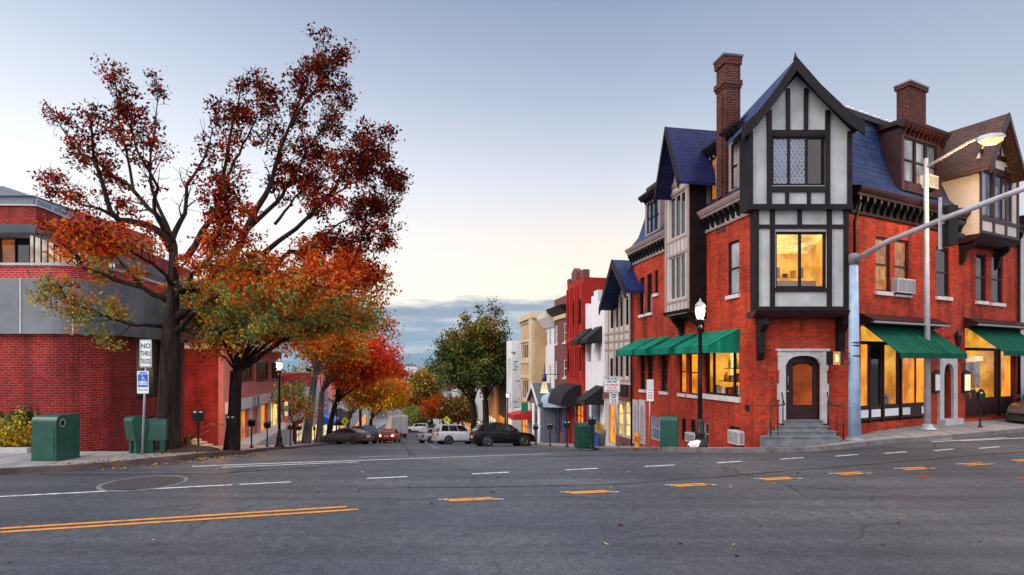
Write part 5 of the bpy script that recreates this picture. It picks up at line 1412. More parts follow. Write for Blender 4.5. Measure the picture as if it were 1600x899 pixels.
for x in (369, 389.5, 403, 419, 439): t = F2.t(x); m2 = MB(); m2.box(F2, t-.14, t+.14, zb2, zf1, 0, .2); m2.build('column', 'stone_trim', l2)
mb = MB(); mb.box(F2, tn-.5, tf+.2, z2t-.0, z2t+.9, -12, .9); mb.build('roof_band', 'offwhite', l2)
mb = MB(); mb.sprism(F2, [(0, -2.9), (1.0, -3.2), (1.0, -6), (0, -6)], tn+1.5, tf); mb.build('ramp_wall', 'offwhite', l2)
# recess steps and handrail
st = thing('orange_lit_steps', Vector((-13.2, 28, -1.5)), 'short flight of steps with a pale metal handrail in the recess beside the big tree', 'steps')
mb = MB()
for k in range(5): mb.box(LOC, -16.4, -15.2-k*.3, -1.75+k*.14, -1.61+k*.14, -29.5-.0, -28.3-k*.1)
mb.build('tread', 'tan_light', st)
mb = MB(); z0 = G(-14, 27)+SW
mb.tube([(-15.6, 27, z0+.55), (-14.4, 27, z0+1.15), (-13.2, 27, z0+1.15), (-13.2, 27, z0)], .035, 6); mb.tube([(-15.6, 27, z0+.3), (-14.4, 27, z0+.85)], .03, 6); mb.build('handrail', 'orange_wall', st)
mb = MB(); 
pcl = thing('low_stucco_block', Vector((-17, 33, -2)), 'orange lit soffit wall under the concrete band between the brick buildings', 'wall') if False else None
# further left buildings
def leftb(name, label, xn, xf, yt, mat, wins, o=0, depth=14):
    return rowb(name, label, F2, xn, xf, o, F2.z((xn+xf)/2, yt, o), mat, wins, depth, group='buildings down the left side of the avenue')
r_, t0, t1, zg = leftb('red_brick_building', 'red brick building with narrow white-topped windows past the lit shops on the left', 440.3, 486, 585, 'brick_scarlet', [(452, 600, 456, 640, W(fm='white', fw=.25)), (461, 602, 465, 640, W(fm='white', fw=.25)), (470, 604, 474, 640, W(fm='white', fw=.25)), (479, 606, 483, 640, W(fm='white', fw=.25)), (444, 660, 458, 694, W(pm='lit_orange', fm='maroon', nx=2)), (464, 660, 482, 692, W(pm='lit_cream', fm='maroon', nx=3))])
mb = MB(); mb.box(F2, t0, t1, F2.z(463, 655), F2.z(463, 646), 0, .3); mb.build('fascia', 'stone_trim', r_)
r_, t0, t1, zg = leftb('white_panel_building', 'plain white panelled building wall between street tree trunks on the left', 486.3, 500, 603, 'offwhite', [(488, 664, 498, 690, W(pm='lit_yellow', fm='white', nx=2))], o=1.0)
r_, t0, t1, zg = leftb('glass_front_building', 'grey glass-fronted building with a blue awning on the left of the avenue', 500.4, 513, 612, 'plain_grey', [(501, 620, 504, 640, W(fm='offwhite', fw=.2)), (506, 620, 511, 640, W(fm='offwhite', nx=2, fw=.2)), (502, 664, 512, 688, W(pm='lit_cream', fm='black', nx=2))])
awning(r_, F2, t0+2, t1, F2.z(506, 648), F2.z(506, 658), 1.6, 'sign_blue', .4)
r_, t0, t1, zg = leftb('white_red_roof_building', 'white building with a bright red roof and black awning behind the maple trunks', 513.3, 545, 618, 'white', [(518, 625, 522, 630, W(fm='black')), (526, 625, 531, 631, W(fm='black')), (518, 636, 524, 641, W(fm='black')), (516, 662, 530, 686, W(pm='lit_cream', fm='black', nx=3)), (532, 662, 543, 684, W(pm='lit_orange', fm='black', nx=2))])
zt_ = F2.z(529, 618); mb = MB(); mb.sprism(F2, [(.5, zt_), (-4, zt_+3.6), (-8, zt_)], t0, t1); mb.build('red_roof', 'red_paint', r_)
awning(r_, F2, t0+.5, t0+14, F2.z(520, 644), F2.z(520, 653), 2.2, 'awning_black', .8)
leftb('grey_shop_building', 'pale grey distant shop building with brown canopy behind the yellow tree', 545.3, 575, 626, 'stucco_light', [(548, 634, 554, 644, W(fm='black')), (560, 634, 568, 644, W(fm='black')), (547, 660, 572, 678, W(pm='lit_orange', fm='maroon', nx=5))])
leftb('brown_shop_building', 'distant brown shop building with warm lights left of the truck', 575.3, 600, 634, 'tan', [(578, 640, 584, 648, W(fm='black')), (588, 640, 595, 648, W(fm='black')), (578, 660, 597, 672, W(pm='lit_yellow', fm='black', nx=4))])
# far end
def block(name, label, xl, xr, yt, Y, mat, yb=690, d=20):
    a, b = GX(xl, Y), GX(xr, Y); zt = H-(yt-CY)/F*Y; zb = H-(yb-CY)/F*Y
    r = thing(name, ((a+b)/2, Y, zb), label, 'building')
    f = Fr(a, Y, 1, 0, 0, -1); holes = []
    nxw = max(2, int((b-a)/4)); nz = max(1, int((zt-zb-6)/3.4))
    hs = [(1+(b-a-1)*i/nxw, 1+(b-a-1)*i/nxw+1.5, zt-1.2-3.3*j-1.7, zt-1.2-3.3*j) for i in range(nxw) for j in range(min(nz, 3))]
    shell(f, 0, b-a, zb, zt, 0, hs, d).build('wall', mat, r)
    for h in hs: win(r, f, h, 0, 'offwhite', 'glass_dark', 1, 2, .15)
    rooftop(r, f, 0, b-a, zt+.5, 0, d)
    return r, f, b-a, zt
r_, f, wd, zt = block('apartment_block', 'long grey apartment block on the hill at the end of the avenue with rooftop units', 560, 668, 583, 230, 'plain_grey')
for xx in (631, 645): 
    t = f.t(xx); mb = MB(); mb.box(f, t-1.6, t+1.6, zt, zt+2.6, -4, -1); mb.build('rooftop_unit', 'offwhite', r_)
block('brick_office', 'brown brick building closing the avenue behind the centre trees', 668, 742, 600, 210, 'brick_dark')
block('white_storefront_building', 'small white storefront with dark awning at the bend of the avenue', 658, 690, 640, 165, 'offwhite', yb=672, d=8)
# ------------------------------------------------------------------ street furniture
def pole_lamp(base, label, group='black globe street lamps', hgt=4.9, energy=60):
    r = thing('street_lamp', base, label, 'street lamp', group); b = Vector(base)
    mb = MB(); mb.lathe(b, [(.25, 0), (.25, .1), (.18, .16), (.15, .4), (.18, .45), (.12, .55), (.10, .85), (.08, .95)], 14); mb.build('base', 'iron', r)
    k = hgt
    mb = MB(); mb.lathe(b, [(.08, .95), (.068, 2.4), (.06, k-1.0), (.09, k-.98), (.09, k-.9), (.06, k-.88), (.07, k-.78), (.16, k-.70), (.17, k-.66)], 12); mb.build('pole', 'iron', r)
    mb = MB(); mb.lathe(b, [(.09, k-.66), (.14, k-.52), (.165, k-.38), (.15, k-.26), (.09, k-.22)], 14); gl_ = mb.build('globe', 'lamp_white', r)
    mb = MB(); mb.lathe(b, [(.19, k-.24), (.15, k-.15), (.06, k-.06), (.03, k-.03), (.02, k+.03), (.0, k+.06)], 12); mb.build('cap', 'metal_grey', r)
    if energy:
        l = bpy.data.lights.new('lamp', 'POINT'); l.energy = energy; l.color = (1, .80, .52); l.shadow_soft_size = .2
        o = bpy.data.objects.new('bulb', l); COL.objects.link(o); o.parent = r; o.location = (0, 0, k-.4)
        gl_.visible_shadow = True
    return r
p = place(1094, 18.9); pole_lamp(p, 'black street lamp with glowing glass head before the green avenue awnings', energy=0)
def spot(name, loc, energy, col, rad=.15):
    l = bpy.data.lights.new(name, 'POINT'); l.energy = energy; l.color = col; l.shadow_soft_size = rad
    o = bpy.data.objects.new(name, l); COL.objects.link(o); o.location = loc; return o
spot('street_lamp_light', (p.x+.35, p.y-.25, p.z+4.45), 70, (1, .72, .38))
p = place(436.5, 31.5); pole_lamp(p, 'black street lamp between parking meters before the lit pink brick shops', energy=0)
spot('street_lamp_light', (p.x-.4, p.y, p.z+4.4), 60, (1, .78, .45))
p = place(793, 62); pole_lamp(p, 'black globe lamp rising behind the black parked car', energy=0, hgt=5.4)
p = place(526, 72); pole_lamp(p, 'street lamp among the maple trunks above the grey sedan', energy=0)
for x, Y, lb in ((664, 150, 'far globe lamp nearest the small white storefront at the end of the avenue'), (687, 140, 'far globe lamp just right of the yellow crossing sign')):
    pole_lamp(place(x, Y), lb, energy=0)
# tall sodium street light
c = Vector((15.55, 21.3, 0)); c.z = G(c.x, c.y)+SW+.08
tl = thing('tall_street_light', c, 'tall silver street light pole with a glowing orange lamp head on a curved arm', 'street light')
mb = MB(); top = c.z+10.15
mb.tube([c+Vector((0, 0, .1)), (c.x-.05, c.y, top)], [.115, .075], 12); mb.build('pole', 'pole_silver', tl)
mb = MB(); mb.lathe(c, [(.3, 0), (.3, .05), (.2, .1), (.15, .22)], 12); mb.build('base', 'pole_silver', tl)
hd = pw(1548, 216, 19.6)
mb = MB(); a = Vector((c.x-.05, c.y, top-.35)); mb.tube([a, a.lerp(hd, .35)+Vector((0, 0, .12)), a.lerp(hd, .7)+Vector((0, 0, .22)), hd+Vector((-.3, 0, .03))], [.06, .05, .045, .04], 8); mb.build('arm', 'pole_silver', tl)
mb = MB(); d = Vector((1, -.35, .05)).normalized()
q = [hd-d*.42, hd-d*.3, hd, hd+d*.3, hd+d*.42]; mb.tube(q, [.05, .13, .17, .13, .04], 10); hh = mb.build('lamp_head', 'pole_silver', tl)
mb = MB(); mb.tube([v-Vector((0, 0, .085)) for v in (hd-d*.3, hd-d*.15, hd+d*.15, hd+d*.34)], [.06, .15, .16, .06], 10); mb.build('lens', 'lamp_sodium', hh)
spot('recess_light', (-16.6, 33.2, 1.6), 850, (1, .42, .18), .3)
spot('sodium_light', tuple(hd-Vector((0, 0, .42))), 800, (1, .55, .16), .25)
# mast with arm, traffic signal
c = Vector((11.62, 19.3, 0)); c.z = G(c.x, c.y)+SW-.04
tm_ = thing('traffic_mast', c, 'thick pale blue traffic mast with a long grey arm reaching over the street', 'traffic mast')
zt = c.z+6.25
mb = MB(); mb.tube([c+Vector((0, 0, .08)), c+Vector((-.02, 0, 3)), (c.x-.03, c.y, zt-.0)], [.2, .165, .135], 16); mb.build('pole', 'pole_blue', tm_)
mb = MB(); mb.lathe(c, [(.32, 0), (.33, .05), (.24, .1), (.23, .16)], 8, smooth=False)
mb.build('base_plate', 'concrete', tm_)
mb = MB(); mb.lathe((c.x-.03, c.y, zt), [(.17, -.28), (.17, .02), (.15, .08), (.05, .12)], 12); mb.build('flange', 'kerb_stone', tm_)
for z in (2.85, 3.2, 3.3): mb = MB(); mb.lathe(c+Vector((0, 0, z)), [(.178, 0), (.182, .03), (.176, .05)], 14); mb.build('band', 'iron', tm_)
e = Vector((10.2, 10.6, zt-.12)); s_ = Vector((c.x-.03, c.y-.1, zt-.12))
mb = MB(); mb.tube([s_, s_.lerp(e, .25)+Vector((0, 0, .14)), s_.lerp(e, .6)+Vector((0, 0, .1)), e], [.095, .08, .07, .055], 14); mb.build('arm', 'pole_silver', tm_)
mb = MB(); mb.lathe(s_.lerp(e, .93)+Vector((0, 0, .15)), [(.05, -.05), (.04, .1)], 6); mb.build('clamp', 'metal_grey', tm_)
# signal head hung on the arm (seen from behind, facing right)
at_ = s_.lerp(e, .575); at_.z += .1
sg = thing('traffic_signal', at_, 'black three-lens traffic signal seen from the side, hung on the mast arm', 'traffic signal')
sfr = Fr(at_.x, at_.y, 0.05, -1, 1, .05)
mb = MB(); mb.box(sfr, -.17, .17, at_.z-.66, at_.z+.32, .02, .26); mb.build('housing', 'black', sg)
for k in range(3):
    z = at_.z+.16-.32*k; p = sfr.at(0, z, .24)
    mb = MB(); n = 12
    for j in range(n-3):
        a0, a1 = -PI*.15+2*PI*j/n*1.0, -PI*.15+2*PI*(j+1)/n
        f = lambda a, o: sfr.at(.14*math.cos(a), z+.14*math.sin(a), o)
        mb.poly([f(a0, .24), f(a1, .24), f(a1, .48 if math.sin(a1) > 0 else .3), f(a0, .48 if math.sin(a0) > 0 else .3)])
    v_ = mb.build('visor', 'black', sg)
    mb = MB(); mb.poly([sfr.at(.12*math.cos(a), z+.12*math.sin(a), .25) for a in np.linspace(0, 2*PI, 13)[:-1]]); mb.build('lens', 'plastic_dark', v_)
mb = MB(); mb.box(sfr, -.03, .03, at_.z-.75, at_.z+.55, -.09, -.04); mb.box(sfr, -.05, .05, at_.z-.12, at_.z+.12, -.04, .02); mb.build('mount', 'metal_grey', sg)
# pedestrian signal on the mast
pz = pw(1309, 560, 19.1)
ps = thing('pedestrian_signal', pz, 'pedestrian signal box with a glowing orange raised hand on the blue mast', 'pedestrian signal')
pf = Fr(pz.x, pz.y, 1, .35, .35, -1)
pf2 = Fr(pz.x-.12, pz.y, .35, -1, -1, -.35)
mb = MB(); mb.box(pf, -.26, .22, pz.z-.23, pz.z+.23, -.22, .05); hb = mb.build('housing', 'iron', ps)
mb = MB(); mb.box(pf, -.26, .03, pz.z-.22, pz.z+.22, .052, .072); mb.build('bezel', 'orange_wall', hb)
mb = MB(); hx, hz = -.125, pz.z-.03
mb.box(pf, hx-.06, hx+.05, hz-.09, hz+.05, .076, .084)
for i, (dx, l) in enumerate(((-.055, .08), (-.027, .11), (.001, .11), (.028, .09))): mb.box(pf, hx+dx-.011, hx+dx+.012, hz+.05, hz+.05+l, .076, .084)
mb.prism(pf, [(hx+.05, hz-.04), (hx+.09, hz+.03), (hx+.075, hz+.05), (hx+.045, hz+.01)], .076, .084)
mb.build('hand_symbol', 'signal_orange', ps)
mb = MB(); 
for z in (.17, -.17): mb.tube([pf.at(.1, pz.z+z, -.1), (c.x, c.y, pz.z+z)], .018, 6)
mb.tube([pf.at(.1, pz.z+.17, -.1), pf.at(.1, pz.z-.17, -.1)], .018, 6); mb.build('bracket', 'iron', ps)
# parking meters ------------------------------------------------------
def meter(double=True):
    r = thing('parking_meter', (0, 0, 0), 'x', 'parking meter', 'parking meters along the kerb')
    mb = MB(); mb.lathe((0, 0, 0), [(.11, 0), (.10, .04), (.05, .1), (.035, .14), (.035, 1.0), (.045, 1.02), (.03, 1.06)], 10); mb.build('post', 'iron', r)
    for s_ in ((-1, 1) if double else (0,)):
        fr = Fr(s_*.095, 0, 1, 0, 0, -1)
        mb = MB(); pr_ = [(-.075, 1.08), (-.09, 1.18), (-.085, 1.33)]+[(.085*math.cos(a), 1.33+.085*math.sin(a)) for a in np.linspace(PI, 0, 8)][1:]+[(.09, 1.18), (.075, 1.08)]
        mb.prism(fr, pr_, -.06, .06); h = mb.build('head', 'iron', r)
        mb = MB(); q = [(.055*math.cos(a), 1.335+.05*math.sin(a)) for a in np.linspace(0, PI, 8)]; mb.poly([fr.at(t, z, .063) for t, z in q]); mb.poly([fr.at(t, z, -.063) for t, z in q]); mb.build('display', 'white', h)
    if double: mb = MB(); mb.box(LOC, -.13, .13, 1.03, 1.09, -.04, .04); mb.build('yoke', 'iron', r)
    return r
m2 = meter(True); m1 = meter(False)
first = {True: m2, False: m1}; used = {True: False, False: False}
ML = [(310, 20.3, 1, 'double-headed parking meter standing alone before the deep red recess wall'),
      (361, 23.3, 1, 'double-headed parking meter in front of the second tree trunk'),
      (393, 28.4, 1, 'parking meter first to the right of the second tree trunk'),
      (417.5, 31.6, 1, 'parking meter just left of the black lamp before the lit shops'),
      (453.5, 37.5, 1, 'parking meter just right of the green and white kerb sign'),
      (467, 42, 1, 'parking meter just left of the leaning pale trunk'),
      (478, 46, 1, 'parking meter in front of the leaning pale trunk'),
      (491, 49, 0, 'single-headed parking meter right of the leaning pale trunk'),
      (497, 52, 0, 'single-headed parking meter closest to the nose of the grey sedan'),
      (837, 40, 1, 'grey double parking meter between the black car and the pedimented shop'),
      (859.5, 36, 1, 'parking meter before the warm doorway left of the blue shopfront'),
      (886, 31.6, 1, 'parking meter left of the green box before the scarlet building'),
      (925, 27.4, 1, 'parking meter just right of the green box before the white building'),
      (1531, 23.0, 0, 'lone parking meter before the shop window right of the stone door')]
for x, Y, dbl, lab in ML:
    dbl = bool(dbl)
    o = first[dbl] if not used[dbl] else copy_tree(first[dbl]); used[dbl] = True
    o.location = place(x, Y) if x < 1500 else Vector((18.35, 22.3, G(18.35, 22.3)+SW+.02)); o['label'] = lab
    o.rotation_euler.z = random.uniform(-.25, .25); o.scale = (1, 1, 1.02+random.uniform(-.02, .03))
# green relay boxes ------------------------------------------------------
def relay(base, label, rz, w=.92, d=.85, h=1.22, legs=False, hole=True, rake=.0):
    r = thing('relay_box', base, label, 'mail relay box', 'green mail relay boxes', rz)
    fr = Fr(-w/2, -d/2, 1, 0, 0, -1)   # local, front at y=-d/2
    side = Fr(-w/2, -d/2, 0, 1, -1, 0)
    z0 = .38 if legs else .02
    pts = [(0, z0), (0, h-.16)]+[(.16-.16*math.cos(a), h-.16+.16*math.sin(a)) for a in np.linspace(.2, PI/2, 6)]+[(d-.03, h), (d, h-.05), (d, z0)]
    pts = [(y-rake*(z-z0), z) for y, z in pts]
    mb = MB()
    n = len(pts); a = [Vector((-w/2, -d/2+y, z)) for y, z in pts]; b_ = [Vector((w/2, -d/2+y, z)) for y, z in pts]
    mb.raw(a+b_, [list(range(n)), list(range(2*n-1, n-1, -1))]+[(i, n+i, n+(i+1) % n, (i+1) % n) for i in range(n)]); body = mb.build('body', 'green_box', r, local=True)
    mb = MB(); mb.box(LOC, -w/2+.06, w/2-.06, z0+.06, h-.32, d/2+.001, d/2+.012) ; mb.build('door', 'green_box', r, local=True) if rake == 0 else None
    mb = MB(); mb.box(LOC, -w/2-.012, w/2+.012, .0, .03, -d/2-.01, d/2+.01) if not legs else None
    if not legs: mb.build('base_flange', 'green_box', r, local=True)
    if legs:
        for sx in (-1, 1):
            for sy in (-1, 1): mb = MB(); mb.box(LOC, sx*(w/2-.1)-.06, sx*(w/2-.1)+.06, 0, z0+.02, sy*(d/2-.1)-.06, sy*(d/2-.1)+.06); mb.build('leg', 'green_box', r, local=True)
    for zz in (z0+.12, h-.42):
        mb = MB(); mb.box(LOC, -w/2-.008, -w/2+.05, zz, zz+.09, -d/2-.006-rake*0, -d/2+.0) if rake == 0 else None
        if rake == 0: mb.build('hinge', 'iron', r, local=True)
    if rake == 0:
        mb = MB(); mb.box(LOC, w*.02, w*.30, h*.48, h*.56, -d/2-.004, -d/2); mb.build('notice_plate', 'metal_grey', r, local=True)
        mb = MB(); mb.box(Fr(w/2, -d/2, 0, 1, 1, 0), .06, d-.06, z0+.05, h-.36, 0, .005); mb.build('side_panel', 'green_box', r, local=True)
    if hole:
        sd = Fr(w/2, -d/2, 0, 1, 1, 0)
        mb = MB(); yc, zc = .18, h-.2
        mb.poly([sd.at(yc+.062*math.cos(a), zc+.085*math.sin(a), .004) for a in np.linspace(0, 2*PI, 17)[:-1]]); mb.build('lock_hole', 'black', r, local=True)
        mb = MB()
        ring = np.linspace(0, 2*PI, 17)
        for i in range(16): a0, a1 = ring[i], ring[i+1]; mb.poly([sd.at(yc+k_*math.cos(a_), zc+k2*math.sin(a_), .008) for a_, k_, k2 in ((a0, .062, .085), (a1, .062, .085), (a1, .085, .11), (a0, .085, .11))])
        mb.build('hole_rim', 'metal_grey', r, local=True)
    return r
p = Vector((GX(83, 15.2), 15.3, G(-12.2, 15.3)+SW)); relay(p, 'large green relay box alone on the near left pavement by the shrubs', math.radians(-6), w=.72, d=.72, h=1.2)
p = Vector((GX(217, 16.9), 16.9, 0)); p.z = G(p.x, p.y)+SW; relay(p, 'tilted green box on legs directly behind the no-trucks sign pole', math.radians(-28), w=.44, d=.44, h=1.1, legs=True, hole=False, rake=.16)
p = Vector((GX(246, 17.15), 17.15, 0)); p.z = G(p.x, p.y)+SW; relay(p, 'lower green box on legs beside the trunk of the big tree', math.radians(20), w=.5, d=.36, h=1.0, legs=True, hole=False, rake=-.12)
p = Vector((GX(913, 28.2), 28.2, 0)); p.z = G(p.x, p.y)+SW; relay(p, 'green box on the pavement before the scarlet building entrance', math.radians(8), w=.85, d=.75, h=1.22, hole=False)
p = Vector((GX(1046, 20.4), 20.4, 0)); p.z = G(p.x, p.y)+SW-.05; relay(p, 'green relay box against the brick wall under the avenue awnings', math.radians(-22), w=.6, d=.5, h=1.18, hole=False)
# signs -----------------------------------------------------------------
def plate(root, fr, tc, zc, w, h, o, mat, name='panel', border=None, r=.02):
    mb = MB()
    pts = []
    for cx_, cz_, a0 in ((w/2-r, h/2-r, 0), (-w/2+r, h/2-r, PI/2), (-w/2+r, -h/2+r, PI), (w/2-r, -h/2+r, 1.5*PI)):
        for k in range(4): a = a0+PI/2*k/3; pts.append((tc+cx_+r*math.cos(a), zc+cz_+r*math.sin(a)))
    mb.prism(fr, pts, o-.004, o)
    return mb.build(name, mat, root)
def lettering(root, fr, rows, o, mat, name='lettering', maxw=None):
    mb = MB()
    for s, size, tc, zc, sx in rows: text_into(mb, s, size, fr, tc, zc, o, sx, .004, maxw)
    return mb.build(name, mat, root)
def sign_post(root, a, b, r=.03, mat='metal_grey'):
    mb = MB(); mb.tube([a, b], r, 6); return mb.build('post', mat, root)
# NO THRU TRUCKS + reserved parking
Y = 16.3; p = place(222, Y); top = pw(229, 531, Y)
sn = thing('no_trucks_sign', p, 'white NO THRU TRUCKS sign above a blue wheelchair parking sign on one pole', 'sign')
sign_post(sn, p, pw(228.5, 535, Y)+Vector((0, .03, 0)))

class SignF:
    "a plane facing the camera side of the street at depth Y: image columns and rows give sizes in metres"
    def __init__(s, Y): s.Y = Y; s.k = Y/F; s.f = Fr(0, Y, 1, 0, 0, -1)
    def t(s, x): return (x-CX)*s.k
    def z(s, y): return H-(y-CY)*s.k
def sgn(root, S, x0, y0, x1, y1, o, mat, rows, lmat='black', edge=None, r=.02):
    "panel with lettering; rows = [(text, y, cap height px, width factor)]"
    xc, yc = (x0+x1)/2, (y0+y1)/2
    w, h = (x1-x0)*S.k, (y1-y0)*S.k
    pl = plate(root, S.f, S.t(xc), S.z(yc), w, h, o, mat, r=r)
    mb = MB(); e = .012
    if edge:
        for a, b, c, d in ((-w/2+e, w/2-e, h/2-2*e, h/2-e), (-w/2+e, w/2-e, -h/2+e, -h/2+2*e), (-w/2+e, -w/2+2*e, -h/2+2*e, h/2-2*e), (w/2-2*e, w/2-e, -h/2+2*e, h/2-2*e)):
            mb.poly([S.f.at(S.t(xc)+a, S.z(yc)+c, o+.0015), S.f.at(S.t(xc)+b, S.z(yc)+c, o+.0015), S.f.at(S.t(xc)+b, S.z(yc)+d, o+.0015), S.f.at(S.t(xc)+a, S.z(yc)+d, o+.0015)])
        mb.build('border', edge, pl)
    groups = {}
    for row in rows:
        s_, y, hp, sx = row[:4]; m_ = row[4] if len(row) > 4 else lmat
        groups.setdefault(m_, []).append((s_, hp*S.k/.70, S.t(xc), S.z(y), sx))
    for m_, rr in groups.items(): lettering(pl, S.f, rr, o+.002, m_, maxw=w*.84)
    return pl
S = SignF(Y)
sgn(sn, S, 219.5, 531, 238, 574, .035, 'sign_white', [('NO', 541, 7.5, .85), ('THRU', 553, 7.5, .75), ('TRUCKS', 565, 7.5, .62)], edge='black')
pl = sgn(sn, S, 215.5, 580, 233.5, 615, .035, 'sign_white', [('VIOLATORS TOWED', 609.5, 1.5, .9)], lmat='plain_grey')
xc = 224.5
mb = MB(); mb.poly([S.f.at(S.t(a), S.z(b), .0375) for a, b in ((216.7, 605), (232.3, 605), (232.3, 585), (216.7, 585))]); mb.build('blue_field', 'sign_blue', pl)
lettering(pl, S.f, [('RESERVED', 2.1*S.k/.7, S.t(xc), S.z(583), .9)], .0375, 'sign_blue', maxw=.28)
lettering(pl, S.f, [('RESERVED', 2.3*S.k/.7, S.t(xc), S.z(597.3), .95), ('PARKING', 2.3*S.k/.7, S.t(xc), S.z(600.6), 1.0)], .0395, 'sign_white', maxw=.25)
mb = MB()
cx_, cz_, u = S.t(224.3), S.z(591.5), .045
def seg(a, b, w_=.012): 
    d_ = Vector((b[0]-a[0], b[1]-a[1])).normalized()*w_/2; n_ = Vector((-d_.y, d_.x))
    mb.poly([S.f.at(cx_+q[0], cz_+q[1], .0395) for q in ((a[0]-n_.x, a[1]-n_.y), (b[0]-n_.x, b[1]-n_.y), (b[0]+n_.x, b[1]+n_.y), (a[0]+n_.x, a[1]+n_.y))])
seg((-.01, .065), (0, .0)); seg((0, .03), (.035, .028)); seg((0, .0), (.04, -.002)); seg((.04, -.002), (.055, -.045)); seg((.055, -.045), (.07, -.04))
mb.poly([S.f.at(cx_-.012+.013*math.cos(a), cz_+.088+.013*math.sin(a), .0395) for a in np.linspace(0, 2*PI, 9)[:-1]])
for i in range(10):
    a, b = PI*.62+i*.37, PI*.62+(i+1)*.37; seg((.005+.04*math.cos(a), -.025+.04*math.sin(a)), (.005+.04*math.cos(b), -.025+.04*math.sin(b)), .010)
mb.build('wheelchair_symbol', 'sign_white', pl)
# TRUCKS / NO PARKING + SPEED LIMIT 25
Y = 21.4; S = SignF(Y); p = place(966.5, Y)
sn = thing('speed_limit_sign', p, 'leaning signpost with a TRUCKS and NO PARKING board above a SPEED LIMIT 25 sign', 'sign')
sign_post(sn, p, pw(957.5, 590, Y)+Vector((0, .03, 0)))
sgn(sn, S, 943, 588, 968.5, 613, .04, 'sign_white', [('TRUCKS', 592.2, 4.3, .88), ('OVER 18 FEET', 596.8, 2.6, .72), ('NO PARKING', 601.8, 3.2, .72, 'sign_red'), ('10 AM - 5 PM', 606, 2.2, .8, 'sign_red'), ('MON THRU SAT', 610, 2.2, .74, 'sign_red')], edge='black')
sgn(sn, S, 951.5, 613.8, 966, 632.5, .04, 'sign_white', [('SPEED', 617.2, 2.6, .95), ('LIMIT', 621, 2.6, .95), ('25', 627.6, 6.4, 1.0)], edge='black')
Y = 21.0; S = SignF(Y); p = place(1014, Y)
sn = thing('parking_sign', p, 'weathered white parking sign pair on a thin post beside the green relay box', 'sign')
sign_post(sn, p, pw(1016, 594, Y)+Vector((0, .03, 0)), .025)
sgn(sn, S, 1010, 593, 1021, 609.5, .035, 'offwhite', [])
sgn(sn, S, 1010, 610.5, 1021, 627, .035, 'sign_white', [('2 HOUR', 614, 1.8, .8, 'sign_red'), ('PARKING', 618, 1.8, .75, 'sign_red'), ('9AM-6PM', 622, 1.6, .8, 'sign_red')])
Y = 34.5; S = SignF(Y); p = place(446.5, Y)
sn = thing('kerb_sign', p, 'thin post with a green and white parking sign left of the lit shops lamp', 'sign')
sign_post(sn, p, pw(447, 628, Y)+Vector((0, .03, 0)), .03)
sgn(sn, S, 445, 628, 450.5, 650, .04, 'sign_white', [])
sgn(sn, S, 445.4, 634, 450.1, 643, .045, 'sign_green', [])
sgn(sn, S, 444, 653, 450, 660, .04, 'sign_red', [])
def ped_sign(x, yb, yt, Y, lab, base_y=None):
    S = SignF(Y); k = S.k; p = place(x, Y); sn = thing('crossing_sign', p, lab, 'sign', 'yellow pedestrian crossing signs')
    zc = S.z((yb+yt)/2); h = (yb-yt)/2*k; tc = S.t(x)
    sign_post(sn, p, Vector((p.x, Y+.03, zc)), .05)
    mb = MB(); mb.prism(S.f, [(tc-h, zc), (tc, zc+h), (tc+h, zc), (tc, zc-h)], .03, .04); pl = mb.build('panel', 'sign_yellow', sn)
    mb = MB(); u = h*.5
    def sg_(a, b, w_):
        a, b = Vector(a), Vector(b); d_ = (b-a).normalized()*w_/2; n_ = Vector((-d_.y, d_.x))
        mb.poly([S.f.at(tc+q.x*u, zc+q.y*u, .043) for q in (a-n_, b-n_, b+n_, a+n_)])
    sg_((.05, .5), (0, -.15), .34); sg_((0, -.1), (.4, -.85), .2); sg_((0, -.1), (-.4, -.85), .2); sg_((.05, .42), (.5, .05), .16); sg_((.05, .42), (-.35, 0), .16)
    mb.poly([S.f.at(tc+u*(.1+.2*math.cos(a)), zc+u*(.78+.2*math.sin(a)), .043) for a in np.linspace(0, 2*PI, 9)[:-1]])
    mb.build('walking_figure', 'black', pl)
ped_sign(539, 665, 651.5, 60, 'yellow diamond walking-figure sign above the grey sedan')
ped_sign(698, 662, 650, 78, 'yellow diamond walking-figure sign above the white off-roader')
# hydrant
p = place(995.5, 23.2); hy = thing('fire_hydrant', p, 'small yellow orange fire hydrant before the stone arches of the corner building', 'hydrant')
mb = MB(); mb.lathe(p, [(.15, 0), (.15, .05), (.1, .07), (.1, .42), (.13, .44), (.13, .48), (.11, .56), (.05, .63), (.03, .68)], 12); mb.build('barrel', 'yellow_hydrant', hy)
for a in (0, PI, PI*1.5): mb = MB(); d_ = Vector((math.cos(a), math.sin(a), 0)); mb.tube([p+Vector((0, 0, .36))+d_*.08, p+Vector((0, 0, .36))+d_*.18], .055, 8); mb.build('nozzle', 'yellow_hydrant', hy)
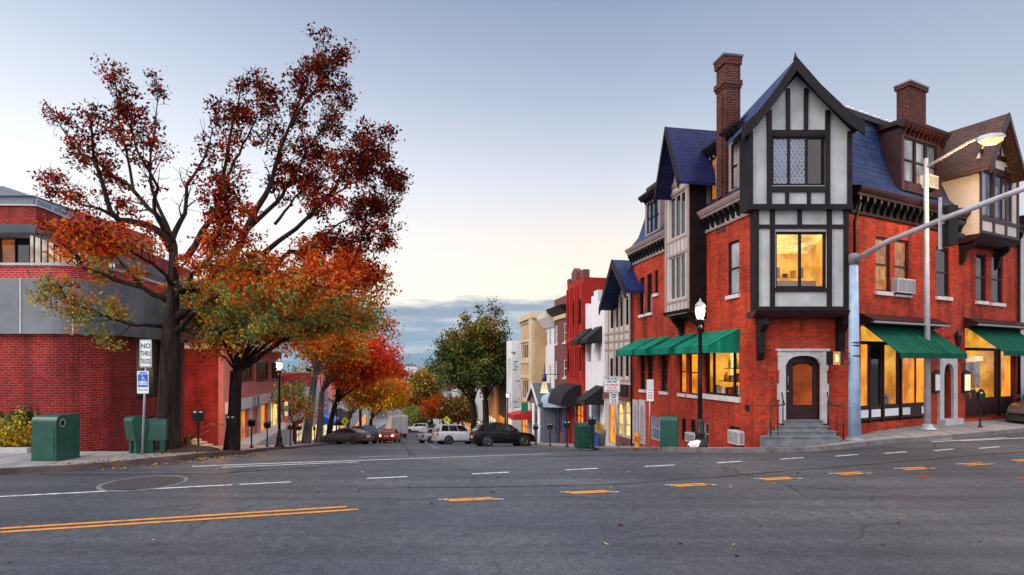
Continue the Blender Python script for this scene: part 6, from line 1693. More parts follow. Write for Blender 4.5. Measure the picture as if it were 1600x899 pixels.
# planter & bins near the white building
p = place(938.5, 31.5); pt = thing('planter', p, 'tall grey planter with yellow green plants beside the white building door', 'planter')
mb = MB(); mb.lathe(p, [(.24, 0), (.3, .75), (.32, .9), (.28, .9), (.27, .84)], 14); mb.build('pot', 'concrete', pt)
mb = MB()
for k in range(160):
    a = random.uniform(0, 2*PI); r_ = random.uniform(0, .3); q = p+Vector((r_*math.cos(a), r_*math.sin(a), .85+random.uniform(0, .45))); d_ = Vector((random.gauss(0, 1), random.gauss(0, 1), random.gauss(.5, 1))).normalized()*.12; e_ = d_.orthogonal().normalized()*.03
    mb.poly([q-d_*.2, q+e_+d_*.3, q+d_, q-e_+d_*.3])
mb.build('plant', 'leaf_yellow', pt)
p = place(927.5, 31); bn = thing('blue_bin', p, 'blue box bin between the green box and the grey planter', 'bin')
mb = MB(); mb.box(LOC, p.x-.2, p.x+.2, p.z, p.z+.72, -p.y-.2, -p.y+.2); mb.build('body', 'sign_blue', bn); mb = MB(); mb.box(LOC, p.x-.22, p.x+.22, p.z+.72, p.z+.77, -p.y-.22, -p.y+.22); mb.build('lid', 'navy', bn)
p = place(1085, 18.75); bg_ = thing('white_bag', p+Vector((0,0,0)), 'crumpled white bag lying at the foot of the black street lamp', 'bag')
bm = bmesh.new(); bmesh.ops.create_icosphere(bm, subdivisions=3, radius=1)
for v in bm.verts: n_ = noise.noise(v.co*2.1)*.45+noise.noise(v.co*5)*.2; v.co = Vector((v.co.x*.17*(1+n_)+max(0, v.co.z)*.12, v.co.y*.13*(1+n_), max(0, v.co.z*.15*(1+n_)+.07+abs(v.co.x)*.05)))
me = bpy.data.meshes.new('bag_body'); bm.to_mesh(me); bm.free(); me.materials.append(M['white']); o = bpy.data.objects.new('bag_body', me); COL.objects.link(o); o.parent = bg_
# low kerb of the planting bed at the far left
bd = thing('planting_bed', (-15, 16.6, G(-15, 16.6)+SW), 'planting bed with a low pale stone kerb at the foot of the brick wall', 'planting bed')
mb = MB(); zb_ = G(-15, 16.6)+SW; mb.box(LOC, -22, GX(42, 16.9), zb_-.05, zb_+.12, -17.05, -16.9); mb.build('edging', 'stone_trim', bd)
mb = MB(); mb.box(LOC, -22, GX(42, 16.9)+.1, zb_-.05, zb_+.08, -18.6, -17.05); mb.build('soil_bed', 'soil', bd)
# mulch around the big tree
mm = thing('mulch_mound', (-10.6, 18, G(-10.6, 18)+SW), 'reddish brown mulch and fallen leaves heaped round the big trunk', 'mulch')
mb = MB(); mb.lathe(Vector((-10.55, 18.0, G(-10.6, 18)+SW-.02)), [(1.15, 0), (.95, .06), (.6, .13), (.2, .16)], 26); q = mb.build('mound', 'mulch', mm)
for v in q.data.vertices: v.co.z += noise.noise(v.co*4)*.05; v.co.x *= 1+.15*noise.noise(v.co*2)
# ------------------------------------------------------------------ vehicles
SPEC = {
 'sedan': dict(L=4.75, W=1.82, body=[(-.5, .38, .80, .80), (-.485, .28, .93, .90), (-.42, .24, 1.0, .96), (-.3, .22, 1.0, .99), (-.1, .2, .98, 1), (.1, .2, .95, 1), (.24, .2, .93, 1), (.36, .22, .84, .97), (.45, .24, .74, .91), (.485, .28, .64, .84), (.5, .36, .54, .72)],
   roof=[(-.40, .98), (-.27, 1.30), (-.17, 1.42), (-.03, 1.46), (.06, 1.42), (.245, .95)], wheels=(-.30, .31), wr=.32),
 'suv': dict(L=4.75, W=1.92, body=[(-.5, .45, .92, .84), (-.485, .34, 1.08, .94), (-.42, .30, 1.12, .98), (-.2, .28, 1.10, 1), (.05, .28, 1.07, 1), (.2, .28, 1.05, 1), (.32, .29, 1.02, .99), (.43, .31, .93, .94), (.485, .34, .80, .87), (.5, .42, .66, .76)],
   roof=[(-.475, 1.10), (-.40, 1.54), (-.34, 1.66), (-.15, 1.72), (.02, 1.68), (.10, 1.58), (.245, 1.07)], wheels=(-.30, .31), wr=.37),
}
SPEC['boxy'] = dict(L=4.5, W=1.9, body=SPEC['suv']['body'], roof=[(-.485, 1.12), (-.455, 1.62), (-.42, 1.74), (-.15, 1.78), (.0, 1.74), (.09, 1.66), (.21, 1.07)], wheels=(-.29, .31), wr=.37)
SPEC['hatch'] = dict(L=4.1, W=1.75, body=[(x, a, b*1.0, c) for x, a, b, c in SPEC['sedan']['body']], roof=[(-.47, .98), (-.42, 1.30), (-.34, 1.46), (-.1, 1.52), (.05, 1.46), (.25, .95)], wheels=(-.31, .31), wr=.31)
def car(kind, paint_, base, heading, label, group='cars parked along the avenue', lit=False, pitch=0, plate_=True, name='parked_car'):
    sp = SPEC[kind]; L, W_ = sp['L'], sp['W']; r = thing(name, base, label, 'car' if kind in ('sedan', 'hatch') else 'suv', group)
    r.rotation_euler = (0, pitch, heading)
    K = dict(local=True)
    hw = W_/2
    mb = MB(); rings = []
    bl = sp['body']
    # densify
    xs_ = [b[0] for b in bl]; B = []
    for i in range(len(bl)-1):
        for k in range(3): u = k/3; B.append([bl[i][q]*(1-u)+bl[i+1][q]*u for q in range(4)])
    B.append(bl[-1])
    for xf, zl, zt_, wf in B:
        x = xf*L; w = hw*wf; zm = (zl+zt_)*.52
        half = [(0, zl), (w*.86, zl), (w*.965, zl+.07), (w*.985, zl+.2), (w, zm), (w*.985, zt_-.13), (w*.95, zt_-.045), (w*.88, zt_), (w*.5, zt_+.018), (0, zt_+.022)]
        ring = [(x, y, z) for y, z in half]+[(x, -y, z) for y, z in half[-2:0:-1]]
        rings.append(ring)
    n = len(rings[0])
    vs = [p for rg in rings for p in rg]; fs = []
    for i in range(len(rings)-1):
        for j in range(n): fs.append((i*n+j, i*n+(j+1) % n, (i+1)*n+(j+1) % n, (i+1)*n+j))
    fs += [list(range(n)), list(range((len(rings)-1)*n, len(rings)*n))]
    mb.raw(vs, fs, True)
    # greenhouse shell in body colour
    rf = sp['roof']; zlo = rf[0][1]; zhi = max(z for _, z in rf)
    wz = lambda z: hw*(.90-.185*max(0, (z-.95))/(zhi-.95))
    for s_ in (-1, 1):
        mb.poly([(x*L, s_*wz(z), z) for x, z in rf])
    for i in range(len(rf)-1):
        (xa, za), (xb, zb__) = rf[i], rf[i+1]
        mb.poly([(xa*L, -wz(za), za), (xb*L, -wz(zb__), zb__), (xb*L, -wz(zb__)*.5, zb__+.02), (xa*L, -wz(za)*.5, za+.02)], True)
        mb.poly([(xa*L, -wz(za)*.5, za+.02), (xb*L, -wz(zb__)*.5, zb__+.02), (xb*L, wz(zb__)*.5, zb__+.02), (xa*L, wz(za)*.5, za+.02)], True)
        mb.poly([(xa*L, wz(za)*.5, za+.02), (xb*L, wz(zb__)*.5, zb__+.02), (xb*L, wz(zb__), zb__), (xa*L, wz(za), za)], True)
    body = mb.build('body', paint_, r, **K)
    # glass
    top = zhi-.10
    def xz_at(z, side):   # x on the outline at height z
        rng_ = range(len(rf)-1) if side < 0 else range(len(rf)-2, -1, -1)
        for i in rng_:
            (xa, za), (xb, zb__) = rf[i], rf[i+1]
            if min(za, zb__)-1e-6 <= z <= max(za, zb__)+1e-6 and abs(za-zb__) > 1e-3 and ((zb__ > za) == (side < 0)): return (xa+(xb-xa)*(z-za)/(zb__-za))*L
        return 0
    lo = zlo+.05
    xr0, xr1 = xz_at(lo, -1)+.14, xz_at(top, -1)+.10; xf0, xf1 = xz_at(lo, 1)-.18, xz_at(top, 1)-.10
    cuts = [0, .30, .64, 1] if kind != 'sedan' else [0, .2, .58, 1]
    for s_ in (-1, 1):
        for i in range(3):
            a, b = cuts[i], cuts[i+1]; g_ = .035
            b0, b1 = xr0+(xf0-xr0)*a+g_, xr0+(xf0-xr0)*b-g_; t0_, t1_ = xr1+(xf1-xr1)*a+g_*.6, xr1+(xf1-xr1)*b-g_*.6
            m_ = MB(); y_ = lambda z: s_*(wz(z)+.009)
            m_.poly([(b0, y_(lo), lo), (b1, y_(lo), lo), (t1_, y_(top), top), (t0_, y_(top), top)]); m_.build('side_window', 'glass_car', r, **K)
        m_ = MB(); zz = zlo-.22
        for a in (cuts[1], cuts[2]):
            x_ = xr0+(xf0-xr0)*a+.22; m_ = MB(); m_.box(LOC, x_-.07, x_+.07, zz, zz+.03, -s_*(hw*.985)-.012, -s_*(hw*.985)+.012); m_.build('door_handle', 'rim', r, **K)
        m_ = MB(); xm = xf0-.12; m_.box(LOC, xm-.08, xm+.08, lo+.0, lo+.16, min(-s_*(hw+.02), -s_*(hw+.17)), max(-s_*(hw+.02), -s_*(hw+.17))); m_.build('mirror', paint_, r, **K)
    def glassq(side, nm_):
        za, zb__ = (zlo+.06, top); xa, xb = xz_at(za, side), xz_at(zb__, side); e_ = .014*side
        m_ = MB(); m_.poly([(xa+e_*2, -wz(za)*.9, za+.02), (xa+e_*2, wz(za)*.9, za+.02), (xb+e_*2, wz(zb__)*.88, zb__+.025), (xb+e_*2, -wz(zb__)*.88, zb__+.025)]); m_.build(nm_, 'glass_car', r, **K)
    glassq(-1, 'rear_window'); glassq(1, 'windscreen')
    # wheels
    wr = sp['wr']
    for xf in sp['wheels']:
        for s_ in (-1, 1):
            c_ = Vector((xf*L, s_*(hw-.09), wr))
            m_ = MB(); m_.lathe(Vector((xf*L, 0, wr)), [(wr+.07, s_*(hw*.90)), (wr+.07, s_*(hw+.004))][::1], 22, 'y'); m_.build('wheel_arch', 'plastic_dark', r, **K)
            m_ = MB(); m_.lathe(c_, [(wr*.66, -.10), (wr*.97, -.10), (wr, -.06), (wr, .07), (wr*.96, .105), (wr*.66, .11)], 22, 'y'); t_ = m_.build('wheel', 'rubber', r, **K)
            m_ = MB(); m_.lathe(c_, [(wr*.64, s_*.10), (wr*.66, s_*.115), (wr*.6, s_*.115), (wr*.55, s_*.095), (.001, s_*.09)], 20, 'y'); m_.build('rim', 'rim', t_, **K)
            m_ = MB()
            for q in range(5):
                a = 2*PI*q/5; d_ = Vector((math.cos(a), 0, math.sin(a))); e_ = Vector((-math.sin(a), 0, math.cos(a)))
                a2 = a+PI/5; d2 = Vector((math.cos(a2), 0, math.sin(a2)))
                o_ = Vector((0, s_*.121, 0)); m_.poly([c_+o_+d2*wr*.2+e_*0, c_+o_+d2*wr*.55+Vector((-math.sin(a2), 0, math.cos(a2)))*wr*.14, c_+o_+d2*wr*.55-Vector((-math.sin(a2), 0, math.cos(a2)))*wr*.14])
            m_.build('rim_opening', 'plastic_dark', t_, **K)
    # lamps, bumpers, plates
    rb, fb = bl[1], bl[-2]
    zt_ = rb[2]-.12; xr_ = -L*.5; 
    for s_ in (-1, 1):
        y0, y1 = s_*hw*.52, s_*hw*.86
        m_ = MB(); m_.box(LOC, xr_-.012, xr_+.16, zt_-.16, zt_+.03, min(-y0, -y1), max(-y0, -y1)); tl_ = m_.build('tail_light', 'tail_lit' if lit else 'tail_off', r, **K)
        if lit: m_ = MB(); m_.lathe(Vector((xr_+.0, s_*hw*.7, zt_-.06)), [(.11, -.012), (.11, -.03), (.001, -.035)], 10, 'x'); m_.build('bulb', 'tail_core', tl_, **K)
        y0, y1 = s_*hw*.42, s_*hw*.80; zf = fb[2]-.08
        m_ = MB(); m_.box(LOC, L*.5-.20, L*.5-.03, zf-.10, zf+.03, min(-y0, -y1), max(-y0, -y1)); m_.build('headlight', 'rim', r, **K)
    m_ = MB(); m_.box(LOC, -L/2-.05, -L/2+.2, .34, .56, -hw*.86, hw*.86); m_.build('bumper', paint_, r, **K)
    m_ = MB(); m_.box(LOC, -L/2-.058, -L/2-.052, .62 if kind == 'sedan' else .66, .74 if kind == 'sedan' else .78, -.2, .2); m_.box(LOC, -L/2-.05, -L/2+.05, .60, .80, -.22, .22); m_.build('number_plate', 'offwhite', r, **K)
    m_ = MB(); m_.box(LOC, L/2-.2, L/2+.03, .30, .50, -hw*.78, hw*.78); m_.build('bumper', 'plastic_dark', r, **K)
    m_ = MB(); m_.box(LOC, L/2-.12, L/2-.0, .50, .62, -hw*.38, hw*.38); m_.build('grille', 'plastic_dark', r, **K)
    m_ = MB(); m_.box(LOC, -L*.38, L*.38, .2, .32, -hw*.8, hw*.8); m_.build('underbody', 'plastic_dark', r, **K)
    if kind in ('suv', 'boxy'):
        for s_ in (-1, 1): m_ = MB(); m_.tube([(-L*.34, s_*hw*.62, zhi-.0), (-L*.3, s_*hw*.64, zhi+.06), (L*.0, s_*hw*.64, zhi+.05), (L*.04, s_*hw*.62, zhi-.01)], .018, 5); m_.build('roof_rail', 'plastic_dark', r, **K)
    return r
def carat(kind, pnt, x, Y, heading_deg, label, **k):
    p = place(x, Y, 0.0)
    # slope under the car along its heading
    h = math.radians(heading_deg); dx, dy = math.cos(h), math.sin(h)
    za, zb__ = G(p.x+dx*1.4, p.y+dy*1.4), G(p.x-dx*1.4, p.y-dy*1.4)
    sa, sb = G(p.x-dy*.8, p.y+dx*.8), G(p.x+dy*.8, p.y-dx*.8)
    c_ = car(kind, pnt, p, h, label, pitch=0, **k)
    c_.rotation_mode = 'XYZ'
    R_ = Matrix.Rotation(h, 3, 'Z') @ Matrix.Rotation(-math.atan2(za-zb__, 2.8), 3, 'Y') @ Matrix.Rotation(math.atan2(sa-sb, 1.6), 3, 'X')
    c_.rotation_euler = R_.to_euler()
    return c_
# headings: 90 = away from the camera; angle parking left 150, right 35
carat('sedan', 'car_grey', 541, 51.5, 158, 'dark grey sedan angle-parked nose to the left kerb beside the meters')
carat('suv', 'car_navy', 561, 57.5, 135, 'dark blue estate angle-parked directly behind the grey sedan')
carat('boxy', 'car_red', 577, 74, 105, 'dark red tall car angle-parked between the blue estate and the braking car')
carat('sedan', 'car_red', 609, 61, 93, 'red car driving away in the left lane with bright brake lights', lit=True, group='cars on the avenue', name='moving_car')
carat('hatch', 'car_red', 622, 92, 120, 'small red car seen between the braking car and the white truck')
carat('suv', 'car_black', 785, 43.3, 18, 'large black suv angle-parked nose to the right kerb')
carat('boxy', 'car_white', 716, 52, 28, 'white off-roader angle-parked left of the black suv')
carat('hatch', 'car_silver', 682, 60, 40, 'silver hatchback angle-parked left of the white off-roader')
carat('boxy', 'car_white', 652, 112, 178, 'white off-roader seen side-on far down the avenue', group='cars far down the avenue')
carat('suv', 'car_black', 664, 120, 170, 'dark car just right of the distant white off-roader', group='cars far down the avenue')
carat('hatch', 'car_silver', 671, 126, 160, 'pale small car at the distant bend beside the dark one', group='cars far down the avenue')
carat('sedan', 'car_navy', 681, 112, 60, 'navy sedan behind the silver hatchback roof', group='cars far down the avenue')
# the van at the right edge
p = Vector((23.2, 24.35, G(23.2, 24.3)))
car('boxy', 'car_brown', p, math.atan2(-1, -1.89), 'brown suv parked at the right edge of the frame facing the corner', group='cars on the cross street')
# white box truck
p = place(618, 82, 0); tk = thing('box_truck', p, 'white box truck stopped in the left lane ahead of the braking red car', 'truck', rz=math.radians(112))
K = dict(local=True)
m_ = MB(); m_.box(LOC, -3.2, 1.2, .85, 3.25, -1.15, 1.15); bx = m_.build('cargo_box', 'truck_white', tk, **K)
for y in (-.55, .55): m_ = MB(); m_.box(LOC, -3.215, -3.2, .95, 3.1, y-.5, y+.5); m_.build('rear_door', 'offwhite', bx, **K)
for y in (-.9, .1, .9): m_ = MB(); m_.box(LOC, -3.235, -3.216, 1.0, 3.05, y-.02, y+.02); m_.build('latch_rod', 'metal_grey', bx, **K)
m_ = MB(); m_.box(LOC, -3.3, 3.0, .55, .85, -1.0, 1.0); m_.build('chassis', 'plastic_dark', tk, **K)
m_ = MB(); m_.prism(LOC, [(1.25, .6), (3.1, .6), (3.1, 1.3), (2.6, 1.5), (2.2, 2.3), (1.25, 2.4)], -.98, .98); cab = m_.build('cab', 'truck_white', tk, **K)
for s_ in (-1, 1): m_ = MB(); m_.poly([(x, s_*.99, z) for x, z in ((1.5, 1.5), (2.4, 1.5), (2.1, 2.15), (1.5, 2.2))]); m_.build('side_window', 'glass_car', cab, **K)
m_ = MB(); m_.poly([(2.63, -.85, 1.53), (2.63, .85, 1.53), (2.25, .8, 2.28), (2.25, -.8, 2.28)]); m_.build('windscreen', 'glass_car', cab, **K)
for x in (-2.0, 2.2):
    for s_ in (-1, 1): m_ = MB(); m_.lathe(Vector((x, s_*.95, .42)), [(.25, -.14), (.42, -.13), (.42, .13), (.25, .14)], 18, 'y'); w_ = m_.build('wheel', 'rubber', tk, **K); m_ = MB(); m_.lathe(Vector((x, s_*.95, .42)), [(.24, s_*.13), (.2, s_*.1), (.001, s_*.1)], 14, 'y'); m_.build('rim', 'rim', w_, **K)
for s_ in (-1, 1): m_ = MB(); m_.box(LOC, -3.32, -3.28, .62, .78, s_*.8-.15, s_*.8+.15); m_.build('tail_light', 'tail_off', tk, **K)
# ------------------------------------------------------------------ trees
LM = ['leaf_'+k for k in LEAF]; LI = {k: i for i, k in enumerate(LEAF)}
def leaves(name, centers, per, spread, size, colf, parent, rn, aspect=.55, flat=1.0):
    "centres of leaf clusters -> one mesh of small pointed leaves"
    C = np.array([tuple(c) for c in centers]); n = len(C)
    N_ = n*per
    P = np.repeat(C, per, 0)+rn.normal(0, 1, (N_, 3))*np.array([spread, spread, spread*.8*flat])
    d = rn.normal(0, 1, (N_, 3)); d[:, 2] -= .35; d /= np.linalg.norm(d, axis=1)[:, None]
    e = np.cross(d, rn.normal(0, 1, (N_, 3))); e /= np.linalg.norm(e, axis=1)[:, None]
    s = (size*rn.uniform(.4, 1.6, N_))[:, None]
    V = np.stack([P-d*s*.5, P+e*s*aspect*.5-d*s*.05, P+d*s*.6, P-e*s*aspect*.5-d*s*.05], 1).reshape(-1, 3)
    base = BASE.get(parent.name, Vector((0, 0, 0)))
    V -= np.array(base)
    me = bpy.data.meshes.new(name)
    me.vertices.add(N_*4); me.vertices.foreach_set('co', V.ravel())
    me.loops.add(N_*4); me.loops.foreach_set('vertex_index', np.arange(N_*4, dtype=np.int32))
    me.polygons.add(N_); me.polygons.foreach_set('loop_start', np.arange(0, N_*4, 4, dtype=np.int32)); me.polygons.foreach_set('loop_total', np.full(N_, 4, dtype=np.int32))
    mats = []
    for k in LM: me.materials.append(M[k])
    idx = np.empty(N_, dtype=np.int32)
    for i in range(n):
        pal = colf(C[i], rn)
        ks = [LI[k] for k, w_ in pal]; ws = np.array([w_ for k, w_ in pal], float); ws /= ws.sum()
        dom = rn.choice(len(ks), p=ws)       # each cluster keeps mostly to one colour
        r_ = rn.random(per)
        sel = np.where(r_ < .68, dom, rn.choice(len(ks), per, p=ws))
        idx[i*per:(i+1)*per] = np.array(ks)[sel]
    me.polygons.foreach_set('material_index', idx)
    me.update(); me.validate()
    o = bpy.data.objects.new(name, me); COL.objects.link(o); o.parent = parent; return o
def bez(pts, n):
    "smooth a polyline (Catmull-Rom)"
    pts = [Vector(p) for p in pts]
    if len(pts) < 3: return [pts[0].lerp(pts[-1], i/n) for i in range(n+1)]
    out = []
    P = [pts[0]*2-pts[1]]+pts+[pts[-1]*2-pts[-2]]
    m_ = max(1, n//(len(pts)-1))
    for i in range(1, len(P)-2):
        for k in range(m_):
            t = k/m_; a, b, c, d = P[i-1], P[i], P[i+1], P[i+2]
            out.append(.5*((2*b)+(c-a)*t+(2*a-5*b+4*c-d)*t*t+(3*b-a-3*c+d)*t**3))
    out.append(pts[-1]); return out
def tree(name, base, label, cat, trunk, limbs, colf, rs, sub=10, sublen=(1.0, 2.0), twigs=3, per=26, spread=.26, size=.12, bark='bark', group='street trees of the avenue', keep=.85, start=.3, updir=.35, tw_len=.7, bare=.0, shrink=.35, outw=.9):
    rn = np.random.default_rng(rs)
    r = thing(name, base, label, cat, group)
    mb = MB(); tp, tr = trunk; tp = bez(tp, 10); 
    rad = [np.interp(i/(len(tp)-1), np.linspace(0, 1, len(tr)), tr) for i in range(len(tp))]
    mb.tube(tp, [float(q) for q in rad], 12); mb.build('trunk', bark, r)
    mbb = MB(); cl = []
    ctr = sum([Vector(l[0][-1]) for l in limbs], Vector((0, 0, 0)))/max(1, len(limbs))
    root = Vector(tp[-1])
    for li, lim in enumerate(limbs):
        pts, r0, r1 = lim[:3]; ns = lim[3] if len(lim) > 3 else sub; kp = lim[4] if len(lim) > 4 else keep
        pp = bez(pts, 14); k = len(pp)
        pp = [p+Vector(rn.normal(0, .025, 3)) if 0 < i < k-1 else p for i, p in enumerate(pp)]
        rr = [r0+(r1-r0)*(i/(k-1))**.8 for i in range(k)]
        mbb.tube(pp, rr, 8)
        for s_ in range(ns):
            u = start+(1-start)*(s_+rn.random())/ns; i = min(k-2, int(u*(k-1))); p = pp[i].lerp(pp[i+1], u*(k-1)-i)
            ax = (pp[i+1]-pp[i]).normalized()
            out = (p-root); out.z *= .4
            if out.length > 1e-3: out.normalize()
            v = Vector(rn.normal(0, 1, 3)); v = (v-ax*v.dot(ax)*.4).normalized()
            d = (v*outw+ax*.7+out*.35+Vector((0, 0, updir))).normalized()
            L = rn.uniform(*sublen)*(1-shrink*u)
            q1 = p+d*L*.5+Vector(rn.normal(0, .06, 3)); q2 = p+d*L+Vector((0, 0, rn.uniform(-.1, .25)))*L*.4
            rr0 = max(.012, (r0+(r1-r0)*u)*.42)
            mbb.tube([p, q1, q2], [rr0, rr0*.6, .006], 5, cap=False)
            isb = rn.random() < bare+(.9-kp)*.35
            if not isb: cl.append(q2)
            for t_ in range(twigs):
                w_ = rn.uniform(.25, 1); a = p.lerp(q1, w_*2) if w_ < .5 else q1.lerp(q2, w_*2-1)
                dd = (Vector(rn.normal(0, 1, 3))+d*.6+Vector((0, 0, .15))).normalized()*rn.uniform(.4, 1)*tw_len
                mbb.tube([a, a+dd*.5+Vector(rn.normal(0, .03, 3)), a+dd], [max(.007, rr0*.3), .007, .004], 4, cap=False)
                if not isb and rn.random() < kp: cl.append(a+dd); 
                if not isb and rn.random() < kp*.6: cl.append(a+dd*.55)
    mbb.build('branches' if False else 'limb', bark, r, recalc=False)['kind'] = 'stuff'
    if cl: 
        o = leaves('crown', cl, per, spread, size, colf, r, rn)
    return r
def P3(x, y, Y): return pw(x, y, Y)
# --- the big oak ------------------------------------------------------
Y0 = 18.0
def lim(pts, r0, r1, dy=0, n=10):
    k = len(pts)-1
    return ([P3(x, y, Y0+dy*(i/k)) for i, (x, y) in enumerate(pts)], r0*.85, r1*.8, int(n*1.35), (.30 if pts[-1][1] < 330 else .62) if pts[-1][0] < 300 else ((.42 if pts[-1][0] < 520 else .62) if pts[-1][1] < 250 else .92))
big = [
 lim([(270, 392), (252, 366), (233, 352), (200, 346), (187, 343), (172, 330), (157, 280), (146, 245), (145, 205), (141, 180)], .17, .03, -1.2, 13),
 lim([(187, 343), (167, 330), (127, 320), (87, 297), (66, 290)], .08, .015, .8, 9),
 lim([(268, 380), (250, 343), (233, 327), (200, 290), (150, 255), (110, 222), (86, 182)], .13, .02, 1.6, 13),
 lim([(215, 305), (207, 290), (197, 233), (187, 200), (181, 150), (180, 122)], .07, .012, .5, 9),
 lim([(262, 372), (240, 330), (245, 293), (217, 240), (205, 190), (195, 130)], .09, .012, -1.8, 10),
 lim([(272, 385), (273, 360), (290, 333), (295, 290), (320, 247), (332, 200)], .13, .02, 1.2, 9),
 lim([(273, 385), (240, 300), (236, 245), (244, 190), (248, 130)], .08, .012, 2.6, 9),
 lim([(290, 405), (317, 362), (337, 333), (350, 273), (358, 217), (370, 168), (385, 122)], .13, .014, -.8, 13),
 lim([(345, 290), (375, 240), (398, 190), (420, 150)], .06, .012, -2.0, 8),
 lim([(376, 377), (403, 326), (423, 287), (437, 240), (455, 190), (478, 130), (495, 90)], .14, .014, .8, 15),
 lim([(455, 200), (478, 160), (505, 125), (524, 104)], .06, .012, -.6, 8),
 lim([(376, 385), (386, 360), (430, 318), (451, 291), (480, 235), (512, 190), (545, 152)], .12, .014, 2.2, 14),
 lim([(410, 398), (437, 377), (486, 335), (520, 299), (548, 256), (588, 218)], .11, .014, -1.6, 14),
 lim([(500, 320), (545, 290), (585, 270), (606, 288)], .05, .012, .4, 9),
 lim([(430, 350), (460, 310), (500, 260), (560, 225)], .06, .012, 2.8, 9),
 lim([(412, 424), (437, 409), (455, 394), (501, 392), (552, 380), (600, 366)], .12, .014, 1.0, 14),
 lim([(440, 430), (467, 428), (516, 427), (550, 425), (588, 438)], .08, .014, -1.2, 12),
 lim([(480, 395), (530, 350), (575, 335), (602, 330)], .05, .012, 2.2, 8),
 lim([(262, 470), (240, 458), (222, 450), (178, 436), (134, 420), (126, 406), (98, 382), (68, 352)], .12, .02, -.8, 10),
 lim([(222, 450), (180, 400), (165, 392), (110, 388)], .06, .012, .6, 7),
 lim([(256, 510), (228, 508), (200, 505), (160, 490), (110, 470), (95, 452)], .08, .015, -1.6, 9),
 lim([(268, 522), (292, 500), (318, 474), (360, 455), (420, 448), (470, 470)], .12, .02, -2.2, 13),
 lim([(282, 515), (310, 519), (345, 516), (370, 510), (420, 500)], .09, .02, -1.4, 9),
 lim([(275, 470), (300, 430), (330, 400), (350, 350), (360, 330)], .10, .015, -2.4, 11),
 lim([(272, 450), (250, 420), (215, 400), (180, 385), (130, 375)], .08, .015, -2.6, 10),
 lim([(300, 450), (360, 430), (410, 425), (470, 440), (540, 455)], .11, .015, -2.8, 13),
 lim([(300, 470), (340, 480), (400, 490), (450, 500), (520, 490), (590, 505)], .10, .015, 1.6, 13),
]
tk_ = ([P3(259, 709, Y0), P3(262, 690, Y0), P3(264, 640, Y0), P3(266, 560, Y0), P3(268, 515, Y0), P3(270, 470, Y0), P3(271, 430, Y0), P3(271, 385, Y0)], [.54, .36, .32, .29, .25, .18, .15, .12])
st2 = ([P3(270, 452, Y0), P3(310, 450, Y0), P3(350, 420, Y0), P3(376, 380, Y0)], .17, .12, 4)
st3 = ([P3(268, 500, Y0), P3(320, 470, Y0), P3(370, 445, Y0), P3(412, 415, Y0)], .16, .11, 5)
big += [st2, st3]
def col_big(c, rn):
    y = CY-(c[2]-H)/c[1]*F; x = CX+c[0]/c[1]*F
    h = (y+rn.normal(0, 22)+max(0, 330-x)*.10-(max(0, x-430)*.32))
    if h < 250: return [('dark_red', .75), ('brown', .2), ('red', .12)]
    if h < 335: return [('dark_red', .55), ('red', .35), ('brown', .2)]
    if h < 385: return [('red', .5), ('deep_orange', .22), ('dark_red', .2), ('orange', .1)]
    if h < 430: return [('red', .25), ('deep_orange', .3), ('orange', .3), ('olive', .12)]
    if h < 475: return [('orange', .28), ('deep_orange', .2), ('olive', .3), ('green', .18)]
    return [('olive', .35), ('green', .35), ('orange', .2), ('yellow', .06)]
tree('oak_tree', P3(262, 708, Y0), 'big foreground oak with dark red upper leaves and orange green lower boughs', 'tree', tk_, big, col_big, 11, per=42, spread=.135, size=.098, twigs=4, keep=.95, sublen=(.6, 1.6), bare=.04, sub=14, tw_len=.5, shrink=.62)
# --- generic crowns ----------------------------------------------------
def gtree(name, xb, Y, lean, xc, yc, rx, ry, rz_, yfork, tr, label, cat, colf, rs, nl=12, sub=9, per=20, spread=.4, size=.22, bark='bark', sublen=(1.2, 2.4), bare=0., zb=None, group='street trees of the avenue', keep=.85, twigs=3, tw_len=.9, base=None):
    rn = np.random.default_rng(rs+500)
    b = base or place(xb, Y); k = Y/F
    fork = P3(lean, yfork, Y)
    tp = [b, b.lerp(fork, .5)+Vector(rn.normal(0, .05, 3)), fork]
    c = P3(xc, yc, Y); Ls = []
    for i in range(nl):
        # directions over an ellipsoid
        a = 2*PI*(i*.381966*1.0)+rn.uniform(-.2, .2); zz = -.35+1.3*(i+.5)/nl
        rr = math.sqrt(max(0, 1-min(1, abs(zz))**2))
        rr *= rn.uniform(.72, 1.12)
        e = c+Vector((rx*k*rr*math.cos(a), rz_*rr*math.sin(a), ry*k*min(zz, 1)*1.0))
        m_ = fork.lerp(e, .5)+Vector((0, 0, (e-fork).length*.10))+Vector(rn.normal(0, .12, 3))
        Ls.append(([fork, m_, e], tr*(.5 if i < 3 else .2), .015, sub))
    return tree(name, b, label, cat, (tp, [tr*1.35, tr, tr*.9]), Ls, colf, rs, per=per, spread=spread, size=size, bark=bark, sublen=sublen, bare=bare, group=group, keep=keep, twigs=twigs, tw_len=tw_len)
pal = lambda *a: (lambda c, rn: list(a))
def hpal(bands):
    "palette by image height of the cluster"
    def f(c, rn):
        y = CY-(c[2]-H)/c[1]*F+rn.normal(0, 7)
        for lim_, p_ in bands:
            if y < lim_: return p_
        return bands[-1][1]
    return f
OR = [('orange', .4), ('deep_orange', .3), ('olive', .2), ('red', .15)]; GRN = [('green', .45), ('olive', .35), ('orange', .15)]
REDS = [('bright_red', .4), ('red', .35), ('deep_orange', .25)]
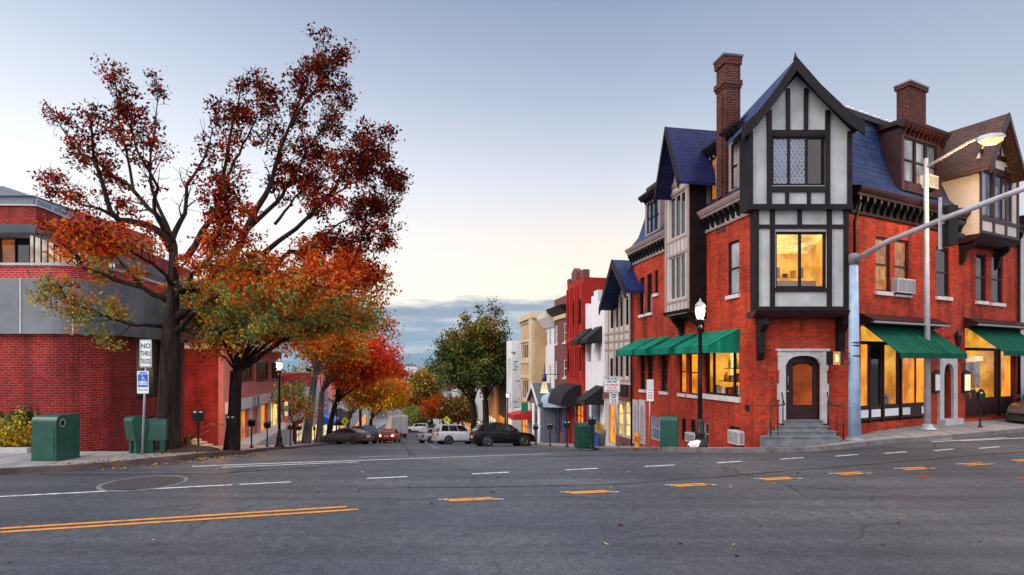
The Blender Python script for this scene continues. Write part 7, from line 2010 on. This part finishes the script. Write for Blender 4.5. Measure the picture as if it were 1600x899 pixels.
gtree('maple_tree', 362, 24, 369, 432, 492, 148, 48, 2.8, 580, .25, 'second left street tree with a dark straight trunk and low green orange crown', 'tree', hpal([(470, [('olive', .3), ('orange', .35), ('red', .25)]), (520, [('green', .4), ('olive', .35), ('orange', .2)]), (900, OR)]), 21, nl=22, sub=12, per=36, spread=.24, size=.14, sublen=(.8, 1.8), tw_len=.6)
gtree('leaning_trunk_tree', 478, 45.5, 492, 512, 535, 42, 32, 3.5, 585, .28, 'street tree with a pale leaning trunk and orange olive leaves behind the meters', 'tree', hpal([(540, [('deep_orange', .4), ('orange', .3), ('olive', .3)]), (900, [('orange', .5), ('olive', .35), ('yellow', .2)])]), 22, bark='bark_grey', per=22, spread=.36, size=.22, nl=13)
gtree('sapling', 462, 43, 460, 455, 632, 26, 38, 1.2, 672, .07, 'thin sapling with sparse yellow green leaves before the shops beside the lamp', 'tree', hpal([(625, [('olive', .6), ('green', .3)]), (900, [('olive', .35), ('orange', .35), ('brown', .2), ('yellow', .1)])]), 23, nl=9, sub=6, per=9, spread=.22, size=.16, sublen=(.5, 1.1), tw_len=.4)
gtree('slim_tree', 498, 52, 503, 538, 558, 30, 20, 3.5, 612, .26, 'street tree with a grey slim trunk just left of the maple', 'tree', hpal([(560, REDS), (900, [('deep_orange', .4), ('orange', .4), ('olive', .2)])]), 24, bark='bark_grey', per=22, spread=.4, size=.25)
gtree('red_maple', 512, 56, 524, 567, 572, 46, 42, 4, 630, .25, 'red maple with a dark trunk standing behind the grey sedan', 'tree', hpal([(585, [('bright_red', .6), ('deep_orange', .3), ('red', .1)]), (900, [('deep_orange', .45), ('bright_red', .25), ('orange', .2)])]), 25, nl=15, sub=9, per=24, spread=.4, size=.25)
gtree('forked_maple', 543, 70, 545, 572, 608, 32, 20, 4, 652, .24, 'forked grey-trunked maple with mixed olive and orange leaves above the parked cars', 'tree', pal(('olive', .35), ('orange', .3), ('deep_orange', .25), ('yellow', .1)), 26, bark='bark_grey', per=24, spread=.5, size=.3)
gtree('golden_maple', 578, 84, 580, 603, 620, 28, 20, 4, 655, .25, 'bright golden orange maple in the middle distance above the white truck', 'tree', hpal([(612, [('orange', .75), ('deep_orange', .3)]), (900, [('yellow', .6), ('orange', .4)])]), 27, nl=14, sub=9, per=26, spread=.5, size=.32, sublen=(1.4, 2.6))
gtree('bare_tree', 645, 150, 645, 636, 622, 34, 34, 6, 645, .35, 'bare grey tree before the apartment block at the end of the avenue', 'tree', pal(('brown', 1)), 28, bark='bark_grey', per=2, spread=.8, size=.3, bare=.7, nl=16, sub=14, sublen=(2.5, 5), tw_len=2.2)
gtree('russet_tree', 650, 130, 650, 654, 636, 12, 12, 3, 655, .25, 'small dark russet tree beyond the white truck', 'tree', pal(('dark_red', .5), ('brown', .3), ('red', .3)), 29, per=26, spread=.7, size=.45)
gtree('small_green_tree', 648, 118, 648, 648, 655, 12, 10, 2.5, 664, .15, 'little olive green tree just right of the white truck', 'tree', pal(('green', .4), ('olive', .6)), 30, nl=9, per=24, spread=.5, size=.35)
gtree('olive_maple', 676, 120, 674, 664, 606, 12, 12, 3, 640, .3, 'olive and orange leaved tree left of the two big green trees', 'tree', pal(('olive', .5), ('brown', .25), ('orange', .2), ('dark_green', .2)), 31, per=26, spread=.8, size=.45, sublen=(2, 3.6))
gtree('russet_tree', 693, 112, 693, 684, 641, 9, 7, 3, 655, .2, 'reddish brown low tree under the big green crown', 'tree', pal(('brown', .4), ('red', .3), ('deep_orange', .3)), 32, per=24, spread=.6, size=.4)
GG = lambda b: hpal([(535, [('olive', .2), ('brown', .4), ('deep_orange', .06), ('dark_green', .4)]), (575, [('dark_green', .65), ('olive', .12), ('green', .15), ('brown', .1)]), (900, [('dark_green', .6), ('green', .25), ('olive', .08)])])
gtree('green_street_tree', 741, 80, 739, 719, 580, 36, 58, 5, 630, .42, 'left of the two big green trees, dense crown and dark trunk behind the cars', 'tree', GG(0), 33, nl=19, sub=9, per=34, spread=.42, size=.27, sublen=(1.6, 3.6), tw_len=1.1, keep=.75)
gtree('green_street_tree', 757, 71, 758, 755, 563, 36, 72, 4.5, 625, .40, 'right of the two big green trees, taller crown reaching the pale cloud', 'tree', GG(1), 34, nl=19, sub=9, per=34, spread=.38, size=.25, sublen=(1.4, 3.4), tw_len=1.0, keep=.75)
gtree('autumn_street_tree', 716, 100, 716, 718, 644, 15, 8, 4, 660, .25, 'low brownish orange tree seen under the big green crowns', 'tree', pal(('brown', .6), ('dark_red', .15), ('olive', .2)), 35, per=28, spread=.7, size=.4)
gtree('red_maple', 563, 98, 563, 602, 585, 16, 12, 3, 640, .25, 'farther red and olive maple whose top shows beside the cloud bank', 'tree', pal(('red', .4), ('brown', .3), ('deep_orange', .3)), 36, per=26, spread=.6, size=.38)
# wooded skyline
mb = MB(); rn = np.random.default_rng(5); cl = []
far = bpy.data.objects.new('distant_woods', None)
wd = thing('distant_woods', (-60, 420, -28), 'dark wooded skyline far beyond the end of the avenue', 'woods')
for k in range(900):
    X = rn.uniform(-420, 260); Y = rn.uniform(300, 520); cl.append(Vector((X, Y, -26+rn.uniform(0, 1)**.6*(22+5*noise.noise(Vector((X*.02, Y*.02, 0)))))))
o = leaves('foliage', cl, 26, 4.5, 2.6, pal(('brown', .4), ('dark_green', .4), ('olive', .2), ('dark_red', .1)), wd, rn); wd['kind'] = 'stuff'; o['kind'] = 'stuff'
# shrubs at the lower left -------------------------------------------------
def shrub(x, Y, w, h, label, colf, rs, zb=0.15, size=.09):
    rn = np.random.default_rng(rs); b = place(x, Y); b.z += .05
    r = thing('garden_shrub', b, label, 'shrub', 'shrubs in the bed by the brick wall'); mb = MB(); cl = []
    for k in range(26):
        a = rn.uniform(0, 2*PI); e = b+Vector((math.cos(a)*w*rn.uniform(.2, 1), math.sin(a)*w*.6*rn.random(), h*rn.uniform(.35, 1)))
        mb.tube([b, b.lerp(e, .5)+Vector((0, 0, .08)), e], [.014, .01, .005], 4, cap=False); cl += [e, b.lerp(e, .75), b.lerp(e, .5)]
    mb.build('stem', 'bark', r, recalc=False); leaves('foliage', cl, 30, .11, size, colf, r, rn); return r
shrub(8, 17.6, .75, 1.05, 'yellow green shrub leftmost in the bed by the brick wall', pal(('yellow', .5), ('olive', .4), ('green', .1)), 51)
shrub(34, 17.7, .55, .62, 'golden orange low shrub just left of the green relay box', pal(('yellow', .5), ('orange', .2), ('olive', .35)), 52)
shrub(22, 18.1, .7, 1.25, 'dark green shrub at the back of the bed against the brick', pal(('dark_green', .5), ('green', .4)), 53)
shrub(280, 26, .5, .5, 'small olive shrub beside the recess steps past the big trunk', pal(('olive', .5), ('dark_green', .4)), 54)
# fallen leaves along the left kerb and in the gutter
rn = np.random.default_rng(9); V = []; Fc = []; 
mb = MB()
def litter(n, f, name, label):
    r = []; mb = MB()
    for k in range(n):
        x, y, off = f(); z = G(x, y)+off; a = rn.uniform(0, 2*PI); s = rn.uniform(.025, .06); d_ = Vector((math.cos(a), math.sin(a), rn.uniform(-.2, .3)))*s; e_ = Vector((-math.sin(a), math.cos(a), rn.uniform(-.2, .2)))*s*.6
        p = Vector((x, y, z+.012)); mb.cur = int(rn.integers(0, 4)); mb.poly([p-d_, p+e_, p+d_, p-e_])
    o = mb.build(name, ['leaf_brown', 'leaf_orange', 'leaf_yellow', 'leaf_dark_red'], None, recalc=False); tag(o, label, 'leaves', kind='stuff')
def f1():
    Y = 14.5+abs(rn.normal(0, 1))*6; i = np.interp(Y, [p[1] for p in LS[1:]], [p[0] for p in LS[1:]]); 
    if Y > 21.5: i = -7-.182*Y
    return (i-abs(rn.normal(0, .7))-.1 if rn.random() < .5 else i+.08+abs(rn.normal(0, .35)), Y, 0)
def f1b():
    x, y, o_ = f1(); i = np.interp(y, [p[1] for p in LS[1:]], [p[0] for p in LS[1:]]) if y <= 21.5 else -7-.182*y
    return x, y, (SW if x < i else 0)
litter(1100, f1b, 'fallen_leaves', 'scattered brown and yellow fallen leaves along the left kerb')
def f2(): return rn.uniform(-8, 9), rn.uniform(6, 17), 0
litter(70, f2, 'road_litter_leaves', 'a few dry leaves scattered on the wide foreground asphalt')
